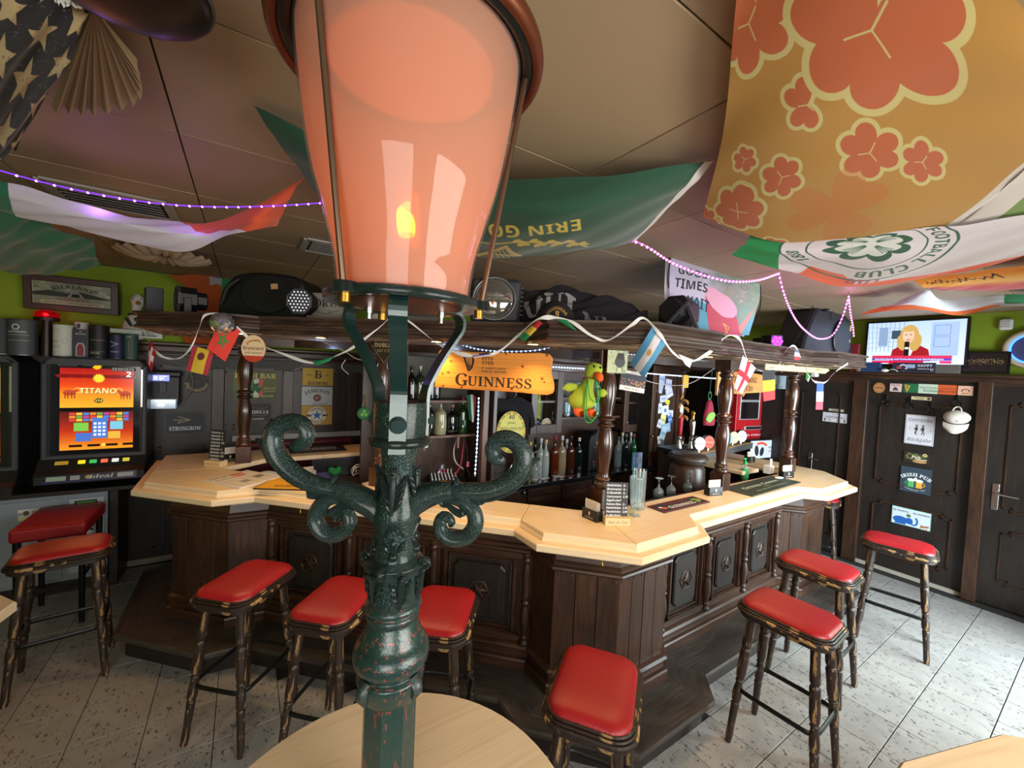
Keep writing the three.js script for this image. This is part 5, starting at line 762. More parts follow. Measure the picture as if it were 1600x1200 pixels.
{
  const a = [-1.502,0.979,-4.55], b = [-0.925,0.944,-4.55], t = thing('cash_cabinet', 'pale blue grey metal cabinet with a card terminal under the slot machines', 'cabinet', [-1.42, 0, -4.72]);
  const X1 = b[0] + 1.42, Y1 = 0.80; part(t, 'body', rb(X1 + 0.75, Y1 - 0.1, 0.3, 0.006, (X1 - 0.75) / 2, (Y1 + 0.1) / 2, 0), paint(150, 160, 172, 0.35, 0.3)); part(t, 'plinth', bx(X1 + 0.7, 0.1, 0.26, (X1 - 0.75) / 2, 0.05, -0.01), M.black);
  part(t, 'door', rb(X1 + 0.5, Y1 - 0.16, 0.012, 0.004, (X1 - 1.02) / 2 , (Y1 + 0.1) / 2, 0.155), paint(158, 168, 180, 0.32, 0.3));
  const pt = print(110, 300, (x, w, h) => { fill(x, '#b0b8c0', 0, 0, w, h); fill(x, '#2c3438', w * 0.15, h * 0.03, w * 0.65, h * 0.13); fill(x, '#6aa040', w * 0.2, h * 0.05, w * 0.55, h * 0.09); txt(x, '➜ 4', w * 0.5, h * 0.22, h * 0.06, '#22262c'); fill(x, '#2f6cc0', w * 0.75, h * 0.18, w * 0.2, h * 0.12); fill(x, '#d8dcdc', w * 0.18, h * 0.3, w * 0.6, h * 0.18); for (let i = 0; i < 9; i++) fill(x, '#3a4046', w * (0.26 + 0.17 * (i % 3)), h * (0.32 + 0.05 * (i / 3 | 0)), w * 0.1, h * 0.028); fill(x, '#e8e8e4', w * 0.15, h * 0.6, w * 0.3, h * 0.08); fill(x, '#2a3a8a', w * 0.7, h * 0.55, w * 0.25, h * 0.08); fill(x, '#d8d060', w * 0.5, h * 0.72, w * 0.4, h * 0.07); fill(x, '#e0e4e8', w * 0.1, h * 0.85, w * 0.4, h * 0.06); });
  part(t, 'card_terminal', card(0.2, 0.6, 0.016, pt).translate(X1 - 0.12, Y1 - 0.34, 0.158), pt.s.mat);
  const ps = print(130, 70, (x, w, h) => { fill(x, '#e4e6e0', 0, 0, w, h); disc(x, w * 0.3, h * 0.35, h * 0.22, '#6a4a34'); fill(x, '#b8a888', w * 0.5, h * 0.15, w * 0.4, h * 0.4); fill(x, '#e8e4a0', 0, h * 0.72, w, h * 0.28); txt(x, 'EC', w * 0.1, h * 0.4, h * 0.25, '#333'); }); part(t, 'sticker', card(0.14, 0.085, 0.002, ps).translate(X1 - 0.42, Y1 - 0.13, 0.1625), ps.s.mat);
  const c = thing('console', 'black wooden console that carries the two slot machines', 'console', [-1.42, 0, -4.72]); part(c, 'top', rb(1.45, 0.035, 0.36, 0.006, -0.05, 0.822, 0.02), M.black); part(c, 'upright', grain(bx(0.05, 0.8, 0.34, X1 + 0.04, 0.405, 0), 1), M.black); part(c, 'upright', grain(bx(0.05, 0.8, 0.34, -0.76, 0.405, 0), 1), M.black);
  
}
// canisters on the machines
function canister(p, r, h, rgb, label, draw, sq) {
  const t = thing('whisky_tube', label, sq ? 'box' : 'canister', [p[0], p[1], p[2]]);
  if (sq) { const q = print(90, 170, draw); part(t, 'carton', card(2 * r, h, 1.6 * r, q).translate(0, h / 2, 0), q.s.gloss); return; }
  const q = print(160, 200, draw); part(t, 'tube', wrap(lathe([[r, 0.004], [r, h - 0.014]], 28), q, 0, h, -0.2, 2.6), q.s.mat); part(t, 'lid', lathe([[r * 1.0, h - 0.014], [r * 1.012, h - 0.012], [r * 1.012, h - 0.002], [r * 0.98, h], [0, h]], 28), paint(...rgb, 0.45)); part(t, 'foot', lathe([[0, 0], [r, 0], [r * 1.01, 0.004], [r, 0.01]], 28), M.dull);
}
{
  const T = slotTop + 0.004, zc = -4.66, X = (p) => [p[0], T, zc];
  const body = (c, f) => (x, w, h) => { fill(x, c, 0, 0, w, h); f(x, w, h); };
  canister(X([-1.533,1.996,-4.66]), 0.06, 0.27, [20, 20, 22], 'black canister cut by the left edge above the golden slot machine', body('#19191b', (x, w, h) => txt(x, 'arti', w / 2, h * 0.2, h * 0.1, '#c8c8c4')));
  canister(X([-1.424,2.005,-4.66]), 0.078, 0.275, [64, 66, 70], 'wide dark grey canister with a white ring mark above the slot machines', body('#4a4c50', (x, w, h) => { ring(x, w / 2, h * 0.22, h * 0.07, 5, '#dcdcd8'); txt(x, 'BRUICHLADDICH', w / 2, h * 0.35, h * 0.055, '#dcdcd8', 'bold', 'sans-serif', w * 0.6); fill(x, '#b8b8b8', w * 0.15, h * 0.43, w * 0.7, 2); fill(x, '#b8b8b8', w * 0.15, h * 0.58, w * 0.7, 2); }));
  canister(X([-1.207,2.022,-4.66]), 0.06, 0.255, [206, 208, 196], 'white canister with faint grey print on the slot machine', body('#cfd1c4', (x, w, h) => { fill(x, '#9aa09a', w * 0.2, h * 0.16, w * 0.3, 3); ring(x, w * 0.7, h * 0.5, h * 0.08, 3, '#a8ada4'); txt(x, 'GLEN', w * 0.35, h * 0.52, h * 0.07, '#6a706c', 'bold', 'serif'); txt(x, 'Single Malt', w * 0.35, h * 0.68, h * 0.05, '#6a706c', 'italic', 'serif'); }));
  canister(X([-1.106,2.029,-4.63]), 0.046, 0.225, [40, 44, 50], 'dark carton with a red bottle picture between white and black canisters', (x, w, h) => { fill(x, '#2a2f36', 0, 0, w, h); txt(x, '^^', w / 2, h * 0.08, h * 0.08, '#e0e0e0'); txt(x, 'GREYWOLF', w / 2, h * 0.16, h * 0.06, '#d8d8d8', 'bold', 'serif', w * 0.8); poly(x, [[w * 0.22, h * 0.95], [w * 0.22, h * 0.6], [w * 0.35, h * 0.47], [w * 0.65, h * 0.47], [w * 0.78, h * 0.6], [w * 0.78, h * 0.95]], '#c8ccd0'); poly(x, [[w * 0.28, h * 0.93], [w * 0.28, h * 0.62], [w * 0.4, h * 0.5], [w * 0.6, h * 0.5], [w * 0.72, h * 0.62], [w * 0.72, h * 0.93]], '#8c1c2c'); }, true);
  canister([[-1.132,2.175,-4.78][0], T, -4.77], 0.045, 0.29, [206, 206, 200], 'white canister with a small dark emblem standing behind the dark carton', body('#cfd0ca', (x, w, h) => { disc(x, w / 2, h * 0.1, h * 0.07, '#4a463e'); }));
  canister(X([-1.008,2.038,-4.66]), 0.058, 0.27, [24, 24, 26], 'black canister with thin copper lines on the slot machine', body('#1e1e20', (x, w, h) => { fill(x, '#b08458', w * 0.1, h * 0.44, w * 0.8, 3); fill(x, '#8a6a4c', w * 0.1, h * 0.78, w * 0.8, 3); txt(x, '■ HIGHLAND', w * 0.45, h * 0.84, h * 0.06, '#d8c8b0', 'bold', 'serif', w * 0.6); }));
  canister(X([-0.9,2.02,-4.66]), 0.048, 0.205, [34, 28, 60], 'navy canister with a white diamond on the slot machine', body('#2c2650', (x, w, h) => { x.strokeStyle = '#e0e0e8'; x.lineWidth = 4; x.beginPath(); x.moveTo(w * 0.3, h * 0.3); x.lineTo(w * 0.7, h * 0.38); x.lineTo(w * 0.35, h * 0.5); x.stroke(); txt(x, 'TOBERMORY', w * 0.5, h * 0.7, h * 0.06, '#c8c8e0', 'bold', 'serif', w * 0.5); }));
  canister(X([-0.811,2.027,-4.66]), 0.046, 0.215, [66, 96, 86], 'green canister with copper lettering at the right end of the slot machine', body('#3e5e52', (x, w, h) => { txt(x, 'IRISH', w / 2, h * 0.12, h * 0.07, '#c8d0c8', 'bold', 'serif'); for (let i = 0; i < 8; i++) txt(x, 'REDBREAST'[i], w / 2, h * (0.3 + i * 0.07), h * 0.07, '#d0946a', 'bold', 'serif'); txt(x, 'whiskey', w / 2, h * 0.92, h * 0.05, '#c8d0c8'); }));
  const s = [-1.317,2.208,-4.62], t = thing('siren_lamp', 'small glowing red alarm dome lamp above the dark grey canister', 'lamp', [s[0], T, -4.72]);
  part(t, 'stand', [cy(0.028, 0.035, s[1] - T - 0.03, 0, (s[1] - T - 0.03) / 2, 0), cy(0.075, 0.07, 0.025, 0, s[1] - T - 0.035, 0)], paint(46, 26, 22, 0.4)); part(t, 'dome', sp(0.072, 0, s[1] - T, 0, 1, 0.55, 1, 24), phy({ color: col(200, 16, 40), roughness: 0.12, transmission: 0.75, thickness: 0 })); part(t, 'bulb', sp(0.014, 0.0, s[1] - T, 0.03), glow(255, 60, 80, 14)); const l = new THREE.PointLight(col(255, 30, 50), 0.04, 3, 2); l.position.set(0, s[1] - T, 0.03); t.add(l);
}
{
  const e = [-0.738,2.114,-4.85,0.208,0.079], t = thing('exit_light', 'flat white emergency light box on the wall ledge right of the canisters', 'light', [e[0], e[1], -4.85]); part(t, 'case', rb(e[3], e[4], 0.05, 0.008, 0, 0, 0), M.white); part(t, 'shade', rb(e[3] * 0.92, 0.022, 0.07, 0.01, -0.04, e[4] / 2 + 0.02, 0.02), phy({ color: col(200, 216, 206), roughness: 0.2, transmission: 0.5, thickness: 0 })); const p = print(110, 30, (x, w, h) => { fill(x, '#d4d6d0', 0, 0, w, h); fill(x, '#3a3c3a', w * 0.25, h * 0.55, w * 0.6, h * 0.16); txt(x, 'NOTAUSGANG', w * 0.5, h * 0.3, h * 0.3, '#6a6c6a', 'bold', 'sans-serif', w * 0.6); }); part(t, 'label', card(e[3] * 0.9, e[4] * 0.7, 0.003, p).translate(0, -0.01, 0.026), p.s.mat);
  const a = [-0.831,2.177,-4.6,0.192,0.044], sh = thing('glass_shelf', 'small pale glass tray resting across the navy and green canisters', 'tray', [a[0], slotTop + 0.222, -4.66]); part(sh, 'plate', rb(0.2, 0.012, 0.12, 0.004, 0, 0.006, 0), phy({ color: col(214, 226, 214), roughness: 0.15, transmission: 0.4, thickness: 0 })); part(sh, 'rim', [rb(0.2, 0.03, 0.008, 0.003, 0, 0.02, 0.058), rb(0.2, 0.03, 0.008, 0.003, 0, 0.02, -0.058)], phy({ color: col(206, 220, 208), roughness: 0.15, transmission: 0.3, thickness: 0 }));
  // a white goose figure
  const g = [-0.774,2.208,-4.5], go = thing('goose_figure', 'white goose figurine with an orange beak and a dark scarf left of the small loudspeaker', 'figurine', [g[0], 2.206, g[2] + 0.55]);
  const gx = [-0.73,2.206,-4.287]; go.position.set([-0.832,2.229,-4.86][0], 2.062, -4.86);
  const k = ([-0.829,2.442,-4.86][1] - 2.062) / 0.3; go.scale.setScalar(k);
  part(go, 'body', limb([[0, 0.0, 0, 0.05], [0, 0.05, 0, 0.062], [0, 0.11, 0, 0.05], [0.01, 0.17, 0.01, 0.026], [0.02, 0.22, 0.02, 0.026], [0.025, 0.255, 0.025, 0.036], [0.025, 0.285, 0.025, 0.032], [0.025, 0.31, 0.025, 0.01]], 28, 14), M.white); part(go, 'beak', limb([[0.03, 0.25, 0.05, 0.016], [0.035, 0.243, 0.075, 0.013], [0.04, 0.24, 0.095, 0.006]], 8, 8).applyMatrix4(new THREE.Matrix4()), paint(224, 150, 30, 0.5)); part(go, 'eye', [sp(0.005, 0.005, 0.275, 0.05), sp(0.005, 0.045, 0.275, 0.05)], M.plastic); part(go, 'scarf', [to(0.03, 0.008, 0.008, 0.165, 0.008, Math.PI / 2 - 0.2), rb(0.02, 0.09, 0.012, 0.005, -0.01, 0.1, 0.05, 0, 0, 0.5)], paint(60, 62, 66, 0.8));
  // card terminal right of the machine
  const c0 = [-0.617,1.612,-4.8], pm = thing('payment_terminal', 'black wall terminal with a small blue display and a lit silver tray', 'terminal', [c0[0], c0[1], -4.83]);
  part(pm, 'case', [rb(0.24, 0.3, 0.1, 0.02, 0, 0.02, 0), rb(0.26, 0.06, 0.13, 0.02, 0, 0.15, 0.01)], M.plastic); const pd = print(120, 60, (x, w, h) => { fill(x, '#6a78e8', 0, 0, w, h); fill(x, '#c8d0ff', 6, 8, 30, 44); fill(x, '#c8d0ff', 44, 10, 60, 8); fill(x, '#e8ecff', 44, 28, 40, 12); fill(x, '#fff', 52, 44, 10, 8); }); part(pm, 'display', card(0.115, 0.055, 0.008, pd).translate(-0.01, 0.115, 0.08), pd.s.lit); part(pm, 'stem', rb(0.05, 0.1, 0.03, 0.006, 0, 0.03, 0.06), M.plasticGrey);
  const pt = print(200, 80, (x, w, h) => { const q = x.createLinearGradient(0, 0, 0, h); q.addColorStop(0, '#e4f4f0'); q.addColorStop(0.4, '#b8c8d0'); q.addColorStop(1, '#8898a8'); x.fillStyle = q; x.fillRect(0, 0, w, h); for (let i = 0; i < 16; i++) { const a = i * Math.PI / 8; line(x, [[w / 2 + 14 * Math.cos(a), h * 0.6 + 10 * Math.sin(a)], [w / 2 + 28 * Math.cos(a), h * 0.6 + 20 * Math.sin(a)]], 3, '#f4fafc'); } fill(x, '#f0f6fa', w / 2 - 10, h * 0.5, 20, 14); }); part(pm, 'tray', card(0.2, 0.08, 0.09, pt).translate(0.0, -0.115, 0.09), std({ map: pt.s.t, roughness: 0.2, metalness: 0.3, emissive: 0xffffff, emissiveMap: pt.s.t, emissiveIntensity: 0.35 }));
  solo('cable', 'thin grey cable looping down beside the wall terminal', 'cable', tube([[-0.658,1.864,-4.85], [-0.546,1.835,-4.82], [-0.433,1.793,-4.8], [-0.414,1.643,-4.82], [-0.49,1.49,-4.86]], 0.004, 30, 5), paint(120, 116, 110, 0.6));
}

// ---------------------------------------------------------------- flags under the ceiling
function flag(name, label, net, pw, ph, draw, wave = 0.008, n = 36) {
  const p = print(pw, ph, draw), m = shade(new THREE.Mesh(cloth(net, p, n, n, wave), p.s.fabric)); m.name = numbered(name); scene.add(m); return tag(m, label, 'flag');
}
{
  flag('shamrock_flag', 'huge golden yellow flag with orange shamrocks, white and green bands, hung over the upper right', [
    [[0.583,2.63,-0.344], [0.702,2.61,-0.256], [0.985,2.6,-0.154], [1.508,2.58,-0.097], [1.691,2.57,-0.086], [2.775,2.56,0.272]],
    [[0.773,2.63,-0.46], [0.928,2.6,-0.354], [1.259,2.59,-0.267], [1.768,2.57,-0.21], [1.978,2.56,-0.205], [3.055,2.55,0.138]],
    [[1.109,2.62,-0.674], [1.307,2.58,-0.572], [1.662,2.56,-0.465], [2.098,2.54,-0.4], [2.209,2.53,-0.354], [3.002,2.52,-0.062]],
    [[1.525,2.6,-0.987], [1.759,2.53,-0.869], [2.013,2.51,-0.714], [2.119,2.5,-0.583], [2.146,2.5,-0.547], [2.568,2.48,-0.206]]], 1100, 760, (x, w, h) => {
    fill(x, '#b8872e', 0, 0, w * 0.6, h); fill(x, '#d8d2cc', w * 0.6, 0, w * 0.2, h); fill(x, '#6f8f3c', w * 0.8, 0, w * 0.2, h);
    const heart = (r) => { x.beginPath(); x.moveTo(0, 0); x.bezierCurveTo(-r * 0.5, -r * 0.1, -r * 0.86, -r * 0.55, -r * 0.6, -r * 0.92); x.bezierCurveTo(-r * 0.42, -r * 1.14, -r * 0.08, -r * 1.04, 0, -r * 0.8); x.bezierCurveTo(r * 0.08, -r * 1.04, r * 0.42, -r * 1.14, r * 0.6, -r * 0.92); x.bezierCurveTo(r * 0.86, -r * 0.55, r * 0.5, -r * 0.1, 0, 0); x.closePath(); };
    const cl = (u, v, rs, as) => { x.lineJoin = 'round'; for (const pass of [0, 1, 2]) as.forEach((a, i) => { const r = Array.isArray(rs) ? rs[i] : rs; x.save(); x.translate(u * w, v * h); x.rotate(a); heart(r * 0.94); x.strokeStyle = '#cfc37c'; x.fillStyle = '#bf5f2a'; if (pass === 0) { x.lineWidth = 12 + r * 0.13; x.stroke(); } else if (pass === 1) x.fill(); else { x.lineWidth = 1.5 + r * 0.018; x.beginPath(); x.moveTo(0, 0); x.restore(); x.save(); x.translate(u * w, v * h); x.rotate(a - 1.05); x.strokeStyle = '#cfc37c'; x.lineWidth = 1.5 + r * 0.02; x.beginPath(); x.moveTo(0, 0); x.lineTo(0, -r * 0.4); x.stroke(); } x.restore(); }); };
    const T3 = [3.14, 1.08, -1.08], T = [0, 2.09, 4.19]; cl(0.045, 0.33, 88, [1.4, 3.5, 5.4]); cl(0.186, 0.487, 48, [3.0, 5.3]); cl(0.257, 0.27, [138, 165, 140], [3.22, 1.25, -1.2]); cl(0.332, 0.56, 62, T3); cl(0.434, 0.517, 46, T3); cl(0.088, 0.7, 32, T); cl(0.186, 0.717, 48, T); cl(0.112, 0.88, 72, [0.6, -0.6, 2.4, -2.4]); cl(0.02, 0.99, 50, T); cl(0.24, 1.04, 50, T);
    x.globalAlpha = 0.35; clover(x, w * 0.338, h * 0.78, 110, 0.2, '#c8601c'); x.globalAlpha = 1;
    for (let i = 0; i < 8; i++) leaf(x, w * rr(0.82, 1), h * rr(0.2, 1), rr(40, 90), rr(0, 6), ['#5a7a30', '#84a04a', '#93a850'][i % 3]);
    for (let i = 0; i < 3; i++) { x.fillStyle = '#d8b83c'; x.beginPath(); x.ellipse(w * (0.93 + 0.02 * i), h * (0.5 + 0.22 * i), 80, 50, 0.4, 0, 7); x.fill(); for (let k = 0; k < 4; k++) fill(x, '#7d7a2c', w * (0.9 + 0.03 * k), h * (0.5 + 0.22 * i), 22, 14); }
  }, 0.005, 44);
  flag('harp_flag', 'dark green flag with golden ERIN GO BRAGH lettering and harp, sagging behind the lantern', [
    [[0.003,2.66,-1.4], [0.28,2.6,-1.357], [0.625,2.55,-1.156], [0.934,2.57,-0.934], [1.272,2.66,-0.794]],
    [[0.063,2.63,-1.493], [0.345,2.5,-1.367], [0.637,2.45,-1.159], [0.902,2.47,-0.95], [1.309,2.63,-0.899]],
    [[0.153,2.62,-1.681], [0.47,2.48,-1.564], [0.769,2.43,-1.35], [1.035,2.45,-1.083], [1.414,2.62,-1.08]],
    [[0.271,2.63,-1.984], [0.593,2.5,-1.78], [0.955,2.45,-1.611], [1.232,2.48,-1.323], [1.591,2.6,-1.391]]], 900, 520, (x, w, h) => {
    fill(x, '#124a32', 0, 0, w, h); fill(x, '#d6d2d0', w * 0.962, 0, w * 0.04, h); x.translate(w, h); x.rotate(Math.PI);
    txt(x, 'ERIN GO BRAGH', w * 0.495, h * 0.47, h * 0.165, '#d8be48', 'bold', 'sans-serif', w * 0.43);
    const go = '#d8be48'; x.strokeStyle = go; x.lineCap = 'round'; for (const s of [-1, 1]) { x.lineWidth = 9; x.beginPath(); x.moveTo(w * 0.5, h * 0.3); x.bezierCurveTo(w * (0.5 + s * 0.08), h * 0.36, w * (0.5 + s * 0.17), h * 0.32, w * (0.5 + s * 0.24), h * 0.12); x.stroke(); for (let k = 0; k < 9; k++) { const t = k / 9, px = w * (0.5 + s * (0.05 + 0.18 * t)), py = h * (0.325 - 0.19 * t * t); leaf(x, px, py, 26, s * 1.2 + (k % 2 ? 0.9 : -0.9), go); } }
    line(x, [[w * 0.44, h * 0.05], [w * 0.47, h * 0.26], [w * 0.56, h * 0.06]], 12, go); x.lineWidth = 10; x.beginPath(); x.arc(w * 0.5, h * 0.02, w * 0.06, 0.1, 2.9); x.stroke(); for (let k = 0; k < 6; k++) line(x, [[w * (0.455 + 0.015 * k), h * 0.04], [w * (0.472 + 0.01 * k), h * (0.24 - 0.025 * k)]], 3, go);
  }, 0.006, 40);
  flag('tricolour_flag', 'green, white and orange flag draped along the purple light string at upper left', [
    [[-0.824,2.55,-2.233], [-0.71,2.52,-2.202], [-0.524,2.48,-2.139], [-0.309,2.46,-2.115], [-0.098,2.52,-2.133], [0.186,2.67,-1.837]],
    [[-0.82,2.5,-2.259], [-0.71,2.47,-2.212], [-0.522,2.43,-2.13], [-0.271,2.41,-2.049], [-0.072,2.47,-2.041], [0.141,2.61,-1.903]],
    [[-0.867,2.47,-2.43], [-0.735,2.44,-2.339], [-0.514,2.4,-2.241], [-0.227,2.37,-2.147], [-0.038,2.43,-1.934], [0.108,2.54,-2.119]]], 420, 160, (x, w, h) => { fill(x, '#1f7350', 0, 0, w * 0.2, h); fill(x, '#dcd8e4', w * 0.2, 0, w * 0.8, h); poly(x, [[w * 0.68, 0], [w, 0], [w, h], [w * 0.84, h], [w * 0.72, h * 0.5]], '#e05a30'); }, 0.007);
  flag('green_flag', 'plain dark green flag hanging low at the left edge above the brewery mirror', [
    [[-1.029,2.52,-2.696], [-0.84,2.49,-2.54], [-0.719,2.47,-2.552], [-0.607,2.47,-2.696]], [[-1.194,2.44,-3.129], [-0.977,2.43,-2.957], [-0.81,2.43,-2.914], [-0.66,2.45,-2.988]], [[-1.559,2.38,-4.084], [-1.266,2.39,-3.831], [-0.942,2.4,-3.527], [-0.692,2.43,-3.229]]], 100, 80, (x, w, h) => { fill(x, '#1f7350', 0, 0, w, h); for (let i = 0; i < 9; i++) disc(x, w * (0.3 + 0.45 * rnd()), h * (0.8 + 0.15 * rnd()), 1, '#c86a60'); }, 0.016);
  flag('star_flag', 'faded black flag with worn beige stars in the top left corner', [
    [[-0.48,2.63,-1.139], [-0.337,2.63,-1.06], [-0.225,2.65,-1.057]], [[-0.585,2.53,-1.387], [-0.425,2.52,-1.271], [-0.317,2.54,-1.235]], [[-0.907,2.48,-2.146], [-0.711,2.48,-1.958], [-0.55,2.5,-1.753]]], 460, 460, (x, w, h) => { fill(x, '#1f1d1f', 0, 0, w, h); for (let i = 0; i < 900; i++) { x.globalAlpha = 0.35; fill(x, i % 2 ? '#b0aa98' : '#0c0b0d', w * rnd(), h * rnd(), rr(2, 10), rr(1, 4)); } x.globalAlpha = 1; for (let i = 0; i < 5; i++) for (let j = 0; j < 5; j++) poly(x, starPts(w * (0.12 + 0.2 * i), h * (0.1 + 0.2 * j + 0.1 * (i % 2)), 42), '#c0a878'); for (let i = 0; i < 500; i++) { x.globalAlpha = 0.25; disc(x, w * rnd(), h * rnd(), rr(1, 3), '#2a2420'); } x.globalAlpha = 1; }, 0.012);
  flag('club_flag', 'tricolour flag with a round green clover club crest hanging under the golden flag', [
    [[1.767,2.56,-0.921], [1.892,2.54,-0.772], [1.988,2.53,-0.547], [2.077,2.53,-0.365], [2.148,2.53,-0.156]], [[1.759,2.52,-0.941], [1.872,2.48,-0.8], [2.079,2.46,-0.586], [2.25,2.48,-0.406], [2.293,2.5,-0.162]], [[1.774,2.5,-0.999], [1.965,2.44,-0.868], [2.412,2.42,-0.767], [2.569,2.45,-0.497], [2.429,2.48,-0.169]]], 640, 330, (x, w, h) => {
    fill(x, '#d8d2d8', 0, 0, w, h); poly(x, [[0, 0], [w * 0.18, 0], [w * 0.2, h * 0.5], [w * 0.23, h], [0, h]], '#1f8a4a'); poly(x, [[w * 0.33, h * 0.75], [w * 0.44, h * 0.78], [w * 0.5, h * 0.9], [w, h * 0.86], [w, h], [w * 0.3, h]], '#e8623c');
    x.save(); x.translate(w * 0.47, h * 0.3); x.rotate(Math.PI); ring(x, 0, 0, h * 0.55, 6, '#2c5a44'); ring(x, 0, 0, h * 0.36, 4, '#2c5a44'); for (let i = 0; i < 4; i++) leaf(x, 0, 0, h * 0.24, i * Math.PI / 2 + 0.8, '#2c5a44'); for (let i = 0; i < 4; i++) leaf(x, 0, 0, h * 0.18, i * Math.PI / 2 + 0.8, '#cfd4cc'); for (let i = 0; i < 4; i++) for (let k = 0; k < 5; k++) line(x, [[Math.cos(i * 1.571 + 0.8 + k * 0.12 - 1.8) * 14, Math.sin(i * 1.571 + 0.8 + k * 0.12 - 1.8) * 14], [Math.cos(i * 1.571 + 0.8 + k * 0.12 - 1.8) * h * 0.17, Math.sin(i * 1.571 + 0.8 + k * 0.12 - 1.8) * h * 0.17]], 2, '#2c5a44'); arcText(x, 'THE CELTIC FOOTBALL CLUB', 0, 0, h * 0.455, -3.5, h * 0.13, '#2c5a44'); arcText(x, '1888', 0, 0, h * 0.455, -0.5, h * 0.13, '#2c5a44'); x.restore();
    x.save(); x.translate(w * 0.52, h * 0.88); x.rotate(Math.PI); txt(x, 'the', 0, 0, h * 0.14, '#b04858', 'bold', 'serif'); x.restore();
  }, 0.006, 40);
  flag('sunset_flag', 'red and orange flag with a black scrawl at the right edge under the club flag', [[[3.316,2.6,-0.762], [3.33,2.6,-0.569], [3.297,2.6,-0.189]], [[3.361,2.56,-0.727], [3.388,2.56,-0.527], [3.416,2.56,-0.192]], [[3.446,2.55,-0.703], [3.593,2.54,-0.555], [3.751,2.54,-0.206]]], 300, 90, (x, w, h) => { const g = x.createLinearGradient(0, 0, 0, h); g.addColorStop(0, '#e88a30'); g.addColorStop(0.6, '#e8a838'); g.addColorStop(0.75, '#c02c28'); g.addColorStop(1, '#a81c24'); x.fillStyle = g; x.fillRect(0, 0, w, h); for (let k = 0; k < 11; k++) line(x, [[w * (0.12 + 0.05 * k), h * (0.42 + 0.05 * Math.sin(k * 2.3))], [w * (0.14 + 0.05 * k), h * (0.3 + 0.06 * Math.sin(k * 1.7))], [w * (0.165 + 0.05 * k), h * 0.44]], 3, '#2a1810'); }, 0.004, 16);
  flag('tricolour_flag', 'crumpled white, orange and green flag hanging above the television', [[[4.335,2.62,-1.079], [3.853,2.62,-0.81], [4.204,2.6,-0.796], [4.3,2.62,-0.559], [4.781,2.64,-0.259]], [[4.148,2.56,-1.163], [4.021,2.56,-0.896], [4.247,2.54,-0.743], [4.25,2.56,-0.55], [4.879,2.6,-0.262]], [[4.131,2.52,-1.248], [4.102,2.53,-0.912], [4.314,2.49,-0.713], [4.243,2.53,-0.519], [4.927,2.57,-0.262]]], 300, 90, (x, w, h) => { fill(x, '#d8dade', 0, 0, w, h); fill(x, '#24824c', w * 0.78, 0, w * 0.3, h * 0.6); poly(x, [[0, h * 0.3], [w * 0.3, h * 0.7], [w * 0.75, h * 0.75], [w * 0.75, h], [0, h]], '#d8642c'); }, 0.004, 20);
  flag('wall_flag', 'orange, white and green flag pinned to the green wall behind the loudspeakers', [[[-0.593,2.647,-4.75], [-0.377,2.689,-4.75], [-0.218,2.772,-4.7], [-0.036,2.834,-4.7]], [[-0.472,2.565,-4.8], [-0.355,2.542,-4.8], [-0.22,2.621,-4.8], [-0.033,2.619,-4.8]], [[-0.342,2.43,-4.85], [-0.283,2.288,-4.88], [-0.206,2.172,-4.88], [-0.013,2.125,-4.88]], [[-0.476,2.327,-4.88], [-0.496,2.087,-4.88], [-0.352,2.007,-4.88], [-0.01,2.011,-4.88]]], 160, 160, (x, w, h) => { fill(x, '#c85a1c', 0, 0, w, h); poly(x, [[w * 0.5, h * 0.18], [w * 0.66, 0], [w * 0.72, 0], [w * 0.72, h * 0.34], [w * 0.5, h * 0.3]], '#b8b4b0'); fill(x, '#1f8a50', w * 0.7, 0, w * 0.3, h * 0.5); }, 0.006, 24);
}
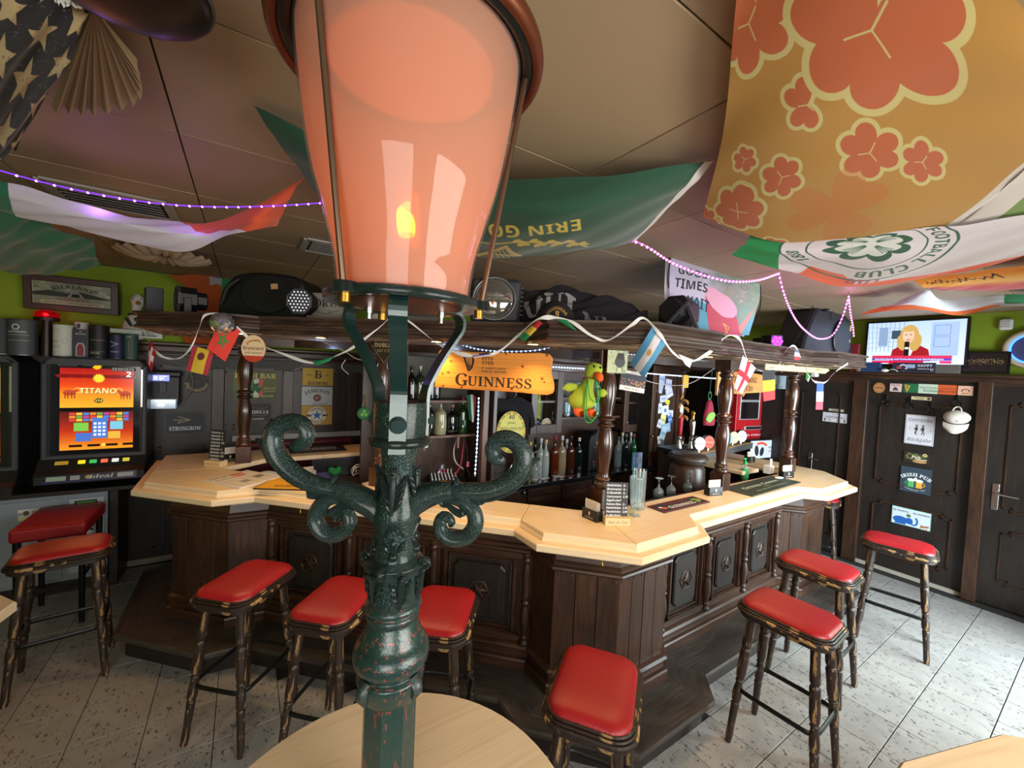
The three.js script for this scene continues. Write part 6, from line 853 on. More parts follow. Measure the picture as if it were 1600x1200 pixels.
// ceiling fittings
{
  const sh = std({ color: col(176, 152, 124), roughness: 0.8, side: THREE.DoubleSide });
  const a = [-0.276,2.66,-1.217], pts = [], n = 22, A0 = [[-0.474,2.66,-1.719], [-0.369,2.66,-1.656], [-0.247,2.66,-1.483], [-0.226,2.66,-1.32]];
  const c = new THREE.CatmullRomCurve3(A0.map(V)), rows = [[], [], [], []]; for (let i = 0; i <= n; i++) { const q = c.getPoint(i / n); [0.04, 0.35, 0.7, 1].forEach((t, k) => rows[k].push([a[0] + (q.x - a[0]) * t, 2.655 - (i % 2) * 0.022 * t - 0.02 * t, a[2] + (q.z - a[2]) * t])); }
  solo('pleated_fan', 'beige pleated fan fixed flat to the ceiling beside the star flag', 'fan', cloth(rows, null, 88, 12), sh);
  const q = [-0.492,2.66,-3.81], r2 = [[], [], []]; for (let i = 0; i <= 40; i++) { const t = i / 40 * 2 * Math.PI; [0.05, 0.16, 0.27].forEach((r, k) => r2[k].push([q[0] + r * Math.cos(t), 2.652 - (i % 2) * 0.02 - (k === 1 ? 0.03 : 0), q[2] + r * Math.sin(t)])); }
  solo('pleated_rosette', 'dim round pleated rosette on the ceiling near the green wall', 'rosette', cloth(r2, null, 160, 8), sh);
  const vent = (p, w, d, label) => { const t = thing('ceiling_vent', label, 'vent', [p[0], 2.68, p[2]]); part(t, 'frame', [rb(w, 0.012, 0.04, 0.003, 0, -0.008, -d / 2), rb(w, 0.012, 0.04, 0.003, 0, -0.008, d / 2), rb(0.04, 0.012, d, 0.003, -w / 2, -0.008, 0), rb(0.04, 0.012, d, 0.003, w / 2, -0.008, 0)], paint(158, 150, 140, 0.5)); for (let i = 0; i < 6; i++) part(t, 'slat', rb(w - 0.06, 0.004, d / 8, 0.001, 0, -0.008, -d / 2 + d * (i + 0.8) / 6.6, 0.5), paint(128, 120, 112, 0.5)); part(t, 'duct', bx(w - 0.03, 0.004, d - 0.03, 0, -0.003, 0), paint(24, 20, 18, 0.9)); };
  vent([[-0.543,2.68,-2.747][0], 0, -2.76], 0.42, 0.3, 'white slatted ceiling vent behind the draped tricolour'); vent([[0.446,2.68,-2.907][0], 0, [0.446,2.68,-2.907][2]], 0.3, 0.3, 'slatted ceiling vent just left of the lantern foot');
  const b = [-0.187,2.56,-0.93], t = thing('ceiling_bowl', 'black shiny rimmed shade hanging at the top edge right of the star flag', 'shade', [b[0], 2.56, b[2]]);
  part(t, 'bowl', lathe(smooth([[0.001, -0.035], [0.09, -0.03], [0.125, -0.015], [0.128, 0], [0.11, 0.03], [0.05, 0.07], [0.02, 0.12]], 4), 36), paint(16, 16, 18, 0.3)); part(t, 'rim', new THREE.TorusGeometry(0.127, 0.004, 8, 48).rotateX(Math.PI / 2).translate(0, -0.006, 0), M.dull);
  solo('paper_scrap', 'crumpled white paper scrap stuck between the star flag and black shade', 'paper', cloth([[[-0.305,2.6,-1.117], [-0.282,2.6,-1.107], [-0.265,2.6,-1.101]], [[-0.301,2.58,-1.105], [-0.278,2.57,-1.085], [-0.255,2.58,-1.08]], [[-0.293,2.57,-1.095], [-0.271,2.56,-1.071], [-0.248,2.57,-1.072]]], null, 12, 12, 0.008), M.white2);
  solo('ceiling_hook', 'tiny hook in the ceiling from which the pink light string hangs', 'hook', tube([[3.914,2.68,-1.258], [[3.914,2.68,-1.258][0], 2.64, [3.914,2.68,-1.258][2]], [[3.914,2.68,-1.258][0] + 0.02, 2.63, [3.914,2.68,-1.258][2]]], 0.004, 10, 5), M.steel);
}
// strings of small lights
function lightString(label, runs, wire, rgb, k, step, r, light, cat = 'light string') {
  const t = thing('light_string', label, cat), beads = [], tubes = [];
  for (const run of runs) { const c = new THREE.CatmullRomCurve3(run.map(V), false, 'centripetal'), l = c.getLength(); tubes.push(new THREE.TubeGeometry(c, Math.max(20, l * 40 | 0), r * 0.55, 6)); for (let s = 0; s <= l; s += step) { const q = c.getPointAt(s / l); beads.push(new THREE.OctahedronGeometry(r, 1).translate(q.x, q.y - r * 0.3, q.z)); } }
  part(t, 'cord', tubes, wire); part(t, 'light_beads', beads, glow(...rgb, k), null, 'stuff');
  for (const [p, i] of light) { const q = new THREE.PointLight(col(...rgb), i, 4, 2); q.position.set(...p); t.add(q); }
}
{
  const cordP = std({ color: col(120, 60, 200), emissive: col(130, 50, 255), emissiveIntensity: 0.9, roughness: 0.4 }), cordK = std({ color: col(220, 110, 200), emissive: col(255, 80, 220), emissiveIntensity: 0.8, roughness: 0.4 }), cordW = std({ color: col(150, 170, 200), emissive: col(120, 170, 255), emissiveIntensity: 0.35, roughness: 0.4 });
  lightString('purple light string running along the draped tricolour to behind the lantern', [[[-0.766,2.55,-2.148], [-0.629,2.54,-2.173], [-0.478,2.53,-2.155], [-0.31,2.53,-2.121], [-0.126,2.54,-2.048], [0.066,2.56,-1.944], [0.278,2.6,-1.847], [0.388,2.64,-1.849]]], cordP, [190, 120, 255], 4, 0.045, 0.0045, [[[-0.465,2.48,-2.097], 0.014], [[-0.183,2.48,-2.018], 0.01]]);
  lightString('pink light string swagged from the green flag over the cushion to the canopy', [[[1.534,2.6,-1.363], [1.6,2.57,-1.319], [1.831,2.54,-1.341], [2.075,2.51,-1.313], [2.253,2.5,-1.27], [2.498,2.54,-1.255], [2.909,2.66,-1.315]], [[2.909,2.66,-1.315], [2.954,2.548,-1.3], [3.175,2.429,-1.33], [3.446,2.349,-1.36], [3.723,2.301,-1.36], [3.924,2.352,-1.34], [3.957,2.485,-1.3], [3.914,2.64,-1.255]], [[3.914,2.64,-1.255], [4.025,2.52,-1.27], [4.165,2.423,-1.29], [4.225,2.36,-1.3]]], cordK, [255, 130, 230], 5, 0.03, 0.0062, [[[3.022,2.358,-1.2], 0.05], [[3.943,2.6,-1.262], 0.03], [[1.963,2.46,-1.241], 0.012]]);
  lightString('cold white light strip along the inner edge of the canopy and down the shelf post', [[[0.055,2.108,-3.695], [0.263,2.111,-3.487], [0.784,2.12,-2.966], [0.861,2.119,-2.889], [1.159,2.123,-2.591], [1.288,2.076,-2.412], [1.409,2.065,-2.241], [1.571,2.085,-2.079], [1.647,2.121,-2.003], [1.712,2.136,-1.938]], [[1.583,2.123,-1.95], [1.862,2.107,-1.95], [2.132,2.098,-1.95], [2.654,2.102,-1.95], [3.23,2.102,-1.95], [3.977,2.159,-1.95]]], cordW, [170, 205, 255], 5, 0.03, 0.005, [[[0.457,2.035,-3.293], 0.05], [[1.16,2.07,-2.59], 0.05], [[2.428,2.051,-2], 0.06]]);
  lightString('cold white light strip along the cornice of the back shelves', [[[2.23,1.992,-2.93], [2.898,1.99,-2.93], [3.673,1.978,-2.93], [4.271,1.968,-2.93], [5.199,1.955,-2.93]], [[1.586,1.705,-2.9], [1.59,1.507,-2.9], [1.589,1.297,-2.9], [1.583,1.066,-2.9]]], cordW, [215, 230, 255], 5, 0.034, 0.0075, [[[2.693,1.907,-2.8], 0.12], [[1.52,1.371,-2.8], 0.08], [[3.84,1.869,-2.8], 0.08]]);
}

// ---------------------------------------------------------------- things standing on the canopy
const CT = 2.207;
const faceCam = -YAW;
function parCan(name, label, p, h, turn, dots, lensMat, yoke = true, tilt = 0, cat = 'stage light') {
  const r = h / 2, t = thing(name, label, cat, p, turn); const y = r + 0.01;
  const oct = circ(r, 8).map(([a, b]) => { const c = Math.cos(Math.PI / 8), s = Math.sin(Math.PI / 8); return [a * c - b * s, a * s + b * c]; });
  part(t, 'housing', [ext(oct, r * 1.1, 0.006).translate(0, y, -r * 0.5), ext(oct.map(([a, b]) => [a * 0.7, b * 0.7]), r * 0.8, 0.006).translate(0, y, -r * 1.3)], M.plastic);
  part(t, 'front_ring', ext(oct.map(([a, b]) => [a * 1.03, b * 1.03]), 0.02, 0.004, oct.map(([a, b]) => [a * 0.9, b * 0.9])).translate(0, y, r * 0.06), M.plasticGrey);
  const l = []; for (let i = -3; i <= 3; i++) for (let j = -3; j <= 3; j++) { const a = (i + (j & 1) * 0.5) * r * 0.27, b = j * r * 0.235; if (Math.hypot(a, b) < r * 0.83) l.push(sp(r * 0.085, a, y + b, r * 0.06, 1, 1, 0.7, 8)); }
  part(t, 'lens', dots ? l : cy(r * 0.88, r * 0.88, 0.01, 0, y, r * 0.06, Math.PI / 2), lensMat);
  if (yoke) part(t, 'yoke', [rb(0.012, r * 1.2, 0.04, 0.003, -r * 1.05, y - r * 0.5, -r * 0.4), rb(0.012, r * 1.2, 0.04, 0.003, r * 1.05, y - r * 0.5, -r * 0.4), rb(r * 2.2, 0.01, 0.04, 0.003, 0, 0.006, -r * 0.4)], M.plastic);
  return t;
}
{
  const hAt = (p) => p[1] - CT;
  { const a = [-0.59,2.387,-3.62], b = [-0.499,2.299,-3.62], w = b[0] - a[0], h = hAt(a), t = thing('small_loudspeaker', 'grey cube loudspeaker at the left end of the canopy', 'loudspeaker', [(a[0] + b[0]) / 2 + 0.02, CT, -3.66], 0.25); part(t, 'cabinet', rb(w, h, w * 1.3, 0.006, 0, h / 2, -0.03), paint(56, 60, 64, 0.6)); part(t, 'screw', [sp(0.005, -w * 0.3, h * 0.3, w * 0.62), sp(0.004, 0, h * 0.5, w * 0.62)], M.steel); }
  const lens = std({ color: col(70, 72, 74), roughness: 0.2, metalness: 0.4 });
  { const p = [-0.351,2.332,-3.38]; parCan('stage_light', 'black octagonal stage light seen from its side next to the cube loudspeaker', [p[0] - 0.02, CT, -3.42], hAt([-0.36,2.39,-3.4]) - 0.01, faceCam - 0.75, true, lens, true); }
  // the big loudspeaker lying on its side
  { const a = [-0.177,2.312,-3.369], b = [0.309,2.508,-3.05], t = thing('large_loudspeaker', 'large black plastic loudspeaker lying on its side on the canopy', 'loudspeaker', [(a[0] + b[0]) / 2, CT, (a[2] + b[2]) / 2], faceCam), w = Math.hypot(a[0] - b[0], a[2] - b[2]), h = b[1] - CT;
    part(t, 'body', ext(smooth([[-w / 2, 0.02], [-w / 2 + 0.01, h * 0.3], [-w * 0.36, h * 0.85], [-w * 0.2, h], [w * 0.3, h], [w * 0.46, h * 0.9], [w / 2, h * 0.5], [w / 2, 0.02], [0, 0], [-w * 0.48, 0.0]], 4), 0.3, 0.02).translate(0, 0, -0.16), M.plastic);
    part(t, 'side_panel', ext(circ(0.5, 40).map(([x, y]) => [x * w * 0.6 + w * 0.08, y * h * 0.88 + h * 0.55]), 0.02, 0.008).translate(0, 0, -0.008), paint(24, 24, 26, 0.4)); part(t, 'handle_recess', limb([[-w * 0.42, h * 0.3, 0, 0.015], [-w * 0.34, h * 0.65, 0.005, 0.02], [-w * 0.22, h * 0.85, 0, 0.012]], 14, 8), paint(12, 12, 13, 0.3));
    const p = print(40, 36, (x, ww, hh) => { fill(x, '#c9a46a', 0, 0, ww, hh); txt(x, '▤', ww / 2, hh / 2, hh * 0.7, '#5a3c1c'); }); part(t, 'badge', card(0.045, 0.036, 0.004, p).rotateZ(0.1).translate(w * 0.18, h * 0.72, 0.006), p.s.gloss); }
  { const p = [0.263,2.268,-2.746]; parCan('stage_light', 'black stage light full of small clear lenses in front of the large loudspeaker', [p[0], CT, p[2]], hAt([0.261,2.363,-2.747]) * 1.0, faceCam, true, std({ color: col(226, 228, 232), roughness: 0.15, metalness: 0.3, emissive: col(200, 205, 215), emissiveIntensity: 0.25 }), false); }
  // boards leaning behind
  { const a = [0.432,2.301,-2.946]; sign('hobby_sign', 'grey sign with dark letters half hidden behind the left of the lantern foot', 'sign', [a[0], CT + 0.095, a[2], 0.24, 0.18], faceCam, (x, w, h) => { fill(x, '#8f8a80', 0, 0, w, h); for (let i = 0; i < 12; i++) disc(x, w * rnd(), h * rnd(), rr(4, 14), '#86806e'); txt(x, 'PORTA', w / 2, h * 0.36, h * 0.34, '#2a2826', 'bold', 'serif'); line(x, [[w * 0.1, h * 0.6], [w * 0.5, h * 0.75], [w * 0.9, h * 0.6]], 3, '#4a4640'); });
    const b = [0.965,2.319,-2.835]; sign('pale_board', 'pale board standing on the canopy seen between the lamp straps', 'board', [b[0], CT + 0.08, b[2], 0.42, 0.16], faceCam, (x, w, h) => { fill(x, '#a8a49a', 0, 0, w, h); fill(x, '#6e7a5a', 0, 0, w * 0.2, h); });
    const d = [0.703,2.236,-2.648]; solo('white_dome', 'white dome shaped cover standing on the canopy behind the lamp straps', 'dome', lathe([[0.06, 0], [0.058, 0.02], [0.045, 0.045], [0.02, 0.06], [0.001, 0.062]], 24), M.white, [d[0], CT, d[2]]); }
  // floodlight with a big round lens
  { const a = [1.052,2.459,-2.06], b = [1.284,2.215,-1.908], t = thing('flood_light', 'grey boxy flood light with a large round mirrored lens right of the lantern', 'stage light', [(a[0] + b[0]) / 2, CT, (a[2] + b[2]) / 2], faceCam + 0.05), w = 0.285, h = a[1] - CT;
    part(t, 'housing', rb(w, h, 0.2, 0.03, 0, h / 2, -0.1), paint(52, 54, 58, 0.5)); part(t, 'cooling_rib', [0, 1, 2, 3, 4, 5, 6].map((k) => rb(0.02, 0.012, 0.2, 0.003, w / 2, h * (0.2 + k * 0.1), -0.1)), M.plasticGrey); part(t, 'lens', sp(0.115, -0.01, h * 0.53, -0.015, 1, 1, 0.45, 28), phy({ color: col(190, 188, 180), roughness: 0.06, metalness: 0.85 })); part(t, 'lens_ring', to(0.118, 0.008, -0.01, h * 0.53, 0.002), M.dull); part(t, 'knob', rb(0.04, 0.012, 0.01, 0.003, -0.06, 0.02, 0.004), M.plastic); }
  // black banner heaped on the canopy, the cap in front of it
  { const p = print(520, 130, (x, w, h) => { fill(x, '#1b1820', 0, 0, w, h); x.save(); x.rotate(0.06); txt(x, 'GUI', w * 0.3, h * 0.5, h * 0.8, '#9a989c', 'bold', 'serif', w * 0.5); txt(x, 'NNESS', w * 0.78, h * 0.86, h * 0.6, '#77757a', 'bold', 'serif', w * 0.5); x.restore(); });
    const net = [[[1.35,2.398,-2.104], [1.502,2.442,-2.064], [1.641,2.461,-1.973], [1.808,2.447,-1.864], [1.96,2.4,-1.764], [2.045,2.336,-1.648]], [[1.309,2.324,-2.035], [1.428,2.361,-1.958], [1.573,2.379,-1.886], [1.719,2.354,-1.767], [1.878,2.328,-1.686], [1.997,2.3,-1.608]], [[1.285,2.264,-1.98], [1.378,2.273,-1.883], [1.505,2.28,-1.799], [1.658,2.278,-1.699], [1.811,2.277,-1.623], [1.972,2.28,-1.577]]];
    net[2].forEach((q) => { q[1] = CT + 0.004; }); const m = shade(new THREE.Mesh(cloth(net, p, 60, 20, 0.026), M.clothBlack.clone())); m.material.map = p.s.t; m.material.color.set(0xffffff); m.name = numbered('black_banner'); scene.add(m); tag(m, 'black cloth banner with large pale letters heaped along the canopy', 'banner');
    const c = [1.361,2.271,-1.69], t = thing('baseball_cap', 'black cap with GUINNESS in gold lettering and a golden harp on the canopy edge', 'cap', [c[0], CT, c[2]], faceCam); const q = print(150, 90, (x, w, h) => { fill(x, '#141316', 0, 0, w, h); arcText(x, 'GUINNESS', w / 2, h * 0.95, h * 0.62, -Math.PI / 2, h * 0.26, '#c8963c', 'serif'); poly(x, [[w * 0.44, h * 0.5], [w * 0.56, h * 0.5], [w * 0.55, h * 0.8], [w * 0.5, h * 0.88], [w * 0.45, h * 0.7]], '#c8a050'); for (let k = 0; k < 3; k++) line(x, [[w * (0.47 + 0.025 * k), h * 0.54], [w * (0.48 + 0.02 * k), h * 0.8]], 1.5, '#141316'); });
    const H = c[1] - CT + 0.05; part(t, 'crown', wrap(new THREE.SphereGeometry(0.105, 32, 14, 0, 6.2832, 0, 1.57).scale(1, H / 0.105, 0.9), q, 0.0, H * 0.85, 0, 1.7), std({ map: q.s.t, roughness: 0.9 })); part(t, 'peak', cloth([[-1, -0.5, 0, 0.5, 1].map((s) => [s * 0.1, 0.006, 0.03 + 0.055 * (1 - s * s)]), [-1, -0.5, 0, 0.5, 1].map((s) => [s * 0.095, 0.012, 0.05 + 0.1 * (1 - s * s)])], null, 14, 4), M.clothBlack); }
  { const p = [2.147,2.326,-1.486]; const t = parCan('stage_light', 'black stage light with a grey angled bracket in front of the good times bag', [p[0], CT, p[2] ], hAt([2.14,2.457,-1.49]) * 0.82, faceCam + 2.4, false, M.plastic, false); part(t, 'bracket', [rb(0.02, 0.2, 0.03, 0.004, -0.03, 0.08, -0.17, 0, 0, 0.75), rb(0.02, 0.16, 0.03, 0.004, -0.12, 0.07, -0.16, 0, 0, -0.4)], M.plasticGrey); }
  // the printed bag hung from the ceiling
  { const p = print(420, 300, (x, w, h) => {
      const g = x.createLinearGradient(0, 0, w, 0); g.addColorStop(0, '#c4bcd6'); g.addColorStop(0.42, '#c8c2d4'); g.addColorStop(0.62, '#7d8a86'); g.addColorStop(1, '#8aa080'); x.fillStyle = g; x.fillRect(0, 0, w, h); for (let i = 0; i < 60; i++) { x.globalAlpha = 0.25; disc(x, w * rr(0.45, 1), h * rr(0, 0.7), rr(6, 34), ['#8aa08c', '#a8907c', '#7aa89a', '#b8a8b0', '#5c6e64'][i % 5]); } x.globalAlpha = 1; for (let i = 0; i < 16; i++) disc(x, w * rr(0.65, 0.92), h * rr(0.3, 0.6), 1.6, '#f0ecdc');
      poly(x, [[w * 0.22, h], [w * 0.24, h * 0.6], [w * 0.42, h * 0.66], [w * 0.46, h]], '#5a9cb4'); poly(x, [[w * 0.8, h], [w * 0.9, h * 0.78], [w, h * 0.7], [w, h]], '#5aa4a8');
      poly(x, [[w * 0.4, h * 0.5], [w * 0.73, h * 0.66], [w * 0.86, h * 0.96], [w * 0.8, h], [w * 0.46, h], [w * 0.42, h * 0.7]], '#c04a5c'); x.fillStyle = '#e0a4bc'; x.save(); x.translate(w * 0.58, h * 0.6); x.rotate(0.42); x.beginPath(); x.ellipse(0, 0, w * 0.2, h * 0.12, 0, 0, 7); x.fill(); x.restore(); poly(x, [[w * 0.8, h * 0.85], [w * 0.94, h * 0.62], [w * 0.9, h * 0.82], [w * 0.84, h * 0.95]], '#d88a7c');
      line(x, [[w * 0.62, h * 0.83], [w * 0.66, h * 0.88], [w * 0.66, h * 0.96]], 5, '#e0b050'); line(x, [[w * 0.62, h * 0.83], [w * 0.69, h * 0.86], [w * 0.67, h * 0.97]], 3, '#e0b050');
      x.save(); x.translate(w * 0.1, h * 0.22); x.rotate(0.12); x.textAlign = 'left'; txt(x, 'GOOD', 8, 4, h * 0.16, '#26242c'); txt(x, 'TIMES', 0, h * 0.2, h * 0.17, '#26242c'); txt(x, 'WAIT', w * 0.1, h * 0.4, h * 0.16, '#26304c'); x.restore(); });
    const z = -1.62, t = thing('printed_bag', 'pale bag printed with GOOD TIMES WAIT and a pink drink hung above the canopy', 'bag'); const Z = (d) => d;
    const net = [[[2.169,2.682,-1.6], [2.478,2.719,-1.62], [2.867,2.714,-1.62], [3.251,2.708,-1.6]], [[2.148,2.489,-1.58], [2.404,2.514,-1.55], [2.746,2.521,-1.55], [3.221,2.552,-1.58]], [[2.202,2.283,-1.6], [2.462,2.265,-1.57], [2.79,2.256,-1.57], [3.147,2.287,-1.6]]];
    part(t, 'front', cloth(net, p, 24, 20, 0.006), p.s.fabric); part(t, 'back', cloth(net.map((r) => r.map(([a, b, c]) => [a, b, c - 0.035])), null, 12, 12, 0.006), M.white2); part(t, 'cord', [tube([[2.169,2.682,-1.6], [2.155,2.571,-1.6], [2.2,2.463,-1.62]], 0.004, 12, 5), tube([[3.251,2.713,-1.6], [[3.251,2.713,-1.6][0], 2.67, -1.6]], 0.003, 6, 5), tube([[2.169,2.682,-1.6], [[2.169,2.682,-1.6][0], 2.67, -1.6]], 0.003, 6, 5), tube([[3.261,2.705,-1.6], [3.29,2.563,-1.6], [3.256,2.389,-1.6]], 0.004, 12, 5)], M.plastic); }
  { const a = [3.35,2.27,-1.46], t = thing('purple_spot', 'small black spot light with seven glowing purple lenses on the canopy', 'stage light', [a[0], CT, -1.5], -0.5); const h = 0.1; part(t, 'housing', [rb(0.1, h, 0.12, 0.012, 0, h / 2, -0.05), rb(0.07, h * 0.7, 0.12, 0.012, -0.02, h / 2, -0.14)], M.plastic); const l = []; for (const [i, j] of [[-1, 1], [1, 1], [-2, -0.2], [0, -0.2], [2, -0.2], [-1, -1.3], [1, -1.3]]) l.push(sp(0.0125, i * 0.016, h * 0.52 + j * 0.022, 0.012, 1, 1, 0.7, 10)); part(t, 'lens', l, glow(230, 40, 255, 5)); const q = new THREE.PointLight(col(190, 40, 255), 0.12, 4, 2); q.position.set(0.02, 0.06, 0.08); t.add(q); }
  { const a = [4.21,2.29,-1.75], b = [5.634,2.767,-1.75], w = (b[0] - a[0]) * 0.86, h = b[1] - CT, t = thing('tilted_loudspeaker', 'black loudspeaker washed in purple light at the right end of the canopy', 'loudspeaker', [(a[0] + b[0]) / 2 + 0.02, CT, -1.7], 0.0);
    part(t, 'body', ext(smooth([[-w / 2, 0.0], [-w * 0.44, h * 0.35], [-w * 0.22, h * 0.95], [-w * 0.08, h], [w * 0.1, h * 0.9], [w * 0.36, h * 0.82], [w * 0.46, h * 0.5], [w / 2, 0.05], [w * 0.4, 0.0]], 4), 0.26, 0.02).translate(0, 0, -0.14), paint(30, 26, 34, 0.42)); part(t, 'grille', ext(circ(0.5, 32).map(([x, y]) => [x * w * 0.36 + w * 0.22, y * h * 0.7 + h * 0.4]), 0.02, 0.008).translate(0, 0, 0.0), paint(38, 38, 42, 0.5)); part(t, 'label', [rb(0.04, 0.06, 0.004, 0.001, w * 0.36, h * 0.62, 0.012), rb(0.02, 0.03, 0.004, 0.001, w * 0.36, h * 0.38, 0.012)], paint(206, 180, 130, 0.5)); part(t, 'cable', tube([[-w * 0.02, h * 0.7, 0.0], [-w * 0.06, h * 1.25, 0.01], [-w * 0.12, h * 1.5, 0], [-w * 0.24, h * 1.3, 0], [-w * 0.5, h * 0.5, 0], [-w * 0.72, h * 0.16, 0.02]], 0.004, 40, 5), M.plastic); }
  { const p = [4.731,2.707,-1.7], t = thing('dome_camera', 'small black dome fixture hanging from the ceiling above the right loudspeaker', 'camera', p); part(t, 'bracket', cy(0.012, 0.02, 2.68 - p[1] - 0.02, 0, (2.68 - p[1]) / 2, 0), M.plastic); part(t, 'dome', [sp(0.05, 0, 0, 0), cy(0.06, 0.06, 0.03, 0, 0.035, 0)], paint(22, 22, 26, 0.15)); }
  { const p = [-0.117,2.138,-2.9], t = thing('crystal_lamp', 'round faceted crystal light hanging on the canopy edge beside the red flag', 'lamp', p, faceCam); part(t, 'globe', new THREE.IcosahedronGeometry(0.062, 2).toNonIndexed(), (() => { const m = phy({ color: col(220, 224, 230), roughness: 0.08, metalness: 0.9, flatShading: true }); return m; })()); part(t, 'holder', [cy(0.03, 0.035, 0.03, 0, -0.01, -0.055, Math.PI / 2), rb(0.03, 0.02, 0.06, 0.004, 0, 0.0, -0.08)], M.plastic); }
}

// ---------------------------------------------------------------- hung along the canopy
{
  const S = [[-0.521,2.086,-3.3], [-0.486,2.017,-3.25], [-0.434,1.947,-3.15], [-0.381,1.92,-3.1], [-0.317,1.927,-3.05], [-0.261,2.001,-3], [-0.225,2.113,-2.97], [-0.202,2.178,-2.96], [-0.127,2.193,-2.96], [-0.054,2.133,-2.96], [0.031,2.051,-2.94], [0.183,1.982,-2.847], [0.341,1.933,-2.689], [0.431,1.973,-2.599], [0.513,2.026,-2.517], [0.632,2.146,-2.398], [0.714,2.232,-2.316], [0.771,2.191,-2.259], [0.911,2.06,-2.119], [0.994,2.018,-2.006], [1.064,2.015,-1.936], [1.128,2.039,-1.872], [1.191,2.123,-1.789], [1.214,2.207,-1.636], [1.261,2.215,-1.589], [1.317,2.2,-1.523], [1.396,2.129,-1.444], [1.445,2.109,-1.395], [1.526,2.189,-1.314], [1.559,2.22,-1.281], [1.597,2.148,-1.215], [1.7,2.071,-1.215], [1.839,2.03,-1.22], [2.083,2.089,-1.26], [2.416,2.214,-1.34], [2.533,2.2,-1.34], [2.64,2.08,-1.34], [2.826,2.015,-1.34], [3.031,2.044,-1.34], [3.16,2.183,-1.34], [3.284,2.205,-1.34], [3.335,2.08,-1.3], [3.389,1.965,-1.25], [3.48,1.959,-1.22], [3.648,2.039,-1.22], [3.891,2.117,-1.22]];
  const c = new THREE.CatmullRomCurve3(S.map(V), false, 'centripetal'), N = 260, pos = [], idx = []; for (let i = 0; i <= N; i++) { const p = c.getPoint(i / N), w = 0.007 + 0.003 * Math.sin(i * 0.7), a = i * 0.23; pos.push(p.x, p.y + w * Math.abs(Math.cos(a)) + 0.002, p.z + w * Math.sin(a) * 0.6, p.x, p.y - w * Math.abs(Math.cos(a)) - 0.002, p.z - w * Math.sin(a) * 0.6); if (i < N) idx.push(2 * i, 2 * i + 1, 2 * i + 2, 2 * i + 1, 2 * i + 3, 2 * i + 2); }
  const g = new THREE.BufferGeometry(); g.setAttribute('position', new THREE.Float32BufferAttribute(pos, 3)); g.setIndex(idx); g.computeVertexNormals();
  const b = thing('bunting', 'string of small national flags swagged along the front of the canopy', 'bunting'); part(b, 'ribbon', g, M.white2);
  const fl = (q, pw, ph, draw, label) => { const p = print(pw, ph, draw), mid = (a, b2, t) => a.map((v, k) => v + (b2[k] - v) * t); const [tl, tr, br, bl] = q, m0 = mid(mid(tl, tr, 0.5), mid(bl, br, 0.5), 0.5); const dz = -Math.sin(YAW) * 0.012, dx = 0; part(b, 'flag', cloth([[tl, mid(tl, tr, 0.5), tr], [mid(tl, bl, 0.5), [m0[0] - 0.004, m0[1], m0[2] + 0.01], mid(tr, br, 0.5)], [bl, mid(bl, br, 0.5), br]], p, 12, 12), p.s.paper, label); };
  const bands = (cs, vert) => (x, w, h) => cs.forEach((k, i) => vert ? fill(x, k, w * i / cs.length, 0, w / cs.length + 1, h) : fill(x, k, 0, h * i / cs.length, w, h / cs.length + 1));
  fl([[-0.482,2.021,-3.24], [-0.438,1.969,-3.16], [-0.462,1.832,-3.18], [-0.492,1.89,-3.22]], 50, 60, (x, w, h) => { fill(x, '#b01c2c', 0, 0, w, h); fill(x, '#e8e2e0', w * 0.38, h * 0.15, w * 0.24, h * 0.7); fill(x, '#e8e2e0', w * 0.15, h * 0.38, w * 0.7, h * 0.24); }, 'red flag with a white cross');
  fl([[-0.255,2.001,-3], [-0.155,1.974,-2.98], [-0.186,1.829,-2.99], [-0.287,1.855,-3.01]], 100, 110, (x, w, h) => { fill(x, '#a82c34', 0, 0, w, h); fill(x, '#c8a82c', w * 0.25, 0, w * 0.5, h); disc(x, w * 0.5, h * 0.34, w * 0.15, '#5c2420'); fill(x, '#5c2420', w * 0.36, h * 0.3, w * 0.28, h * 0.1); }, 'red and yellow striped flag with a crest');
  fl([[-0.123,2.167,-2.95], [-0.028,2.104,-2.95], [-0.1,1.916,-2.95], [-0.188,1.99,-2.95]], 110, 140, (x, w, h) => { fill(x, '#d8382a', 0, 0, w, h); const s = starPts(w * 0.5, h * 0.52, w * 0.22); x.strokeStyle = '#4c7a34'; x.lineWidth = 7; x.beginPath(); [0, 4, 8, 2, 6].forEach((k, i) => i ? x.lineTo(...s[k]) : x.moveTo(...s[k])); x.closePath(); x.stroke(); }, 'red flag with a green star');
  fl([[1.21,2.2,-1.63], [1.224,2.185,-1.616], [1.209,2.096,-1.741], [1.194,2.12,-1.786]], 60, 90, bands(['#b82c34', '#d8b83c', '#2c8a50']), 'red, yellow and green flag wound round its string');
  fl([[1.264,2.207,-1.566], [1.304,2.202,-1.526], [1.34,2.151,-1.49], [1.314,2.165,-1.516]], 50, 40, bands(['#1f7a48']), 'green flag folded over'); fl([[0.333,1.937,-2.687], [0.435,1.977,-2.585], [0.415,1.949,-2.605], [0.358,1.919,-2.662]], 50, 30, bands(['#1f8a50']), 'green flag folded over its string');
  fl([[1.024,2.023,-1.966], [1.085,2.033,-1.905], [1.105,2.021,-1.885], [1.03,1.999,-1.96]], 60, 30, (x, w, h) => { fill(x, '#c8c2cc', 0, 0, w, h); fill(x, '#2c3468', w * 0.4, 0, w * 0.6, h * 0.6); fill(x, '#a83040', 0, h * 0.4, w * 0.4, h * 0.2); }, 'red, white and blue flag rolled up');
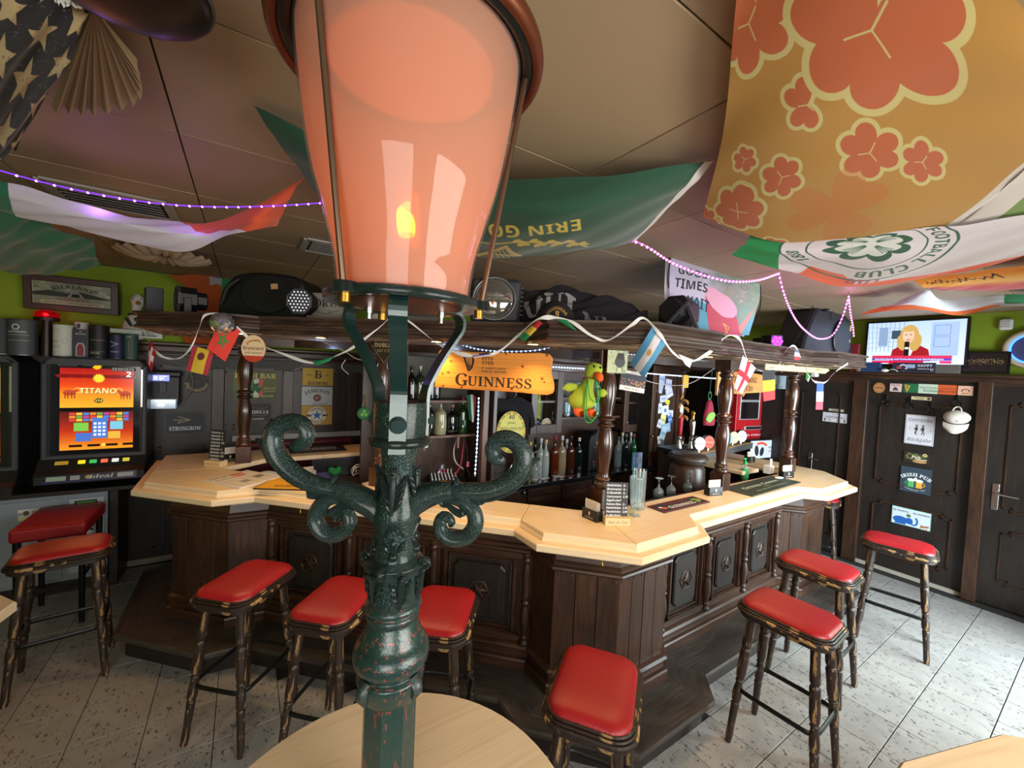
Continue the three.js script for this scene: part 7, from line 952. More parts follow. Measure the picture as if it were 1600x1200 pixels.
  fl([[1.591,2.182,-1.249], [1.646,2.107,-1.21], [1.501,1.938,-1.21], [1.525,2.001,-1.315]], 110, 160, (x, w, h) => { bands(['#5a9cc4', '#dcd6d8', '#5a9cc4'], true)(x, w, h); disc(x, w / 2, h * 0.5, w * 0.1, '#c09a4c'); poly(x, starPts(w / 2, h * 0.5, w * 0.14, 12, 0.6), '#c09a4c'); }, 'light blue and white flag with a golden sun');
  fl([[1.75,2.062,-1.215], [1.896,2.042,-1.23], [1.873,1.999,-1.23], [1.819,2.013,-1.22]], 40, 40, bands(['#dcd4d4']), 'plain white back of a flag');
  fl([[2.57,2.104,-1.335], [2.739,2.032,-1.335], [2.589,1.862,-1.335], [2.495,1.901,-1.335]], 100, 140, (x, w, h) => { fill(x, '#dcd4dc', 0, 0, w, h); fill(x, '#c02838', w * 0.38, 0, w * 0.22, h); fill(x, '#c02838', 0, h * 0.42, w, h * 0.16); }, 'white flag with a red cross');
  fl([[2.823,2.015,-1.335], [2.995,2.03,-1.335], [3.024,1.83,-1.335], [2.868,1.817,-1.335]], 60, 110, bands(['#2c2a2c', '#e0c02c', '#d03438']), 'black, yellow and red flag');
  fl([[3.252,2.189,-1.33], [3.313,2.184,-1.33], [3.345,2.113,-1.33], [3.254,2.112,-1.33]], 40, 60, bands(['#5c6a78', '#dcd4d8', '#c03038']), 'small red and white flag folded'); fl([[3.332,2.035,-1.28], [3.374,2,-1.27], [3.349,1.959,-1.27], [3.33,1.98,-1.28]], 30, 40, bands(['#3c9a4c', '#d8d4c8'], true), 'tiny green and white flag end');
  fl([[3.343,1.952,-1.215], [3.456,1.955,-1.215], [3.474,1.766,-1.215], [3.355,1.768,-1.215]], 50, 150, bands(['#2c50b0', '#e4e0e4', '#d84050']), 'blue, white and red flag');
  const thin = thing('thin_wire', 'thin pale wire with small hooks strung under the canopy', 'wire'); part(thin, 'strand', [tube([[0.406,2.086,-2.994], [0.558,2.014,-2.892], [0.621,1.974,-2.879], [0.723,1.954,-2.877]], 0.0018, 20, 4), tube([[0.494,1.961,-2.556], [0.477,1.918,-2.573], [0.511,1.875,-2.539], [0.497,1.84,-2.553]].slice(0, 3), 0.0022, 12, 4), tube([[2.439,1.924,-2], [2.665,1.891,-2], [2.948,1.886,-2], [3.12,1.921,-2], [3.436,2.057,-2]], 0.003, 24, 4)], paint(200, 190, 186, 0.6));
}
// the small spot lamps under the canopy
{
  const spots = [[[-0.025,2.095,-3.075], 'by the bratwurst disc'], [[0.394,2.104,-2.826], 'left of the lamp straps'], [[0.943,2.119,-2.277], 'right of the lamp straps'], [[1.311,2.113,-1.809], 'over the middle of the wooden board'], [[1.715,2.1,-1.35], 'behind the light blue flag'], [[2.555,2.113,-1.55], 'above the middle column'], [[3.07,2.111,-1.55], 'over the red crossed flag'], [[3.861,2.105,-1.6], 'in front of the arrow sign']];
  let first;
  for (const [p, where] of spots) {
    let t;
    const q = [p[0], 2.095, p[2]], label = 'small round warm spot lamp in the canopy soffit ' + where;
    if (first) t = copyOf(first, q, 0, label); else { first = t = thing('spot_lamp', label, 'lamp', q, 0, 'spot lamps under the canopy'); part(t, 'trim_ring', lathe([[0.028, 0], [0.04, -0.004], [0.042, 0], [0.028, 0.0]], 24), M.brass); part(t, 'lamp_face', cy(0.028, 0.028, 0.006, 0, -0.002, 0), glow(255, 226, 150, 4)); }
    t.userData.group = 'spot lamps under the canopy';
    const l = new THREE.SpotLight(col(255, 205, 140), 0.9, 6, 1.1, 0.6, 2); l.position.set(p[0], 2.085, p[2]); l.target.position.set(p[0], 0, p[2]); l.castShadow = true; scene.add(l, l.target);
  }
}
// signs that hang from the canopy
sign('sausage_sign', 'round cream and red Bratwurst sign hanging at the head of the left column', 'sign', [0.04,2.002,-2.93,0.147,0.164], -YAW, (x, w, h) => { fill(x, '#e8cfa4', 0, 0, w, h); fill(x, '#c8452c', 0, h * 0.76, w, h * 0.24); fill(x, '#f0e6d0', 0, h * 0.74, w, h * 0.02); x.strokeStyle = '#c07a34'; x.lineWidth = h * 0.05; x.beginPath(); x.ellipse(w * 0.5, h * 0.28, w * 0.26, h * 0.08, -0.2, 2.6, 6.6); x.stroke(); txt(x, '~ ~', w * 0.5, h * 0.22, h * 0.16, '#a85c28'); txt(x, 'Bratwurst', w / 2, h * 0.48, h * 0.17, '#7a2c20', 'bold', 'serif', w * 0.86); txt(x, 'geht immer!', w / 2, h * 0.65, h * 0.11, '#7a3c28', 'italic', 'serif'); }, { shape: disc32, k: 1000, both: true });
sign('diamond_sign', 'dark diamond shaped plate reading DUBLIN on the column behind the lamp', 'sign', [0.77,2.06,-2.73,0.19,0.231], -Math.PI / 4, (x, w, h) => { fill(x, '#2c241c', 0, 0, w, h); x.strokeStyle = '#8a7450'; x.lineWidth = 3; x.beginPath(); x.moveTo(w / 2, 8); x.lineTo(w - 8, h / 2); x.lineTo(w / 2, h - 8); x.lineTo(8, h / 2); x.closePath(); x.stroke(); txt(x, 'PUBS', w / 2, h * 0.28, h * 0.09, '#a89468', 'bold', 'serif'); txt(x, 'DUBLIN', w / 2, h * 0.46, h * 0.16, '#b8a478', 'bold', 'sans-serif', w * 0.74); txt(x, 'EST 1759', w / 2, h * 0.62, h * 0.1, '#a89468', 'bold', 'serif'); txt(x, '✦', w / 2, h * 0.78, h * 0.12, '#a89468'); }, { shape: [[0, 1], [1, 0], [0, -1], [-1, 0]], k: 900, t: 0.015 });
{
  const r = [1.247,1.932,-2.113,0.737,0.231], w = r[3], h = r[4], p = print(760, 290, (x, W, H) => {
    for (let y = 0; y < H; y++) { const n = fbm(y / H, 0.3, 30, 4, 5, 3); fill(x, `rgb(${212 + 26 * n | 0},${128 + 30 * n | 0},${42 + 24 * n | 0})`, 0, y, W, 1); } for (let i = 0; i < 60; i++) { const y = H * rnd(), a = rr(0.05, 0.2); x.globalAlpha = a; line(x, [[0, y], [W * 0.3, y + rr(-6, 6)], [W * 0.7, y + rr(-6, 6)], [W, y + rr(-4, 4)]], rr(1, 3), '#8a4a14'); } x.globalAlpha = 1; for (const [a, b] of [[0.14, 0.3], [0.12, 0.58], [0.07, 0.62], [0.08, 0.92], [0.24, 0.93], [0.9, 0.62], [0.92, 0.7], [0.6, 0.07], [0.93, 0.06], [0.66, 0.9], [0.74, 0.35]]) { disc(x, W * a, H * b, rr(6, 12), '#8a4c18'); disc(x, W * a, H * b, 4, '#5c2c0c'); }
    const ink = '#2c1c10'; poly(x, [[W * 0.235, H * 0.13], [W * 0.27, H * 0.17], [W * 0.315, H * 0.14], [W * 0.335, H * 0.1], [W * 0.338, H * 0.3], [W * 0.325, H * 0.45], [W * 0.3, H * 0.53], [W * 0.285, H * 0.52]], ink); poly(x, [[W * 0.262, H * 0.2], [W * 0.318, H * 0.18], [W * 0.318, H * 0.32], [W * 0.305, H * 0.45], [W * 0.294, H * 0.46]], '#dc9244'); for (let k = 0; k < 5; k++) line(x, [[W * (0.272 + 0.009 * k), H * 0.2], [W * (0.292 + 0.003 * k), H * 0.44]], 2.5, ink);
    x.textAlign = 'left'; txt(x, 'ESTD', W * 0.4, H * 0.2, H * 0.11, ink, 'bold'); txt(x, '1759', W * 0.4, H * 0.31, H * 0.12, ink, 'bold'); txt(x, "ST. JAMES'S GATE", W * 0.4, H * 0.43, H * 0.065, ink, 'bold'); txt(x, 'DUBLIN, IRELAND', W * 0.4, H * 0.51, H * 0.065, ink, 'bold'); x.textAlign = 'center'; txt(x, 'G', W * 0.235, H * 0.745, H * 0.42, ink, 'bold', 'serif'); txt(x, 'UINNESS', W * 0.555, H * 0.765, H * 0.33, ink, 'bold', 'serif', W * 0.54); disc(x, W * 0.845, H * 0.64, 3, ink);
  });
  const b = thing('wooden_board', 'orange pine board reading GUINNESS hung under the canopy right of the lamp', 'sign', [r[0], r[1], r[2]], -Math.PI / 4);
  const o = [[-0.5, -0.49], [-0.2, -0.5], [0.2, -0.5], [0.49, -0.49], [0.505, -0.3], [0.49, -0.1], [0.475, 0.1], [0.47, 0.47], [0.2, 0.5], [-0.2, 0.48], [-0.465, 0.5], [-0.47, 0.2], [-0.49, -0.2]].map(([x, y]) => [x * w, y * h]);
  part(b, 'plank', shapeCard(smooth([...o, o[0]], 3), 0.024, p, 0.003, false), p.s.mat); part(b, 'hanging_cord', [-0.4, 0.4].map((k) => tube([[k * w, h * 0.45, 0], [k * w, h * 0.5 + 0.05, -0.01], [k * w, h * 0.5 + 0.1, -0.02]], 0.003, 8, 5)), M.blackMetal);
}
{
  const c = [1.885, 2.045, -1.79], t = thing('coaster_box', 'small box of beer mats fixed round the head of the front column', 'box', [c[0], 1.98, c[2]], -0.25); const p = print(180, 180, (x, w, h) => { fill(x, '#b4b88e', 0, 0, w, h); for (let i = 0; i < 30; i++) disc(x, w * rnd(), h * rnd(), rr(4, 16), ['#a0a884', '#c4c8a0', '#8c9a88'][i % 3]); x.fillStyle = '#3c3c3e'; x.beginPath(); x.ellipse(w * 0.62, h * 0.5, w * 0.26, h * 0.26, 0, 0, 7); x.fill(); poly(x, [[w * 0.4, h * 0.36], [w * 0.85, h * 0.4], [w * 0.8, h * 0.12], [w * 0.5, h * 0.1]], '#202022'); line(x, [[w * 0.5, h * 0.75], [w * 0.45, h * 0.95]], 6, '#4a4a40'); line(x, [[w * 0.72, h * 0.75], [w * 0.76, h * 0.95]], 6, '#4a4a40'); }), q = print(100, 180, (x, w, h) => { fill(x, '#6a5444', 0, 0, w, h); fill(x, '#2c2420', w * 0.2, h * 0.1, w * 0.6, h * 0.3); fill(x, '#3c2c24', w * 0.2, h * 0.52, w * 0.6, h * 0.4); });
  part(t, 'front_mat', card(0.138, 0.135, 0.008, p).translate(0, 0.045, 0.09), p.s.mat); part(t, 'side_mat', card(0.138, 0.135, 0.008, q).rotateY(-Math.PI / 2).translate(-0.09, 0.045, 0), q.s.mat);
}
sign('night_picture', 'dark night photo card with a white text strip hanging right of the front column', 'picture', [2.187,1.906,-1.85,0.207,0.134], -0.2, (x, w, h) => { fill(x, '#1c1a28', 0, 0, w, h); fill(x, '#d8ccc0', 0, 0, w, h * 0.14); for (let i = 0; i < 60; i++) fill(x, ['#d8843c', '#e8b060', '#a85428'][i % 3], w * rnd(), h * rr(0.4, 0.72), 5, 6); fill(x, '#e0d4c4', 0, h * 0.76, w, h * 0.24); txt(x, 'Sláinte, ist sooo !', w / 2, h * 0.88, h * 0.12, '#4a3a34', 'bold', 'sans-serif', w * 0.86); txt(x, 'Good friends', w / 2, h * 0.07, h * 0.08, '#4a3a34'); }, { k: 900, roll: -0.12, both: true });
sign('welcome_board', 'pale wooden board with burnt letters hanging behind the red crossed flag', 'sign', [4.353,1.908,-2.25,0.946,0.263], 0, (x, w, h) => { fill(x, '#d89a58', 0, 0, w, h); for (let i = 0; i < 30; i++) { x.globalAlpha = 0.2; line(x, [[0, h * rnd()], [w, h * rnd()]], 2, '#8a4c1c'); } x.globalAlpha = 1; txt(x, 'GREEN GOOSE', w * 0.5, h * 0.32, h * 0.3, '#4a2410', 'bold', 'serif', w * 0.92); txt(x, 'YOUR PUBS', w * 0.5, h * 0.68, h * 0.28, '#4a2410', 'bold', 'serif', w * 0.7); }, { k: 700, t: 0.02, shape: [[-1, -0.9], [-0.4, -0.75], [0, -0.8], [0.06, -1], [0.14, -0.72], [1, -0.6], [1, 0.8], [0.3, 0.95], [-0.5, 1], [-1, 0.85]] });
sign('arrow_sign', 'cream arrow shaped road sign reading DUBLIN at the head of the right column', 'sign', [4.162,2.08,-1.66,1.027,0.07], -0.1, (x, w, h) => { fill(x, '#c8b488', 0, 0, w, h); border(x, w, h, '#2c2418', 3, 3); txt(x, 'Baile Átha Cliath', w * 0.4, h * 0.22, h * 0.28, '#3a342c', 'italic bold', 'sans-serif', w * 0.6); x.textAlign = 'left'; txt(x, 'DUBLIN', w * 0.05, h * 0.68, h * 0.42, '#241e18', 'bold'); x.textAlign = 'center'; txt(x, '1,205km', w * 0.8, h * 0.5, h * 0.34, '#3a342c', 'bold', 'sans-serif', w * 0.26); }, { k: 900, shape: [[-1, -1], [0.84, -1], [1, 0.05], [0.86, 1], [-1, 1]], t: 0.012 });
sign('slate_plaque', 'grey slate plaque with a dark curl hanging under the arrow sign', 'sign', [4.353,1.947,-1.9,0.294,0.131], 0, (x, w, h) => { fill(x, '#6c787c', 0, 0, w, h); txt(x, 'S', w * 0.5, h * 0.42, h * 0.5, '#2c3438', 'italic bold', 'serif'); disc(x, w * 0.3, h * 0.75, h * 0.07, '#22282c'); disc(x, w * 0.7, h * 0.82, h * 0.07, '#22282c'); }, { k: 700 });
{
  const s = [5.023,2.152,-1.6], t = thing('security_camera', 'small white camera unit on the canopy underside above the lavatory door', 'camera', [4.6, 2.06, -1.7]); part(t, 'body', [sp(0.035, 0, 0, 0), rb(0.07, 0.03, 0.05, 0.01, 0.01, -0.03, 0)], M.white); part(t, 'lens', sp(0.014, 0.005, 0.003, 0.03), M.plastic); part(t, 'mount', cy(0.012, 0.016, 0.05, 0, 0.03, -0.01), M.white);
  // plush duck with bead chains
  const d = [1.68,1.673,-1.792], k = 1, dk = thing('plush_duck', 'lime green plush duck with orange beak and feet wearing strings of green beads', 'toy', [d[0], d[1], d[2]], -YAW), lime = std({ color: col(160, 180, 52), roughness: 0.95, bumpMap: TX.weave, bumpScale: 0.001 }), or = std({ color: col(236, 100, 36), roughness: 0.9 }), px = 2.42 / 636.6;
  const q = (x, y) => [(x - 908) * px, (655 - y) * px];
  part(dk, 'body', limb([[...q(907, 645), 0, 0.02], [...q(907, 632), 0, 0.075], [...q(909, 618), 0, 0.074], [...q(914, 603), 0, 0.042], [...q(917, 592), 0, 0.032], [...q(920, 582), 0.004, 0.042], [...q(924, 574), 0.008, 0.05], [...q(926, 566.5), 0.008, 0.03]], 40, 18), lime);
  for (const s of [[[897, 604], [884, 606], [876, 608]], [[930, 613], [939, 612], [944, 612]]]) part(dk, 'wing', limb([[...q(...s[0]), 0.02, 0.018], [...q(...s[1]), 0.03, 0.024], [...q(...s[2]), 0.02, 0.006]], 14, 10, 0.45), lime);
  part(dk, 'beak', limb([[...q(926, 584), 0.04, 0.022], [...q(929, 588), 0.07, 0.024], [...q(931, 594), 0.08, 0.012]], 12, 12), or); for (const x of [901, 921]) part(dk, 'foot', limb([[...q(x - 2, 641), 0.02, 0.018], [...q(x, 643), 0.06, 0.026], [...q(x + 3, 644), 0.085, 0.016]], 12, 10), or); part(dk, 'eye', [sp(0.007, q(921, 572)[0] - 0.0, q(921, 572)[1], 0.055), sp(0.007, q(931, 573)[0], q(931, 573)[1], 0.05)], M.plastic); part(dk, 'collar', new THREE.TorusGeometry(0.034, 0.006, 8, 24).rotateX(1.45).translate(...q(917, 591), 0.002), paint(150, 70, 40, 0.7));
  const bm = phy({ color: col(40, 170, 70), roughness: 0.15, metalness: 0.6 });
  [[[[915, 590], [908, 615], [908, 640], [911, 655], [918, 657], [925, 648], [928, 620], [922, 590]], 'outer'], [[[915, 590], [912, 605], [918, 622], [927, 626], [930, 605], [922, 590]], 'inner'], [[[914, 589], [910, 620], [914, 648], [921, 653], [927, 640], [925, 605], [922, 589]], 'middle']].forEach(([l, nm], i) => { const c = new THREE.CatmullRomCurve3(l.map(([x, y], n) => new THREE.Vector3(...q(x, y), n && n < l.length - 1 ? 0.082 + 0.004 * i : 0.035)), true), bs = [], N = Math.floor(c.getLength() / 0.0085); for (let n = 0; n < N; n++) { const p = c.getPointAt(n / N); bs.push(new THREE.OctahedronGeometry(0.0042, 1).translate(p.x, p.y, p.z)); } const m = shade(new THREE.Mesh(merge(bs), bm)); m.name = numbered('bead_chain'); m.position.copy(dk.position); m.rotation.y = -YAW; scene.add(m); tag(m, ['outer long loop', 'short inner loop', 'middle loop'][i] + ' of shiny green beads round the neck of the plush duck', 'necklace', null, null); });
  solo('string', 'thin cord from which the plush duck hangs under the canopy', 'cord', tube([[d[0], d[1] + q(0, 566)[1] - 0.002, d[2]], [d[0] + 0.005, 2.05, d[2]], [d[0], 2.095, d[2]]], 0.002, 10, 5), M.plastic);
}

// ---------------------------------------------------------------- the back bar behind the counter
const zF = -2.95, yW = 0.92;
{
  const t = thing('back_bar', 'dark wooden back bar with drawers, glass fronted cabinets and a black worktop', 'cabinet');
  const x0 = 1.78, x1 = 4.0;
  part(t, 'worktop', rb(x1 - x0 + 0.1, 0.04, 0.52, 0.006, (x0 + x1) / 2, yW - 0.02, zF - 0.24), phy({ color: col(24, 25, 28), roughness: 0.2, clearcoat: 0.4 }));
  part(t, 'carcass', grain(bx(x1 - x0, 0.82, 0.42, (x0 + x1) / 2, 0.47, zF - 0.26), 0), M.dark); part(t, 'plinth', bx(x1 - x0, 0.06, 0.4, (x0 + x1) / 2, 0.03, zF - 0.27), M.black);
  const xs = [[1.922,0.872,-2.95][0], [2.178,0.839,-2.95][0], [2.591,0.786,-2.95][0], [3.003,0.733,-2.95][0], [3.375,0.685,-2.95][0]]; const knob = (p, x, y) => part(p, 'knob', [sp(0.014, x, y, zF - 0.012), cy(0.006, 0.006, 0.02, x, y, zF - 0.028, Math.PI / 2)], M.steel);
  for (let i = 1; i < 4; i++) for (const y of [0.83, 0.735]) { const w = xs[i + 1] - xs[i] - 0.012; const d = part(t, 'drawer', grain(merge([rb(w, 0.085, 0.02, 0.004, (xs[i] + xs[i + 1]) / 2, y, zF - 0.04), rb(w - 0.05, 0.05, 0.01, 0.004, (xs[i] + xs[i + 1]) / 2, y, zF - 0.027)]), 0), M.dark); }
  const door = (a, b, k) => { const d = part(t, 'door', grain(rb(b - a - 0.012, 0.7, 0.02, 0.004, (a + b) / 2, 0.5, zF - 0.04), 1), M.dark); knob(d, k, [2.107,0.842,-2.95][1]); }; door(xs[0] - 0.1, xs[1], xs[1] - 0.05);
  door(xs[4], xs[4] + 0.42, xs[4] + 0.3); door(xs[4] + 0.42, x1, xs[4] + 0.5);
  // upper part: backboard, cornice, cabinets
  part(t, 'backboard', grain(bx(2.3, 1.2, 0.03, 2.78, 1.5, zF - 0.5), 0), M.dark); part(t, 'cornice', grain(merge([rb(1.9, 0.04, 0.1, 0.012, 2.72, 2.06, zF - 0.02), rb(1.9, 0.08, 0.06, 0.01, 2.72, 1.99, zF - 0.03)]), 0), M.dark);
  part(t, 'side_panel', grain(bx(0.03, 2.0, 0.5, 1.78, 1.02, zF - 0.25), 1), M.dark);
  part(t, 'post', grain(rb(0.05, 2.0, 0.06, 0.004, [1.674,1.336,-2.95][0], 1.03, zF), 1), paint(84, 52, 34, 0.4));
  const cab = (a, b, inner) => {                                  // pixel-free: a, b = lower left and upper right of the frame in metres
    const w = b[0] - a[0], h = b[1] - a[1], cx = (a[0] + b[0]) / 2, cyy = (a[1] + b[1]) / 2, z = -3.16;
    const d = part(t, 'glazed_door', grain(merge([rb(0.075, h, 0.03, 0.005, a[0] + 0.037, cyy, z), rb(0.075, h, 0.03, 0.005, b[0] - 0.037, cyy, z), rb(w - 0.15, 0.09, 0.03, 0.005, cx, a[1] + 0.045, z), rb(w - 0.15, 0.09, 0.03, 0.005, cx, b[1] - 0.045, z)]), 1), M.dark); part(d, 'pane', bx(w - 0.15, h - 0.18, 0.004, cx, cyy, z - 0.005), M.glass); part(d, 'knob', sp(0.01, a[0] + 0.05, a[1] + 0.12, z + 0.02), M.steel);
    part(t, 'cabinet_side', grain(merge([bx(0.02, h, 0.27, a[0] + 0.01, cyy, z - 0.15), bx(0.02, h, 0.27, b[0] - 0.01, cyy, z - 0.15), bx(w, 0.02, 0.27, cx, a[1] + 0.01, z - 0.15), bx(w, 0.02, 0.27, cx, cyy, z - 0.15)]), 1), M.dark); return { cx, a, b, z, w, h, mid: cyy };
  };
  globalThis.cabA = cab([2.299,1.331,-3.16], [[2.691,1.827,-3.16][0], 1.96]); globalThis.cabB = cab([3.601,1.29,-3.16], [[3.985,1.852,-3.16][0], 1.96]);
  const sh = [[2.774,1.481,-3.2], [3.505,1.463,-3.2]]; globalThis.shelfY = [sh[0][1], sh[0][1] + 0.21]; for (const y of shelfY) part(t, 'shelf', grain(rb(sh[1][0] - sh[0][0] + 0.16, 0.025, 0.22, 0.004, (sh[0][0] + sh[1][0]) / 2, y - 0.0125, -3.3), 0), M.dark);
  const q = [[3.834,0.988,-2.97], [4.332,1.946,-2.97]];
  const td = thing('tall_cupboard', 'tall dark cupboard door covered with notes and stickers beside the beer taps', 'cupboard'); part(td, 'door', grain(merge([rb(q[1][0] - q[0][0], 1.15, 0.03, 0.005, (q[0][0] + q[1][0]) / 2, 1.5, -2.97)]), 1), M.dark); part(td, 'moulding', grain(merge(beading([[q[0][0] + 0.07, 0.98], [q[1][0] - 0.07, 0.98], [q[1][0] - 0.07, 1.98], [q[0][0] + 0.07, 1.98]], 0.02, 0.014)).translate(0, 0, -2.955), 1), M.dark); part(td, 'knob', sp(0.014, [3.846,1.271,-2.93][0], [3.846,1.271,-2.93][1], -2.935), M.brass); part(td, 'carcass', grain(bx(q[1][0] - q[0][0], 1.15, 0.4, (q[0][0] + q[1][0]) / 2, 1.5, -3.19), 1), M.black);
  // paper notes pinned to it
  const spots = [[1034,590,18,22], [1043,600,18,22], [1032,606,16,20], [1044,614,20,18], [1037,622,22,14], [1042,628,12,9], [1030,636,10,20], [1038,640,20,20], [1046,645,16,14], [1034,655,16,20], [1044,655,12,16], [1030,664,14,16], [1040,668,20,18], [1034,678,16,26], [1030,690,8,16]];
  const pos = [[3.977,1.922,-2.955], [4.1,1.858,-2.955], [3.952,1.819,-2.955], [4.121,1.762,-2.955], [4.022,1.695,-2.955], [4.096,1.657,-2.955], [3.963,1.585,-2.955], [4.058,1.561,-2.955], [4.156,1.522,-2.955], [4.022,1.451,-2.955], [4.151,1.454,-2.955], [3.968,1.408,-2.955], [4.101,1.359,-2.955], [4.036,1.302,-2.955], [3.962,1.224,-2.955]];
  const cs = [['#a8b0c8', '#5a68a0'], ['#c8cce0', '#6a74b8'], ['#98a4b4', '#5a6a80'], ['#c4c8dc', '#8088b0'], ['#b0b4d0', '#5860a0'], ['#d8c838', '#7a7020'], ['#c8ccd8', '#3c6a94'], ['#d4d8e8', '#3c5ca8'], ['#c4c8d8', '#4a4c68'], ['#d8d890', '#6a8040'], ['#3c70b8', '#d8e0f0'], ['#c8ccd4', '#5070a8'], ['#8cb8d8', '#e8f0f4'], ['#b8d4e8', '#5080b0'], ['#d8d4c8', '#8a8478']];
  pos.forEach((p, i) => { const w = spots[i][2] * 0.0062, h = spots[i][3] * 0.0058; sign('pinned_note', ['upper left pale blue', 'top right blue printed', 'grey blue', 'pale lilac slanted', 'long lilac', 'small bright yellow', 'white and teal', 'large white with a blue star', 'right hand grey printed', 'yellow green', 'strong blue', 'left hand white', 'sky blue lower', 'lowest large light blue', 'narrow cream'][i] + ' paper note pinned to the tall cupboard door', 'note', [p[0], p[1], -2.951 + i * 0.0012, w, h], 0, (x, W, H) => { fill(x, cs[i][0], 0, 0, W, H); i === 7 ? poly(x, starPts(W / 2, H / 2, W * 0.3), cs[i][1]) : txt(x, ['Note', 'BAR', '...', 'Menu', 'IRISH', 'Beer', '20', '', 'Pub', 'Tips', 'Euro', 'Best', 'Sky', 'Open', 'No'][i], W / 2, H / 2, H * 0.35, cs[i][1], 'bold', 'sans-serif', W * 0.8); }, { t: 0.001, roll: rr(-0.4, 0.4), k: 380 }); });
  sign('price_list', 'narrow black price list with white lines on the tall cupboard door', 'sign', [4.043,1.197,-2.953,0.127,0.112], 0, (x, w, h) => { fill(x, '#1c1c20', 0, 0, w, h); for (let i = 0; i < 8; i++) fill(x, '#b8b8bc', w * 0.15, h * (0.08 + i * 0.115), w * 0.7, 2); }, { t: 0.002, k: 500 });
}
// glasses: a few kinds, then copies
const glassKinds = {
  beer: lathe(smooth([[0.001, 0.004], [0.026, 0.003], [0.03, 0.006], [0.029, 0.03], [0.034, 0.14], [0.0335, 0.142], [0.0315, 0.14], [0.027, 0.03], [0.02, 0.015], [0.001, 0.013]], 2), 16),
  wine: lathe(smooth([[0.001, 0.002], [0.03, 0.001], [0.031, 0.003], [0.006, 0.008], [0.004, 0.06], [0.012, 0.07], [0.034, 0.095], [0.036, 0.12], [0.03, 0.15], [0.0285, 0.15], [0.034, 0.12], [0.032, 0.097], [0.001, 0.074]], 2), 16),
  short: lathe([[0.001, 0.004], [0.03, 0.002], [0.034, 0.085], [0.032, 0.085], [0.028, 0.01], [0.001, 0.01]], 14),
};
const protoG = {};
function glassAt(kind, p, label, group, flip) {
  const t = protoG[kind] ? copyOf(protoG[kind], p, 0, label, group) : (protoG[kind] = solo('drinking_glass', label, 'glass', glassKinds[kind], M.cup, p, 0, group)); t.userData.group = group; t.userData.label = label; if (flip) { t.rotation.x = Math.PI; t.position.y += flip; } return t;
}
{
  const xs = [[2.843,1.487,-3.25][0], [3.353,1.475,-3.25][0]]; for (let r = 0; r < 2; r++) for (let i = 0; i < 8; i++) glassAt(r ? 'wine' : 'beer', [xs[0] + (xs[1] - xs[0]) * i / 7.2, shelfY[r] + 0.001, -3.25 - 0.07 * (i % 2)], r ? 'stemmed glass on the upper open shelf behind the plush duck' : 'straight beer glass on the lower open shelf behind the plush duck', r ? 'stemmed glasses on the upper shelf' : 'beer glasses on the lower shelf');
  for (const [c, l, g] of [[cabA, 'small glass inside the glazed cabinet left of the plush duck', 'glasses in the left glazed cabinet'], [cabB, 'small glass inside the glazed cabinet right of the front column', 'glasses in the right glazed cabinet']]) for (let i = 0; i < 6; i++) glassAt(i > 2 ? 'wine' : 'short', [c.cx - c.w * 0.22 + c.w * 0.22 * (i % 3), (i > 2 ? c.mid + 0.011 : c.a[1] + 0.021), c.z - 0.12], l, g);
  const m = [2.549,1.469,-3.14]; sign('brewery_mat', 'round cream beer mat leaning inside the glazed cabinet left of the duck', 'beer mat', [m[0], cabA.a[1] + 0.085, -3.22, 0.12, 0.12], 0, (x, w, h) => { fill(x, '#c8bca4', 0, 0, w, h); ring(x, w / 2, h / 2, w * 0.4, 4, '#3c3430'); disc(x, w / 2, h / 2, w * 0.22, '#a07c54'); arcText(x, 'IRISH STOUT', w / 2, h / 2, w * 0.3, -Math.PI / 2, h * 0.12, '#3c3430'); }, { shape: disc32, k: 700, t: 0.004 });
}
// bottles
const bottleBody = (r, h, sh = 0.6, neck = 0.013) => smooth([[0.001, 0.003], [r * 0.9, 0.0], [r, 0.006], [r, h * sh * 0.96], [r * 0.85, h * (sh + 0.06)], [neck, h * (sh + 0.16)], [neck, h * 0.93], [neck * 1.15, h * 0.94], [neck * 1.15, h * 0.97], [neck, h * 0.975]], 3);
const bmat = {};
function bottle(p, r, h, glass, cap, lab, label, sh) {
  const t = thing('bottle', label, 'bottle', p), m = bmat[glass] ??= phy({ color: col(...glass), roughness: 0.06, transmission: glass[0] + glass[1] + glass[2] > 420 ? 0.6 : 0.12, thickness: 0, clearcoat: 0.5 });
  part(t, 'body', lathe(bottleBody(r, h, sh), 18), m); part(t, 'cap', lathe([[0.001, h * 1.0], [0.0145, h * 1.0], [0.0155, h * 0.985], [0.0155, h * 0.9], [0.0, h * 0.9]], 14), paint(...cap, 0.4));
  if (lab) { const q = print(70, 60, (x, w, hh) => { fill(x, lab[0], 0, 0, w, hh); txt(x, lab[2], w / 2, hh * 0.32, hh * 0.26, lab[1], 'bold', 'serif', w * 0.8); fill(x, lab[1], w * 0.2, hh * 0.55, w * 0.6, 2); fill(x, lab[1], w * 0.28, hh * 0.7, w * 0.44, 2); if (lab[3]) disc(x, w / 2, hh * 0.55, hh * 0.16, lab[3]); }); part(t, 'label', wrap(new THREE.CylinderGeometry(r * 1.05, r * 1.05, h * 0.3, 18, 1, true).translate(0, h * 0.27, 0), q, h * 0.12, h * 0.42, faceCam * 0.6, 2.6), q.s.paper); }
}
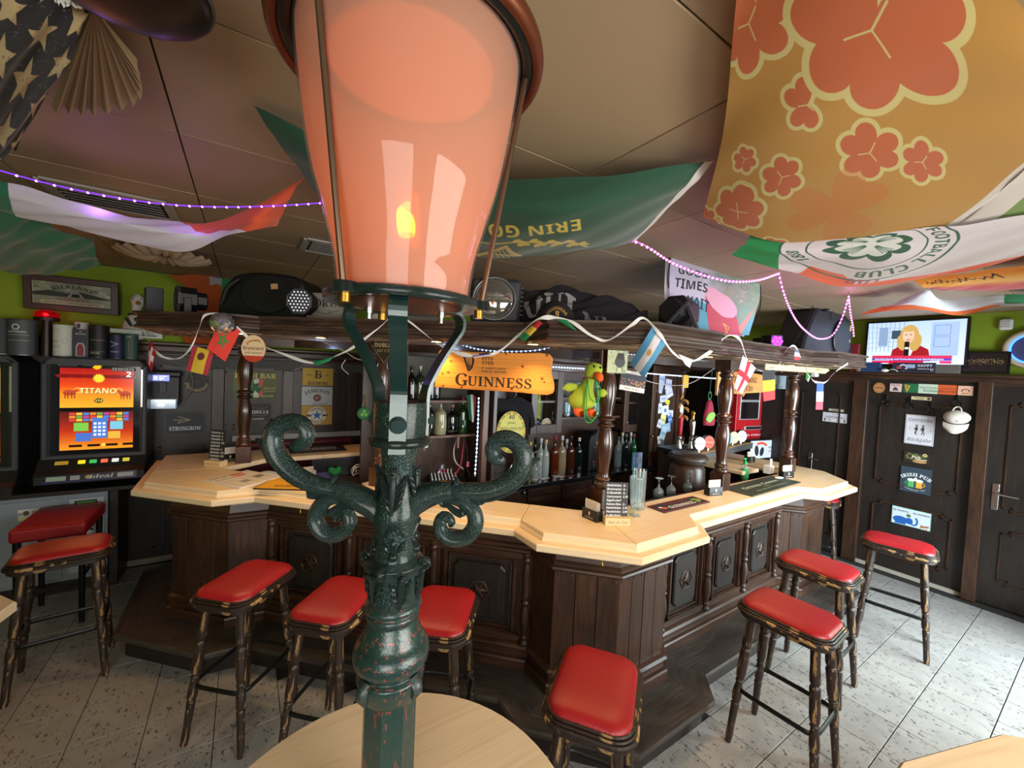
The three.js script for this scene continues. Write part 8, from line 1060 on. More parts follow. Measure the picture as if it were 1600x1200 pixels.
{
  const zb = -3.12, B = (p) => [p[0], yW + 0.001, p[2]]; const H = (p) => p[1] - yW;
  const L = [
    [[2.348,1.253,-3.2], 0.034, [190, 170, 90], [206, 180, 70], ['#c8b060', '#5c3c10', 'GIN'], 'short bottle with a pale gold cap at the left end of the back counter'],
    [[2.438,1.279,-3.24], 0.036, [18, 22, 18], [30, 30, 32], ['#c4c0b4', '#2c2c2c', 'RUM'], 'black bottle with a grey cap behind the clear bottles'],
    [[2.418,1.294,-3.12], 0.043, [214, 224, 226], [196, 204, 214], ['#dfe2e2', '#28366c', 'BACARDI', '#a02030'], 'clear rum bottle with a white label and silver cap'],
    [[2.446,1.287,-3.08], 0.037, [206, 214, 208], [196, 160, 104], ['#d4dce0', '#40506c', 'OLD'], 'clear bottle with a cork stopper next to the white labelled rum'],
    [[2.593,1.304,-3.12], 0.045, [84, 34, 14], [150, 28, 44], ['#d6d2c8', '#50201c', 'RYE'], 'amber bottle with a red cap and white label'],
    [[2.667,1.31,-3.1], 0.045, [190, 172, 140], [186, 196, 210], ['#d4c6a4', '#7c6434', 'WHISKY'], 'bottle with a round cream label and pale blue cap'],
    [[2.798,1.257,-3.18], 0.04, [200, 206, 206], [190, 192, 196], ['#c0b898', '#4c4434', 'VODKA'], 'clear bottle with a silver cap behind the cream labelled one'],
    [[2.786,1.304,-3.1], 0.041, [60, 30, 10], [36, 32, 28], ['#e0a028', '#4c2408', 'SPICED'], 'dark bottle with a bright orange yellow label and pourer'],
    [[2.934,1.27,-3.14], 0.042, [16, 26, 22], [196, 192, 180], ['#3c5048', '#a8bcb0', 'HERB'], 'very dark green bottle with a pale cap and dark label'],
    [[3.085,1.279,-3.2], 0.038, [26, 22, 16], [40, 38, 34], ['#c8a030', '#3c2408', 'AMARO'], 'dark bottle with a yellow label left of the black machine'],
    [[3.484,1.262,-3.1], 0.04, [170, 186, 190], [60, 62, 66], ['#d8dcdc', '#30508c', 'TONIC'], 'clear bottle right of the front column with a white label'],
    [[3.612,1.289,-3.16], 0.04, [210, 214, 200], [210, 206, 150], ['#d8d0b0', '#50482c', 'LIME'], 'pale bottle with a cream cap right of the front column'],
    [[3.584,1.289,-3.08], 0.036, [30, 30, 34], [90, 94, 98], ['#b8bcc0', '#2c2c34', 'COLA'], 'dark bottle with a grey label in the row behind the pamphlets'],
    [[3.729,1.287,-3.14], 0.04, [196, 206, 206], [218, 220, 220], ['#ccd2d4', '#38485c', 'DRY'], 'clear bottle with a white cap behind the pamphlets'],
    [[3.689,1.287,-3.06], 0.037, [30, 90, 46], [150, 34, 40], ['#5c8c58', '#e0e8d0', 'IRISH'], 'green bottle with a red cap left of the pamphlets'],
    [[3.859,1.27,-3.16], 0.036, [40, 70, 40], [206, 196, 176], ['#40603c', '#d0d8c0', 'ALOE'], 'green bottle with a cream cap just behind the pamphlets'],
  ];
  for (const [p, r, g, c, l, label] of L) bottle(B(p), r, Math.max(0.2, H(p)), g, c, l, label);
  const f = [2.264,1.09,-3]; bottle([f[0], yW + 0.001, -3.0], 0.034, 0.2, [190, 196, 190], [90, 40, 60], ['#d8d8d8', '#6c5c94', 'LIKÖR'], 'squat front bottle with a white label peeping past the right scroll arm');
  solo('black_rod', 'dark red stirring stick lying on the back counter in front of the bottles', 'stick', cy(0.004, 0.004, 0.16, 0, 0.005, 0, 0, 0, Math.PI / 2).rotateY(-0.35), paint(96, 22, 34, 0.4), [[2.706,0.93,-3.187][0] - 0.02, yW, -3.02]);
  [[[2.415,0.925,-3.117], 'left white paper slip lying at the front of the back counter', 0.16], [[2.6,0.925,-3.17], 'right white paper slip lying near the dark red stick', -0.2]].forEach(([p, l, a]) => solo('paper_slip', l, 'paper', bx(0.11, 0.003, 0.07, 0, 0.0015, 0), M.white, [p[0], yW + 0.0005, Math.max(p[2], -3.06)], a));
  // black machine with a silver band, pamphlets
  const a = [3.033,1.325,-3.1], b = [3.338,0.945,-3.1], t = thing('coffee_machine', 'rounded black machine with silver bands on the back counter left of the front column', 'machine', [(a[0] + b[0]) / 2, yW, -3.18]); const w = b[0] - a[0], h = a[1] - yW; part(t, 'body', ext([[-w / 2, 0], [w / 2, 0], [w / 2, h], [-w * 0.2, h], [-w * 0.42, h * 0.92], [-w / 2, h * 0.75]], 0.2, 0.012), M.plastic); part(t, 'band', [rb(w * 0.8, 0.018, 0.01, 0.003, 0.02, h * 0.62, 0.104), rb(w * 0.75, 0.06, 0.012, 0.004, 0.02, h * 0.17, 0.104)], M.steel); part(t, 'button', rb(0.02, 0.02, 0.008, 0.003, -w * 0.3, h * 0.24, 0.104), paint(170, 40, 50, 0.4)); part(t, 'spout', cy(0.015, 0.02, 0.06, 0.02, h * 0.45, 0.11), M.plastic);
  const c = [3.649,1.11,-2.9]; const sp2 = [['#5c94b4', '#c8d4e0'], ['#6c74a0', '#c8ccd8'], ['#a8b8d0', '#4a5a84']]; sp2.forEach((q, i) => sign('pamphlet', ['light blue', 'slate blue', 'pale blue'][i] + ' pamphlet standing upright on the back counter end', 'pamphlet', [c[0] - 0.035 + i * 0.035, yW + 0.09, -2.98 + i * 0.012, 0.05, 0.175], -0.3, (x, W, Hh) => { fill(x, q[0], 0, 0, W, Hh); x.save(); x.translate(W / 2, Hh / 2); x.rotate(Math.PI / 2); txt(x, ['Irland', 'Reise', 'Guide'][i], 0, 0, W * 0.5, q[1], 'bold'); x.restore(); }, { t: 0.01, k: 600 }));
}
// shelf with bottles and the work corner left of the post
{
  const zs = -3.2, s0 = [1.261,1.383,-3.15], s1 = [1.701,1.351,-3.15], u0 = [1.134,1.659,-3.25], t = thing('bottle_shelf', 'dark shelf unit with two boards of bottles behind the lamp', 'shelf');
  const yl = (s0[1] + s1[1]) / 2, yu = [1.244,1.664,-3.25][1], xa = 1.02, xb = s1[0] + 0.01; globalThis.shelfL = [yl, yu];
  part(t, 'back_panel', grain(bx(xb - xa + 0.05, 1.1, 0.02, (xa + xb) / 2, 1.5, -3.42), 0), paint(96, 94, 88, 0.7)); part(t, 'lower_back', grain(bx(xb - xa + 0.05, 0.5, 0.02, (xa + xb) / 2, yl - 0.27, -3.4), 1), M.dark);
  for (const y of [yl, yu]) part(t, 'board', grain(rb(xb - xa, 0.022, 0.24, 0.004, (xa + xb) / 2, y - 0.011, -3.28), 0), paint(92, 62, 44, 0.5)); part(t, 'side', grain(bx(0.03, 1.15, 0.26, xa, 1.5, -3.28), 1), M.dark); part(t, 'bracket', [0.35, 0.8].map((k) => rb(0.02, 0.11, 0.02, 0.003, xa + (xb - xa) * k, yl - 0.075, -3.22)), paint(120, 84, 60, 0.5)); part(t, 'top_board', grain(rb(xb - xa, 0.03, 0.26, 0.004, (xa + xb) / 2, 2.04, -3.28), 0), M.dark);
  const bl = (px, h, r, g, c, l, label, y, z) => bottle([px[0], y + 0.001, z], r, h, g, c, l, label);
  bl([1.145,1.791,-3.25], 0.27, 0.036, [22, 14, 14], [30, 26, 26], ['#c8c4bc', '#3c2c2c', 'WINE'], 'dark wine bottle with a grey label, leftmost on the upper bottle shelf', yu, -3.25);
  bl([1.216,1.793,-3.25], 0.28, 0.042, [40, 48, 30], [196, 190, 160], ['#d4c05c', '#4c3c10', 'MALT'], 'bottle with a tall yellow label on the upper shelf between the lamp straps', yu, -3.25);
  bl([1.316,1.764,-3.3], 0.25, 0.034, [26, 20, 20], [120, 30, 40], ['#6c7074', '#d8d8d8', 'PORT'], 'slim dark bottle with a dark red cap on the upper shelf', yu, -3.25); bl([1.368,1.765,-3.3], 0.25, 0.034, [24, 24, 28], [60, 60, 64], ['#8c9094', '#202020', 'BRUT'], 'slim black bottle beside the dark red capped one on the upper shelf', yu, -3.26);
  bl([1.302,1.473,-3.22], [1.294,1.662,-3.22][1] - yl, 0.04, [16, 18, 14], [26, 24, 24], ['#d6d0bc', '#3c342c', 'ROUGE'], 'black wine bottle with a cream label at the left of the lower shelf', yl, -3.22);
  bl([1.4,1.47,-3.22], [1.392,1.661,-3.22][1] - yl, 0.05, [196, 190, 150], [70, 50, 100], ['#b8b0c0', '#5c4c8c', 'GOLD', '#d0b040'], 'stout clear bottle with a purple neck and gold diamond label', yl, -3.22);
  bl([1.507,1.466,-3.22], [1.5,1.622,-3.22][1] - yl, 0.05, [14, 12, 12], [150, 110, 70], ['#c8ccd0', '#20242c', 'DARK'], 'stout black bottle with a cork and white lettering on the lower shelf', yl, -3.22);
  bl([1.609,1.463,-3.22], [1.599,1.684,-3.22][1] - yl, 0.044, [22, 48, 22], [150, 30, 36], ['#dcd6b4', '#2c4c28', 'JAMESON', '#7c3030'], 'green whiskey bottle with a red cap and cream label, rightmost on the lower shelf', yl, -3.22);
  const f = [1.674,1.58,-3.18], fp = print(60, 110, (x, w, h) => { fill(x, '#1f7a48', 0, 0, w * 0.4, h); fill(x, '#d8d8d4', w * 0.38, 0, w * 0.3, h); fill(x, '#d8502c', w * 0.66, 0, w * 0.34, h); }); const fl = shade(new THREE.Mesh(cloth([[[1.608,1.705,-3.16], [1.647,1.718,-3.14], [1.703,1.694,-3.16]], [[1.616,1.585,-3.14], [1.638,1.589,-3.1], [1.692,1.572,-3.14]], [[1.632,1.501,-3.14], [1.65,1.478,-3.1], [1.683,1.483,-3.14]]], fp, 12, 12, 0.004), fp.s.fabric)); fl.name = numbered('small_flag'); scene.add(fl); tag(fl, 'small green, white and orange flag hanging at the right end of the bottle shelf', 'flag');
  solo('red_cloth', 'crumpled dull red cloth lying on the upper bottle shelf beside the front strap', 'cloth', [sp(0.06, 0, 0.03, 0, 1.2, 0.6, 0.8), sp(0.045, 0.05, 0.05, 0.02, 1, 0.7, 0.8), sp(0.04, -0.04, 0.055, 0.01, 1, 0.6, 0.8)], paint(120, 66, 66, 0.9), [[1.136,1.71,-3.14][0], yl + 0.17, -3.13]);
  // T-shirts on hangers in the gap
  const sm = M.clothBlack; [[[1.904,1.688,-3.1], [1.901,1.239,-3.1], 0.0, 'left black T-shirt hanging in the gap beside the lit post'], [[2.122,1.695,-3.16], [2.136,1.2,-3.16], -0.06, 'right black T-shirt hanging behind the oval pub sign']].forEach(([a, b, dz, l]) => { const w = 0.15, y1 = a[1], y0 = b[1]; const sh = [[-w * 0.3, y1], [w * 0.3, y1], [w * 1.05, y1 - 0.06], [w * 1.35, y1 - 0.26], [w * 1.05, y1 - 0.29], [w * 0.9, y1 - 0.17], [w * 0.92, y0], [-w * 0.92, y0], [-w * 0.9, y1 - 0.17], [-w * 1.05, y1 - 0.29], [-w * 1.35, y1 - 0.26], [-w * 1.05, y1 - 0.06]]; const t2 = thing('black_shirt', l, 'shirt', [a[0], 0, a[2]], -0.5); part(t2, 'cloth', ext(sh, 0.03, 0.01), std({ color: col(22, 20, 24), roughness: 0.95 })); part(t2, 'hanger', tube([[-0.1, y1 - 0.03, 0], [0, y1 + 0.01, 0], [0.0, y1 + 0.05, 0], [0.02, y1 + 0.07, 0], [0.025, y1 + 0.05, 0]], 0.004, 16, 5), M.dull); });
  struct('trim_1', grain(bx(0.5, 2.0, 0.02, [2.14,1.491,-3.35][0], 1.05, -3.45), 1), M.black);
  const o = [1.954,1.402,-2.96,0.261,0.367]; sign('oval_sign', 'yellow green oval pub sign with a 40 and geese seen above the right scroll arm', 'sign', [o[0], o[1], o[2], o[3], o[4]], -0.3, (x, w, h) => { fill(x, '#c8c060', 0, 0, w, h); for (let i = 0; i < 40; i++) { const a = i / 40 * 6.28; disc(x, w / 2 + w * 0.46 * Math.cos(a), h / 2 + h * 0.46 * Math.sin(a), w * 0.05, ['#d8a838', '#b88a2c', '#7a9a3c'][i % 3]); } txt(x, '40', w / 2, h * 0.14, h * 0.14, '#3c3814', 'bold'); arcText(x, 'JAHRE', w / 2, h * 0.7, h * 0.42, -Math.PI / 2, h * 0.07, '#6c5c1c'); txt(x, 'GREEN GOOSE PUB', w / 2, h * 0.41, h * 0.09, '#4c4c18', 'bold', 'serif', w * 0.8); x.fillStyle = '#e4e4b4'; x.beginPath(); x.ellipse(w / 2, h * 0.66, w * 0.36, h * 0.2, 0, 0, 7); x.fill(); for (const [a, b] of [[0.3, 0.6], [0.5, 0.58], [0.68, 0.6]]) { x.fillStyle = '#3c9a44'; x.beginPath(); x.ellipse(w * a, h * b, w * 0.08, h * 0.035, 0.3, 0, 7); x.fill(); disc(x, w * (a + 0.06), h * (b - 0.05), w * 0.03, '#3c9a44'); } fill(x, '#3c9a44', w * 0.25, h * 0.74, w * 0.5, h * 0.05); }, { shape: circ(1, 40), k: 900, t: 0.012 });
  // work surface with laptop, mixer, cables
  const ws = thing('work_surface', 'dark work counter inside the bar behind the lamp', 'counter'); part(ws, 'top', grain(rb(1.75, 0.03, 0.55, 0.005, 0.9, 0.905, -3.62), 0), M.black); part(ws, 'front_panel', grain(bx(1.7, 0.86, 0.02, 0.9, 0.46, -3.42), 0), M.black);
  const l0 = [1.383,1.1,-3.4,0.256,0.229], lp = thing('laptop', 'open laptop showing the same news reporter on the counter right of the lamp', 'laptop', [l0[0], 0.921, -3.42], -0.3); const q = print(200, 130, (x, w, h) => { fill(x, '#8cA0b4', 0, 0, w, h); fill(x, '#a8bccc', w * 0.62, 0, w * 0.38, h); fill(x, '#788aa0', w * 0.08, h * 0.1, w * 0.2, h * 0.5); poly(x, [[w * 0.12, h], [w * 0.2, h * 0.55], [w * 0.35, h * 0.48], [w * 0.52, h * 0.58], [w * 0.6, h]], '#5a2c34'); x.fillStyle = '#b09a6c'; x.beginPath(); x.ellipse(w * 0.34, h * 0.3, w * 0.11, h * 0.24, 0, 0, 7); x.fill(); x.fillStyle = '#c8a48c'; x.beginPath(); x.ellipse(w * 0.34, h * 0.3, w * 0.06, h * 0.16, 0, 0, 7); x.fill(); fill(x, '#2a2628', w * 0.32, h * 0.48, w * 0.05, h * 0.3); fill(x, '#a83a50', 0, h * 0.84, w, h * 0.05); fill(x, '#c8c4cc', 0, h * 0.9, w, h * 0.04); });
  part(lp, 'base', rb(l0[3] + 0.05, 0.018, 0.22, 0.005, 0, 0.009, 0.1), paint(40, 42, 46, 0.4)); part(lp, 'lid', rb(l0[3] + 0.05, 0.25, 0.012, 0.005, 0, 0.14, -0.02, -0.18), paint(70, 72, 78, 0.4)); part(lp, 'screen', card(l0[3] + 0.01, 0.19, 0.002, q).rotateX(-0.18).translate(0, 0.155, -0.013), std({ color: 0x0, emissive: 0xffffff, emissiveMap: q.s.t, emissiveIntensity: 0.5, roughness: 0.3 })); part(lp, 'keyboard', rb(l0[3], 0.004, 0.1, 0.001, 0, 0.019, 0.08), M.plastic);
  const mp = [1.482,1.014,-3.2], mx = thing('mixing_desk', 'small audio mixing desk with rows of knobs beside the laptop', 'mixer', [mp[0], 0.921, -3.28], -0.3); part(mx, 'case', rb(0.26, 0.05, 0.2, 0.008, 0, 0.03, 0, 0.15), M.plastic); const kn = []; for (let i = 0; i < 8; i++) for (let j = 0; j < 4; j++) kn.push(cy(0.006, 0.007, 0.014, -0.105 + i * 0.03, 0.06 - (j - 1.5) * 0.006, -0.06 + j * 0.04)); part(mx, 'knob_rows', kn, M.white); part(mx, 'plug', [cy(0.007, 0.007, 0.04, -0.02, 0.09, -0.07), cy(0.007, 0.007, 0.04, 0.01, 0.09, -0.07)], paint(220, 70, 80, 0.4)); part(mx, 'plug', [0.04, 0.07].map((x) => cy(0.006, 0.006, 0.04, x, 0.09, -0.07)), M.white);
  [[[[1.602,1.308,-3.3], [1.551,1.206,-3.25], [1.56,1.115,-3.22], [1.628,1.05,-3.2]], [196, 190, 170], 'cream cable hanging in a curve from the bottle shelf'], [[[1.647,1.297,-3.25], [1.614,1.211,-3.2], [1.585,1.087,-3.18], [1.513,0.993,-3.16]], [170, 36, 60], 'crimson cable running down to the mixing desk'], [[[1.682,1.278,-3.28], [1.697,1.164,-3.26], [1.679,1.065,-3.24], [1.701,0.974,-3.2]], [30, 30, 34], 'black cable bundle hanging below the bottle shelf'], [[[1.524,1.1,-3.3], [1.476,1.143,-3.28], [1.434,1.083,-3.26], [1.452,1.03,-3.24]], [40, 36, 40], 'dark cable looped behind the mixing desk']].forEach(([p, c, l]) => solo('cable', l, 'cable', tube(p, 0.006, 24, 6), paint(...c, 0.5)));
  solo('pink_plug', 'small pink plug among the cables right of the mixing desk', 'plug', [cy(0.012, 0.016, 0.03, 0, 0, 0), sp(0.014, 0, 0.018, 0)], paint(236, 110, 140, 0.5), [1.67,1.086,-3.2]);
  // clutter in front of the back run
  const W = 0.921; const heap = (n, l, c, g, p, m, a = 0) => solo(n, l, c, g, m, p, a);
  const at = (p) => [p[0], W, Math.min(-3.42, Math.max(p[2], -3.8))];
  heap('paper_stack', 'stack of white papers standing inside the bar behind the left scroll arm', 'papers', [rb(0.16, 0.12, 0.03, 0.003, 0, 0.06, 0, -0.2), rb(0.14, 0.09, 0.03, 0.003, 0.02, 0.05, 0.04, -0.2)], at([0.427,0.95,-4.077]), paint(214, 204, 186, 0.8), 0.1);
  heap('white_helmet', 'rounded white object half hidden behind the newspaper', 'bowl', sp(0.09, 0, 0.055, 0, 1.1, 0.65, 0.9), at([0.161,0.95,-4.115]), M.white); const bk = at([0.565,0.95,-3.851]); heap('booklet', 'blue and white booklet lying open inside the bar', 'booklet', [rb(0.14, 0.012, 0.1, 0.002, 0, 0.03, 0, 0.3)], bk, paint(92, 100, 190, 0.6), 0.3);
  heap('tape_dispenser', 'bright green heart shaped object inside the bar behind the lamp arm', 'dispenser', ext([[0, -0.05], [0.05, -0.01], [0.055, 0.03], [0.03, 0.045], [0, 0.025], [-0.03, 0.045], [-0.055, 0.03], [-0.05, -0.01]], 0.04, 0.01).rotateX(-0.5).translate(0, 0.06, 0), at([0.676,0.95,-3.899]), paint(24, 140, 70, 0.35)); heap('white_cable', 'coiled white charging cable inside the bar behind the lamp', 'cable', [to(0.05, 0.005, 0, 0.06, 0, 0.3, 0.4), to(0.045, 0.005, 0.02, 0.07, 0.01, 0.9, 0.2), to(0.04, 0.005, -0.02, 0.05, 0.02, 0.1, 1.0)], at([0.857,0.95,-3.898]), M.white); heap('card_reader', 'small white hand set lying inside the bar left of the lamp post', 'phone', rb(0.11, 0.03, 0.06, 0.012, 0, 0.016, 0), [[0.885,0.95,-3.535][0], W, -3.46], M.white, 0.4);
  solo('dark_screen', 'dark slanted glass panel standing under the back run of the bar', 'panel', [rb(0.5, 0.16, 0.012, 0.004, 0, 0.08, 0)], paint(40, 44, 50, 0.25), [0.75, W, -3.88], 0);
  // bag, ornament and stout sign at the corner of the back wall
  const g = [1.016,1.862,-3.52], bg = thing('cloth_bag', 'grey white cloth bag with a small red label hanging left of the lamp straps', 'bag', [g[0], g[1], g[2]], -0.4); part(bg, 'sack', limb([[0, 0.16, 0, 0.02], [0, 0.11, 0, 0.06], [0.01, 0.02, 0, 0.1], [0, -0.08, 0, 0.095], [0, -0.13, 0, 0.03]], 24, 16, 0.6), paint(196, 186, 174, 0.95)); part(bg, 'tag', rb(0.04, 0.03, 0.006, 0.002, 0.045, 0.06, 0.05), paint(170, 40, 44, 0.6)); part(bg, 'tie', tube([[0, 0.16, 0], [0.01, 0.24, -0.03], [0, 0.2, -0.16]], 0.004, 10, 5), M.white2);
  const wl = [1.133,2,-3.7], lt = thing('wall_lantern', 'small warm glowing wall lamp behind the cloth bag', 'lamp', [wl[0], wl[1], -3.72]); part(lt, 'shade', lathe([[0.03, 0.06], [0.05, -0.06], [0.045, -0.06], [0.026, 0.06]], 16), phy({ color: col(240, 190, 110), roughness: 0.9, transmission: 0.5, thickness: 0, side: THREE.DoubleSide })); part(lt, 'bulb', sp(0.018, 0, 0, 0), glow(255, 170, 70, 8)); part(lt, 'arm', [cy(0.006, 0.006, 0.1, 0, 0.11, 0), cy(0.02, 0.02, 0.02, 0, 0.16, 0)], M.brass); const pl = new THREE.PointLight(col(255, 160, 70), 0.35, 4, 2); lt.add(pl); 
  struct('trim_2', grain(rb([1.022,1.537,-3.66][0] - [0.857,1.54,-3.66][0], 2.05, 0.03, 0.005, [0.939,1.539,-3.66][0], 1.025, -3.685), 1), M.dark);
  const on = [0.871,1.508,-3.645], od = thing('hanging_ornament', 'round green and gold ornament hanging on a string left of the lamp socket', 'ornament', on, -0.4); part(od, 'disc', [cy(0.055, 0.055, 0.02, 0, 0, 0, Math.PI / 2), to(0.05, 0.008, 0, 0, 0.008)], paint(30, 110, 60, 0.35)); part(od, 'shamrock', [0, 1, 2].map((k) => sp(0.016, 0.018 * Math.sin(k * 2.1), 0.018 * Math.cos(k * 2.1), 0.012, 1, 1, 0.5)), paint(120, 190, 90, 0.4)); part(od, 'string', tube([[-0.02, 0.05, 0], [0, 0.16, -0.012], [0.02, 0.05, 0]], 0.003, 12, 5), paint(150, 130, 60, 0.6));
  const ss = [1.043,1.265,-3.98,0.214,0.283]; sign('stout_sign', 'slanted cream STOUT sign standing on the back run of the bar beside the lamp', 'sign', [ss[0], 1.112 + ss[4] / 2, -4.0, ss[3] + 0.02, ss[4]], -0.3, (x, w, h) => { fill(x, '#c8b49a', 0, 0, w, h); x.fillStyle = '#a8998a'; x.beginPath(); x.arc(w * 0.6, h * 0.18, w * 0.22, 0, 7); x.fill(); txt(x, 'A FINE', w * 0.6, h * 0.4, h * 0.09, '#5a3c2c', 'bold', 'serif'); txt(x, 'TRADITION OF', w * 0.55, h * 0.52, h * 0.08, '#5a3c2c', 'bold', 'serif', w * 0.7); txt(x, 'GUINNESS', w * 0.52, h * 0.7, h * 0.13, '#4a2c20', 'bold', 'serif', w * 0.76); txt(x, 'STOUT', w * 0.52, h * 0.87, h * 0.2, '#4a2c20', 'bold', 'serif', w * 0.8); }, { shape: [[-1, -1], [1, -1], [1, 1], [-0.3, 1]], t: 0.015, k: 700 });
}

// ---------------------------------------------------------------- taps, vending cabinet and the things on the bar top
{
  const zt = -2.15, a = [3.438,1.221,-2.15], b = [4.4,1.29,-2.15], t = thing('tap_stand', 'long steel edged tap stand on wooden posts with a row of lit beer badges', 'tap stand');
  const A = [3.346,1.262,-2.1], Bq = [4.635,1.262,-2.266]; const dx = Bq[0] - A[0], dz = Bq[2] - A[2], L = Math.hypot(dx, dz), ang = -Math.atan2(dz, dx); t.position.set((A[0] + Bq[0]) / 2, A[1], (A[2] + Bq[2]) / 2); t.rotation.y = ang;
  part(t, 'ledge', [rb(L, 0.05, 0.22, 0.01, 0, -0.025, -0.08), rb(L, 0.014, 0.23, 0.004, 0, 0.004, -0.08)], M.dull); part(t, 'support', grain(merge([rb(0.06, A[1] - 0.06, 0.14, 0.006, -L * 0.42, -A[1] / 2 - 0.03, -0.1)]), 1), M.dark); part(t, 'drip_mat', rb(L * 0.95, 0.008, 0.1, 0.002, 0, 0.012, -0.03), paint(150, 120, 70, 0.5));
  const cs = [[236, 240, 236], [226, 60, 40], [120, 200, 220], [232, 224, 170], [230, 236, 248]], where = ['left white lit round beer badge on the tap stand', 'red lit round beer badge second on the tap stand', 'pale blue lit badge half hidden by the middle column', 'cream lit round beer badge right of the middle column', 'rightmost white lit round badge on the tap stand'], P = [[3.447,1.337,-2.12], [3.626,1.346,-2.14], [4.048,1.329,-2.2], [4.205,1.323,-2.22], [4.399,1.322,-2.24]];
  P.forEach((p, i) => { const q = print(110, 130, (x, w, h) => { fill(x, `rgb(${cs[i]})`, 0, 0, w, h); txt(x, ['GOOSE', 'RED ALE', 'CIDER', 'GOLD', 'WEISS'][i], w / 2, h * 0.5, h * 0.16, i === 1 ? '#f4d8a0' : '#406a58', 'italic bold', 'serif', w * 0.76); ring(x, w / 2, h / 2, w * 0.42, 3, i === 1 ? '#f0b080' : '#9ab0b0'); }); const m = thing('beer_badge', where[i], 'tap badge', [p[0], A[1] + 0.008, p[2]], -0.75); part(m, 'drum', cy(0.055, 0.055, 0.07, 0, 0.08, -0.03, Math.PI / 2, 0, 0, 28).scale(0.85, 1.12, 1), paint(40, 60, 66, 0.3, 0.5)); part(m, 'face', shapeCard(circ(0.053, 28).map(([x, y]) => [x * 0.85, y * 1.12 + 0.09]), 0.008, q).translate(0, 0, 0.01), std({ color: col(60, 60, 60), emissive: 0xffffff, emissiveMap: q.s.t, emissiveIntensity: 0.95, roughness: 0.3 })); part(m, 'stalk', cy(0.012, 0.018, 0.05, 0, 0.02, -0.03), M.steel); });
  const tap = (p, q, hc, lab, oval) => { const h = q[1] - p[1], m = thing('beer_pump', lab, 'beer tap', p); part(m, 'column', [cy(0.022, 0.03, h * 0.22, 0, h * 0.11, 0), sp(0.026, 0, h * 0.24, 0)], M.steel); part(m, 'handle', lathe(smooth([[0.012, h * 0.26], [0.016, h * 0.3], [0.022, h * 0.5], [0.026, h * 0.72], [0.02, h * 0.76], [0.008, h * 0.8]], 3), 16), hc); part(m, 'badge', oval ? sp(0.042, 0, h * 0.9, 0, 0.62, 1.25, 0.3, 18) : [cy(0.012, 0.012, 0.05, 0, h * 0.85, 0), sp(0.018, 0, h * 0.95, 0, 1, 1.4, 1)], oval ? M.white : M.brass); part(m, 'spout', tube([[0, h * 0.2, 0], [-0.03, h * 0.2, 0.05], [-0.04, h * 0.12, 0.06]], 0.01, 12, 8), M.steel); };
  tap([3.411,1.288,-2.3], [3.41,1.685,-2.3], paint(170, 26, 40, 0.3), 'tall beer pump with a red handle and white oval badge', true); tap([3.447,1.305,-2.2], [3.451,1.642,-2.2], M.steel, 'slender chrome beer pump beside the red handled one', false);
  const base = [3.349,1.278,-2.25], cb = thing('tap_counter', 'dark counter block that carries the tall beer pumps', 'counter', [[3.504,1.258,-2.3][0], 0, -2.34]); part(cb, 'top', rb(0.36, 0.04, 0.3, 0.006, 0, [3.502,1.276,-2.3][1] - 0.02, 0), M.plastic); part(cb, 'body', grain(rb(0.32, [3.502,1.276,-2.3][1] - 0.05, 0.26, 0.004, 0, ([3.502,1.276,-2.3][1] - 0.05) / 2, 0), 1), M.dark);
  solo('dark_stool_seat', 'round dark brown cushion like lid in front of the tap stand', 'cushion', [cushion(circ(0.16, 28), 0.05), cy(0.15, 0.14, 0.04, 0, -0.01, 0)], paint(46, 34, 28, 0.45), [[3.125,1.278,-2][0], [3.125,1.278,-2][1], -2.02]); solo('beer_keg', 'dark barrel standing below the round brown lid behind the bar', 'barrel', lathe(smooth([[0.001, 0], [0.1, 0], [0.13, 0.2], [0.135, 0.45], [0.13, 0.7], [0.12, [3.125,1.278,-2][1] - 0.04], [0.001, [3.125,1.278,-2][1] - 0.04]], 3), 20), M.dark, [[3.125,1.278,-2][0], 0, -2.02]);
  // oven mitt and other hung things
  const m = [3.356,1.638,-2], mt = thing('oven_mitt', 'dark red oven mitt with a bright green patch hanging above the taps', 'mitt', m, -0.3); part(mt, 'mitt', ext(smooth([[-0.05, -0.09], [0.06, -0.09], [0.065, -0.03], [0.05, 0.03], [0.035, 0.09], [0.01, 0.13], [-0.02, 0.12], [-0.035, 0.06], [-0.05, 0], [-0.05, -0.09]], 3), 0.035, 0.012), paint(128, 22, 50, 0.9)); part(mt, 'patch', ext(smooth([[-0.045, -0.03], [-0.01, -0.055], [0.03, -0.03], [0.05, 0.02], [0.02, 0.035], [-0.02, 0.02], [-0.045, -0.03]], 3), 0.012, 0.004).translate(0.0, -0.01, 0.02), paint(110, 190, 60, 0.7)); part(mt, 'loop', new THREE.TorusGeometry(0.022, 0.005, 8, 20).scale(0.7, 1.5, 1).translate(0, 0.165, 0), paint(50, 110, 70, 0.8)); part(mt, 'string', tube([[0, 0.19, 0], [0, 0.24, 0], [0.004, 2.06 - m[1], 0.01]], 0.002, 8, 5), paint(50, 110, 70, 0.8));
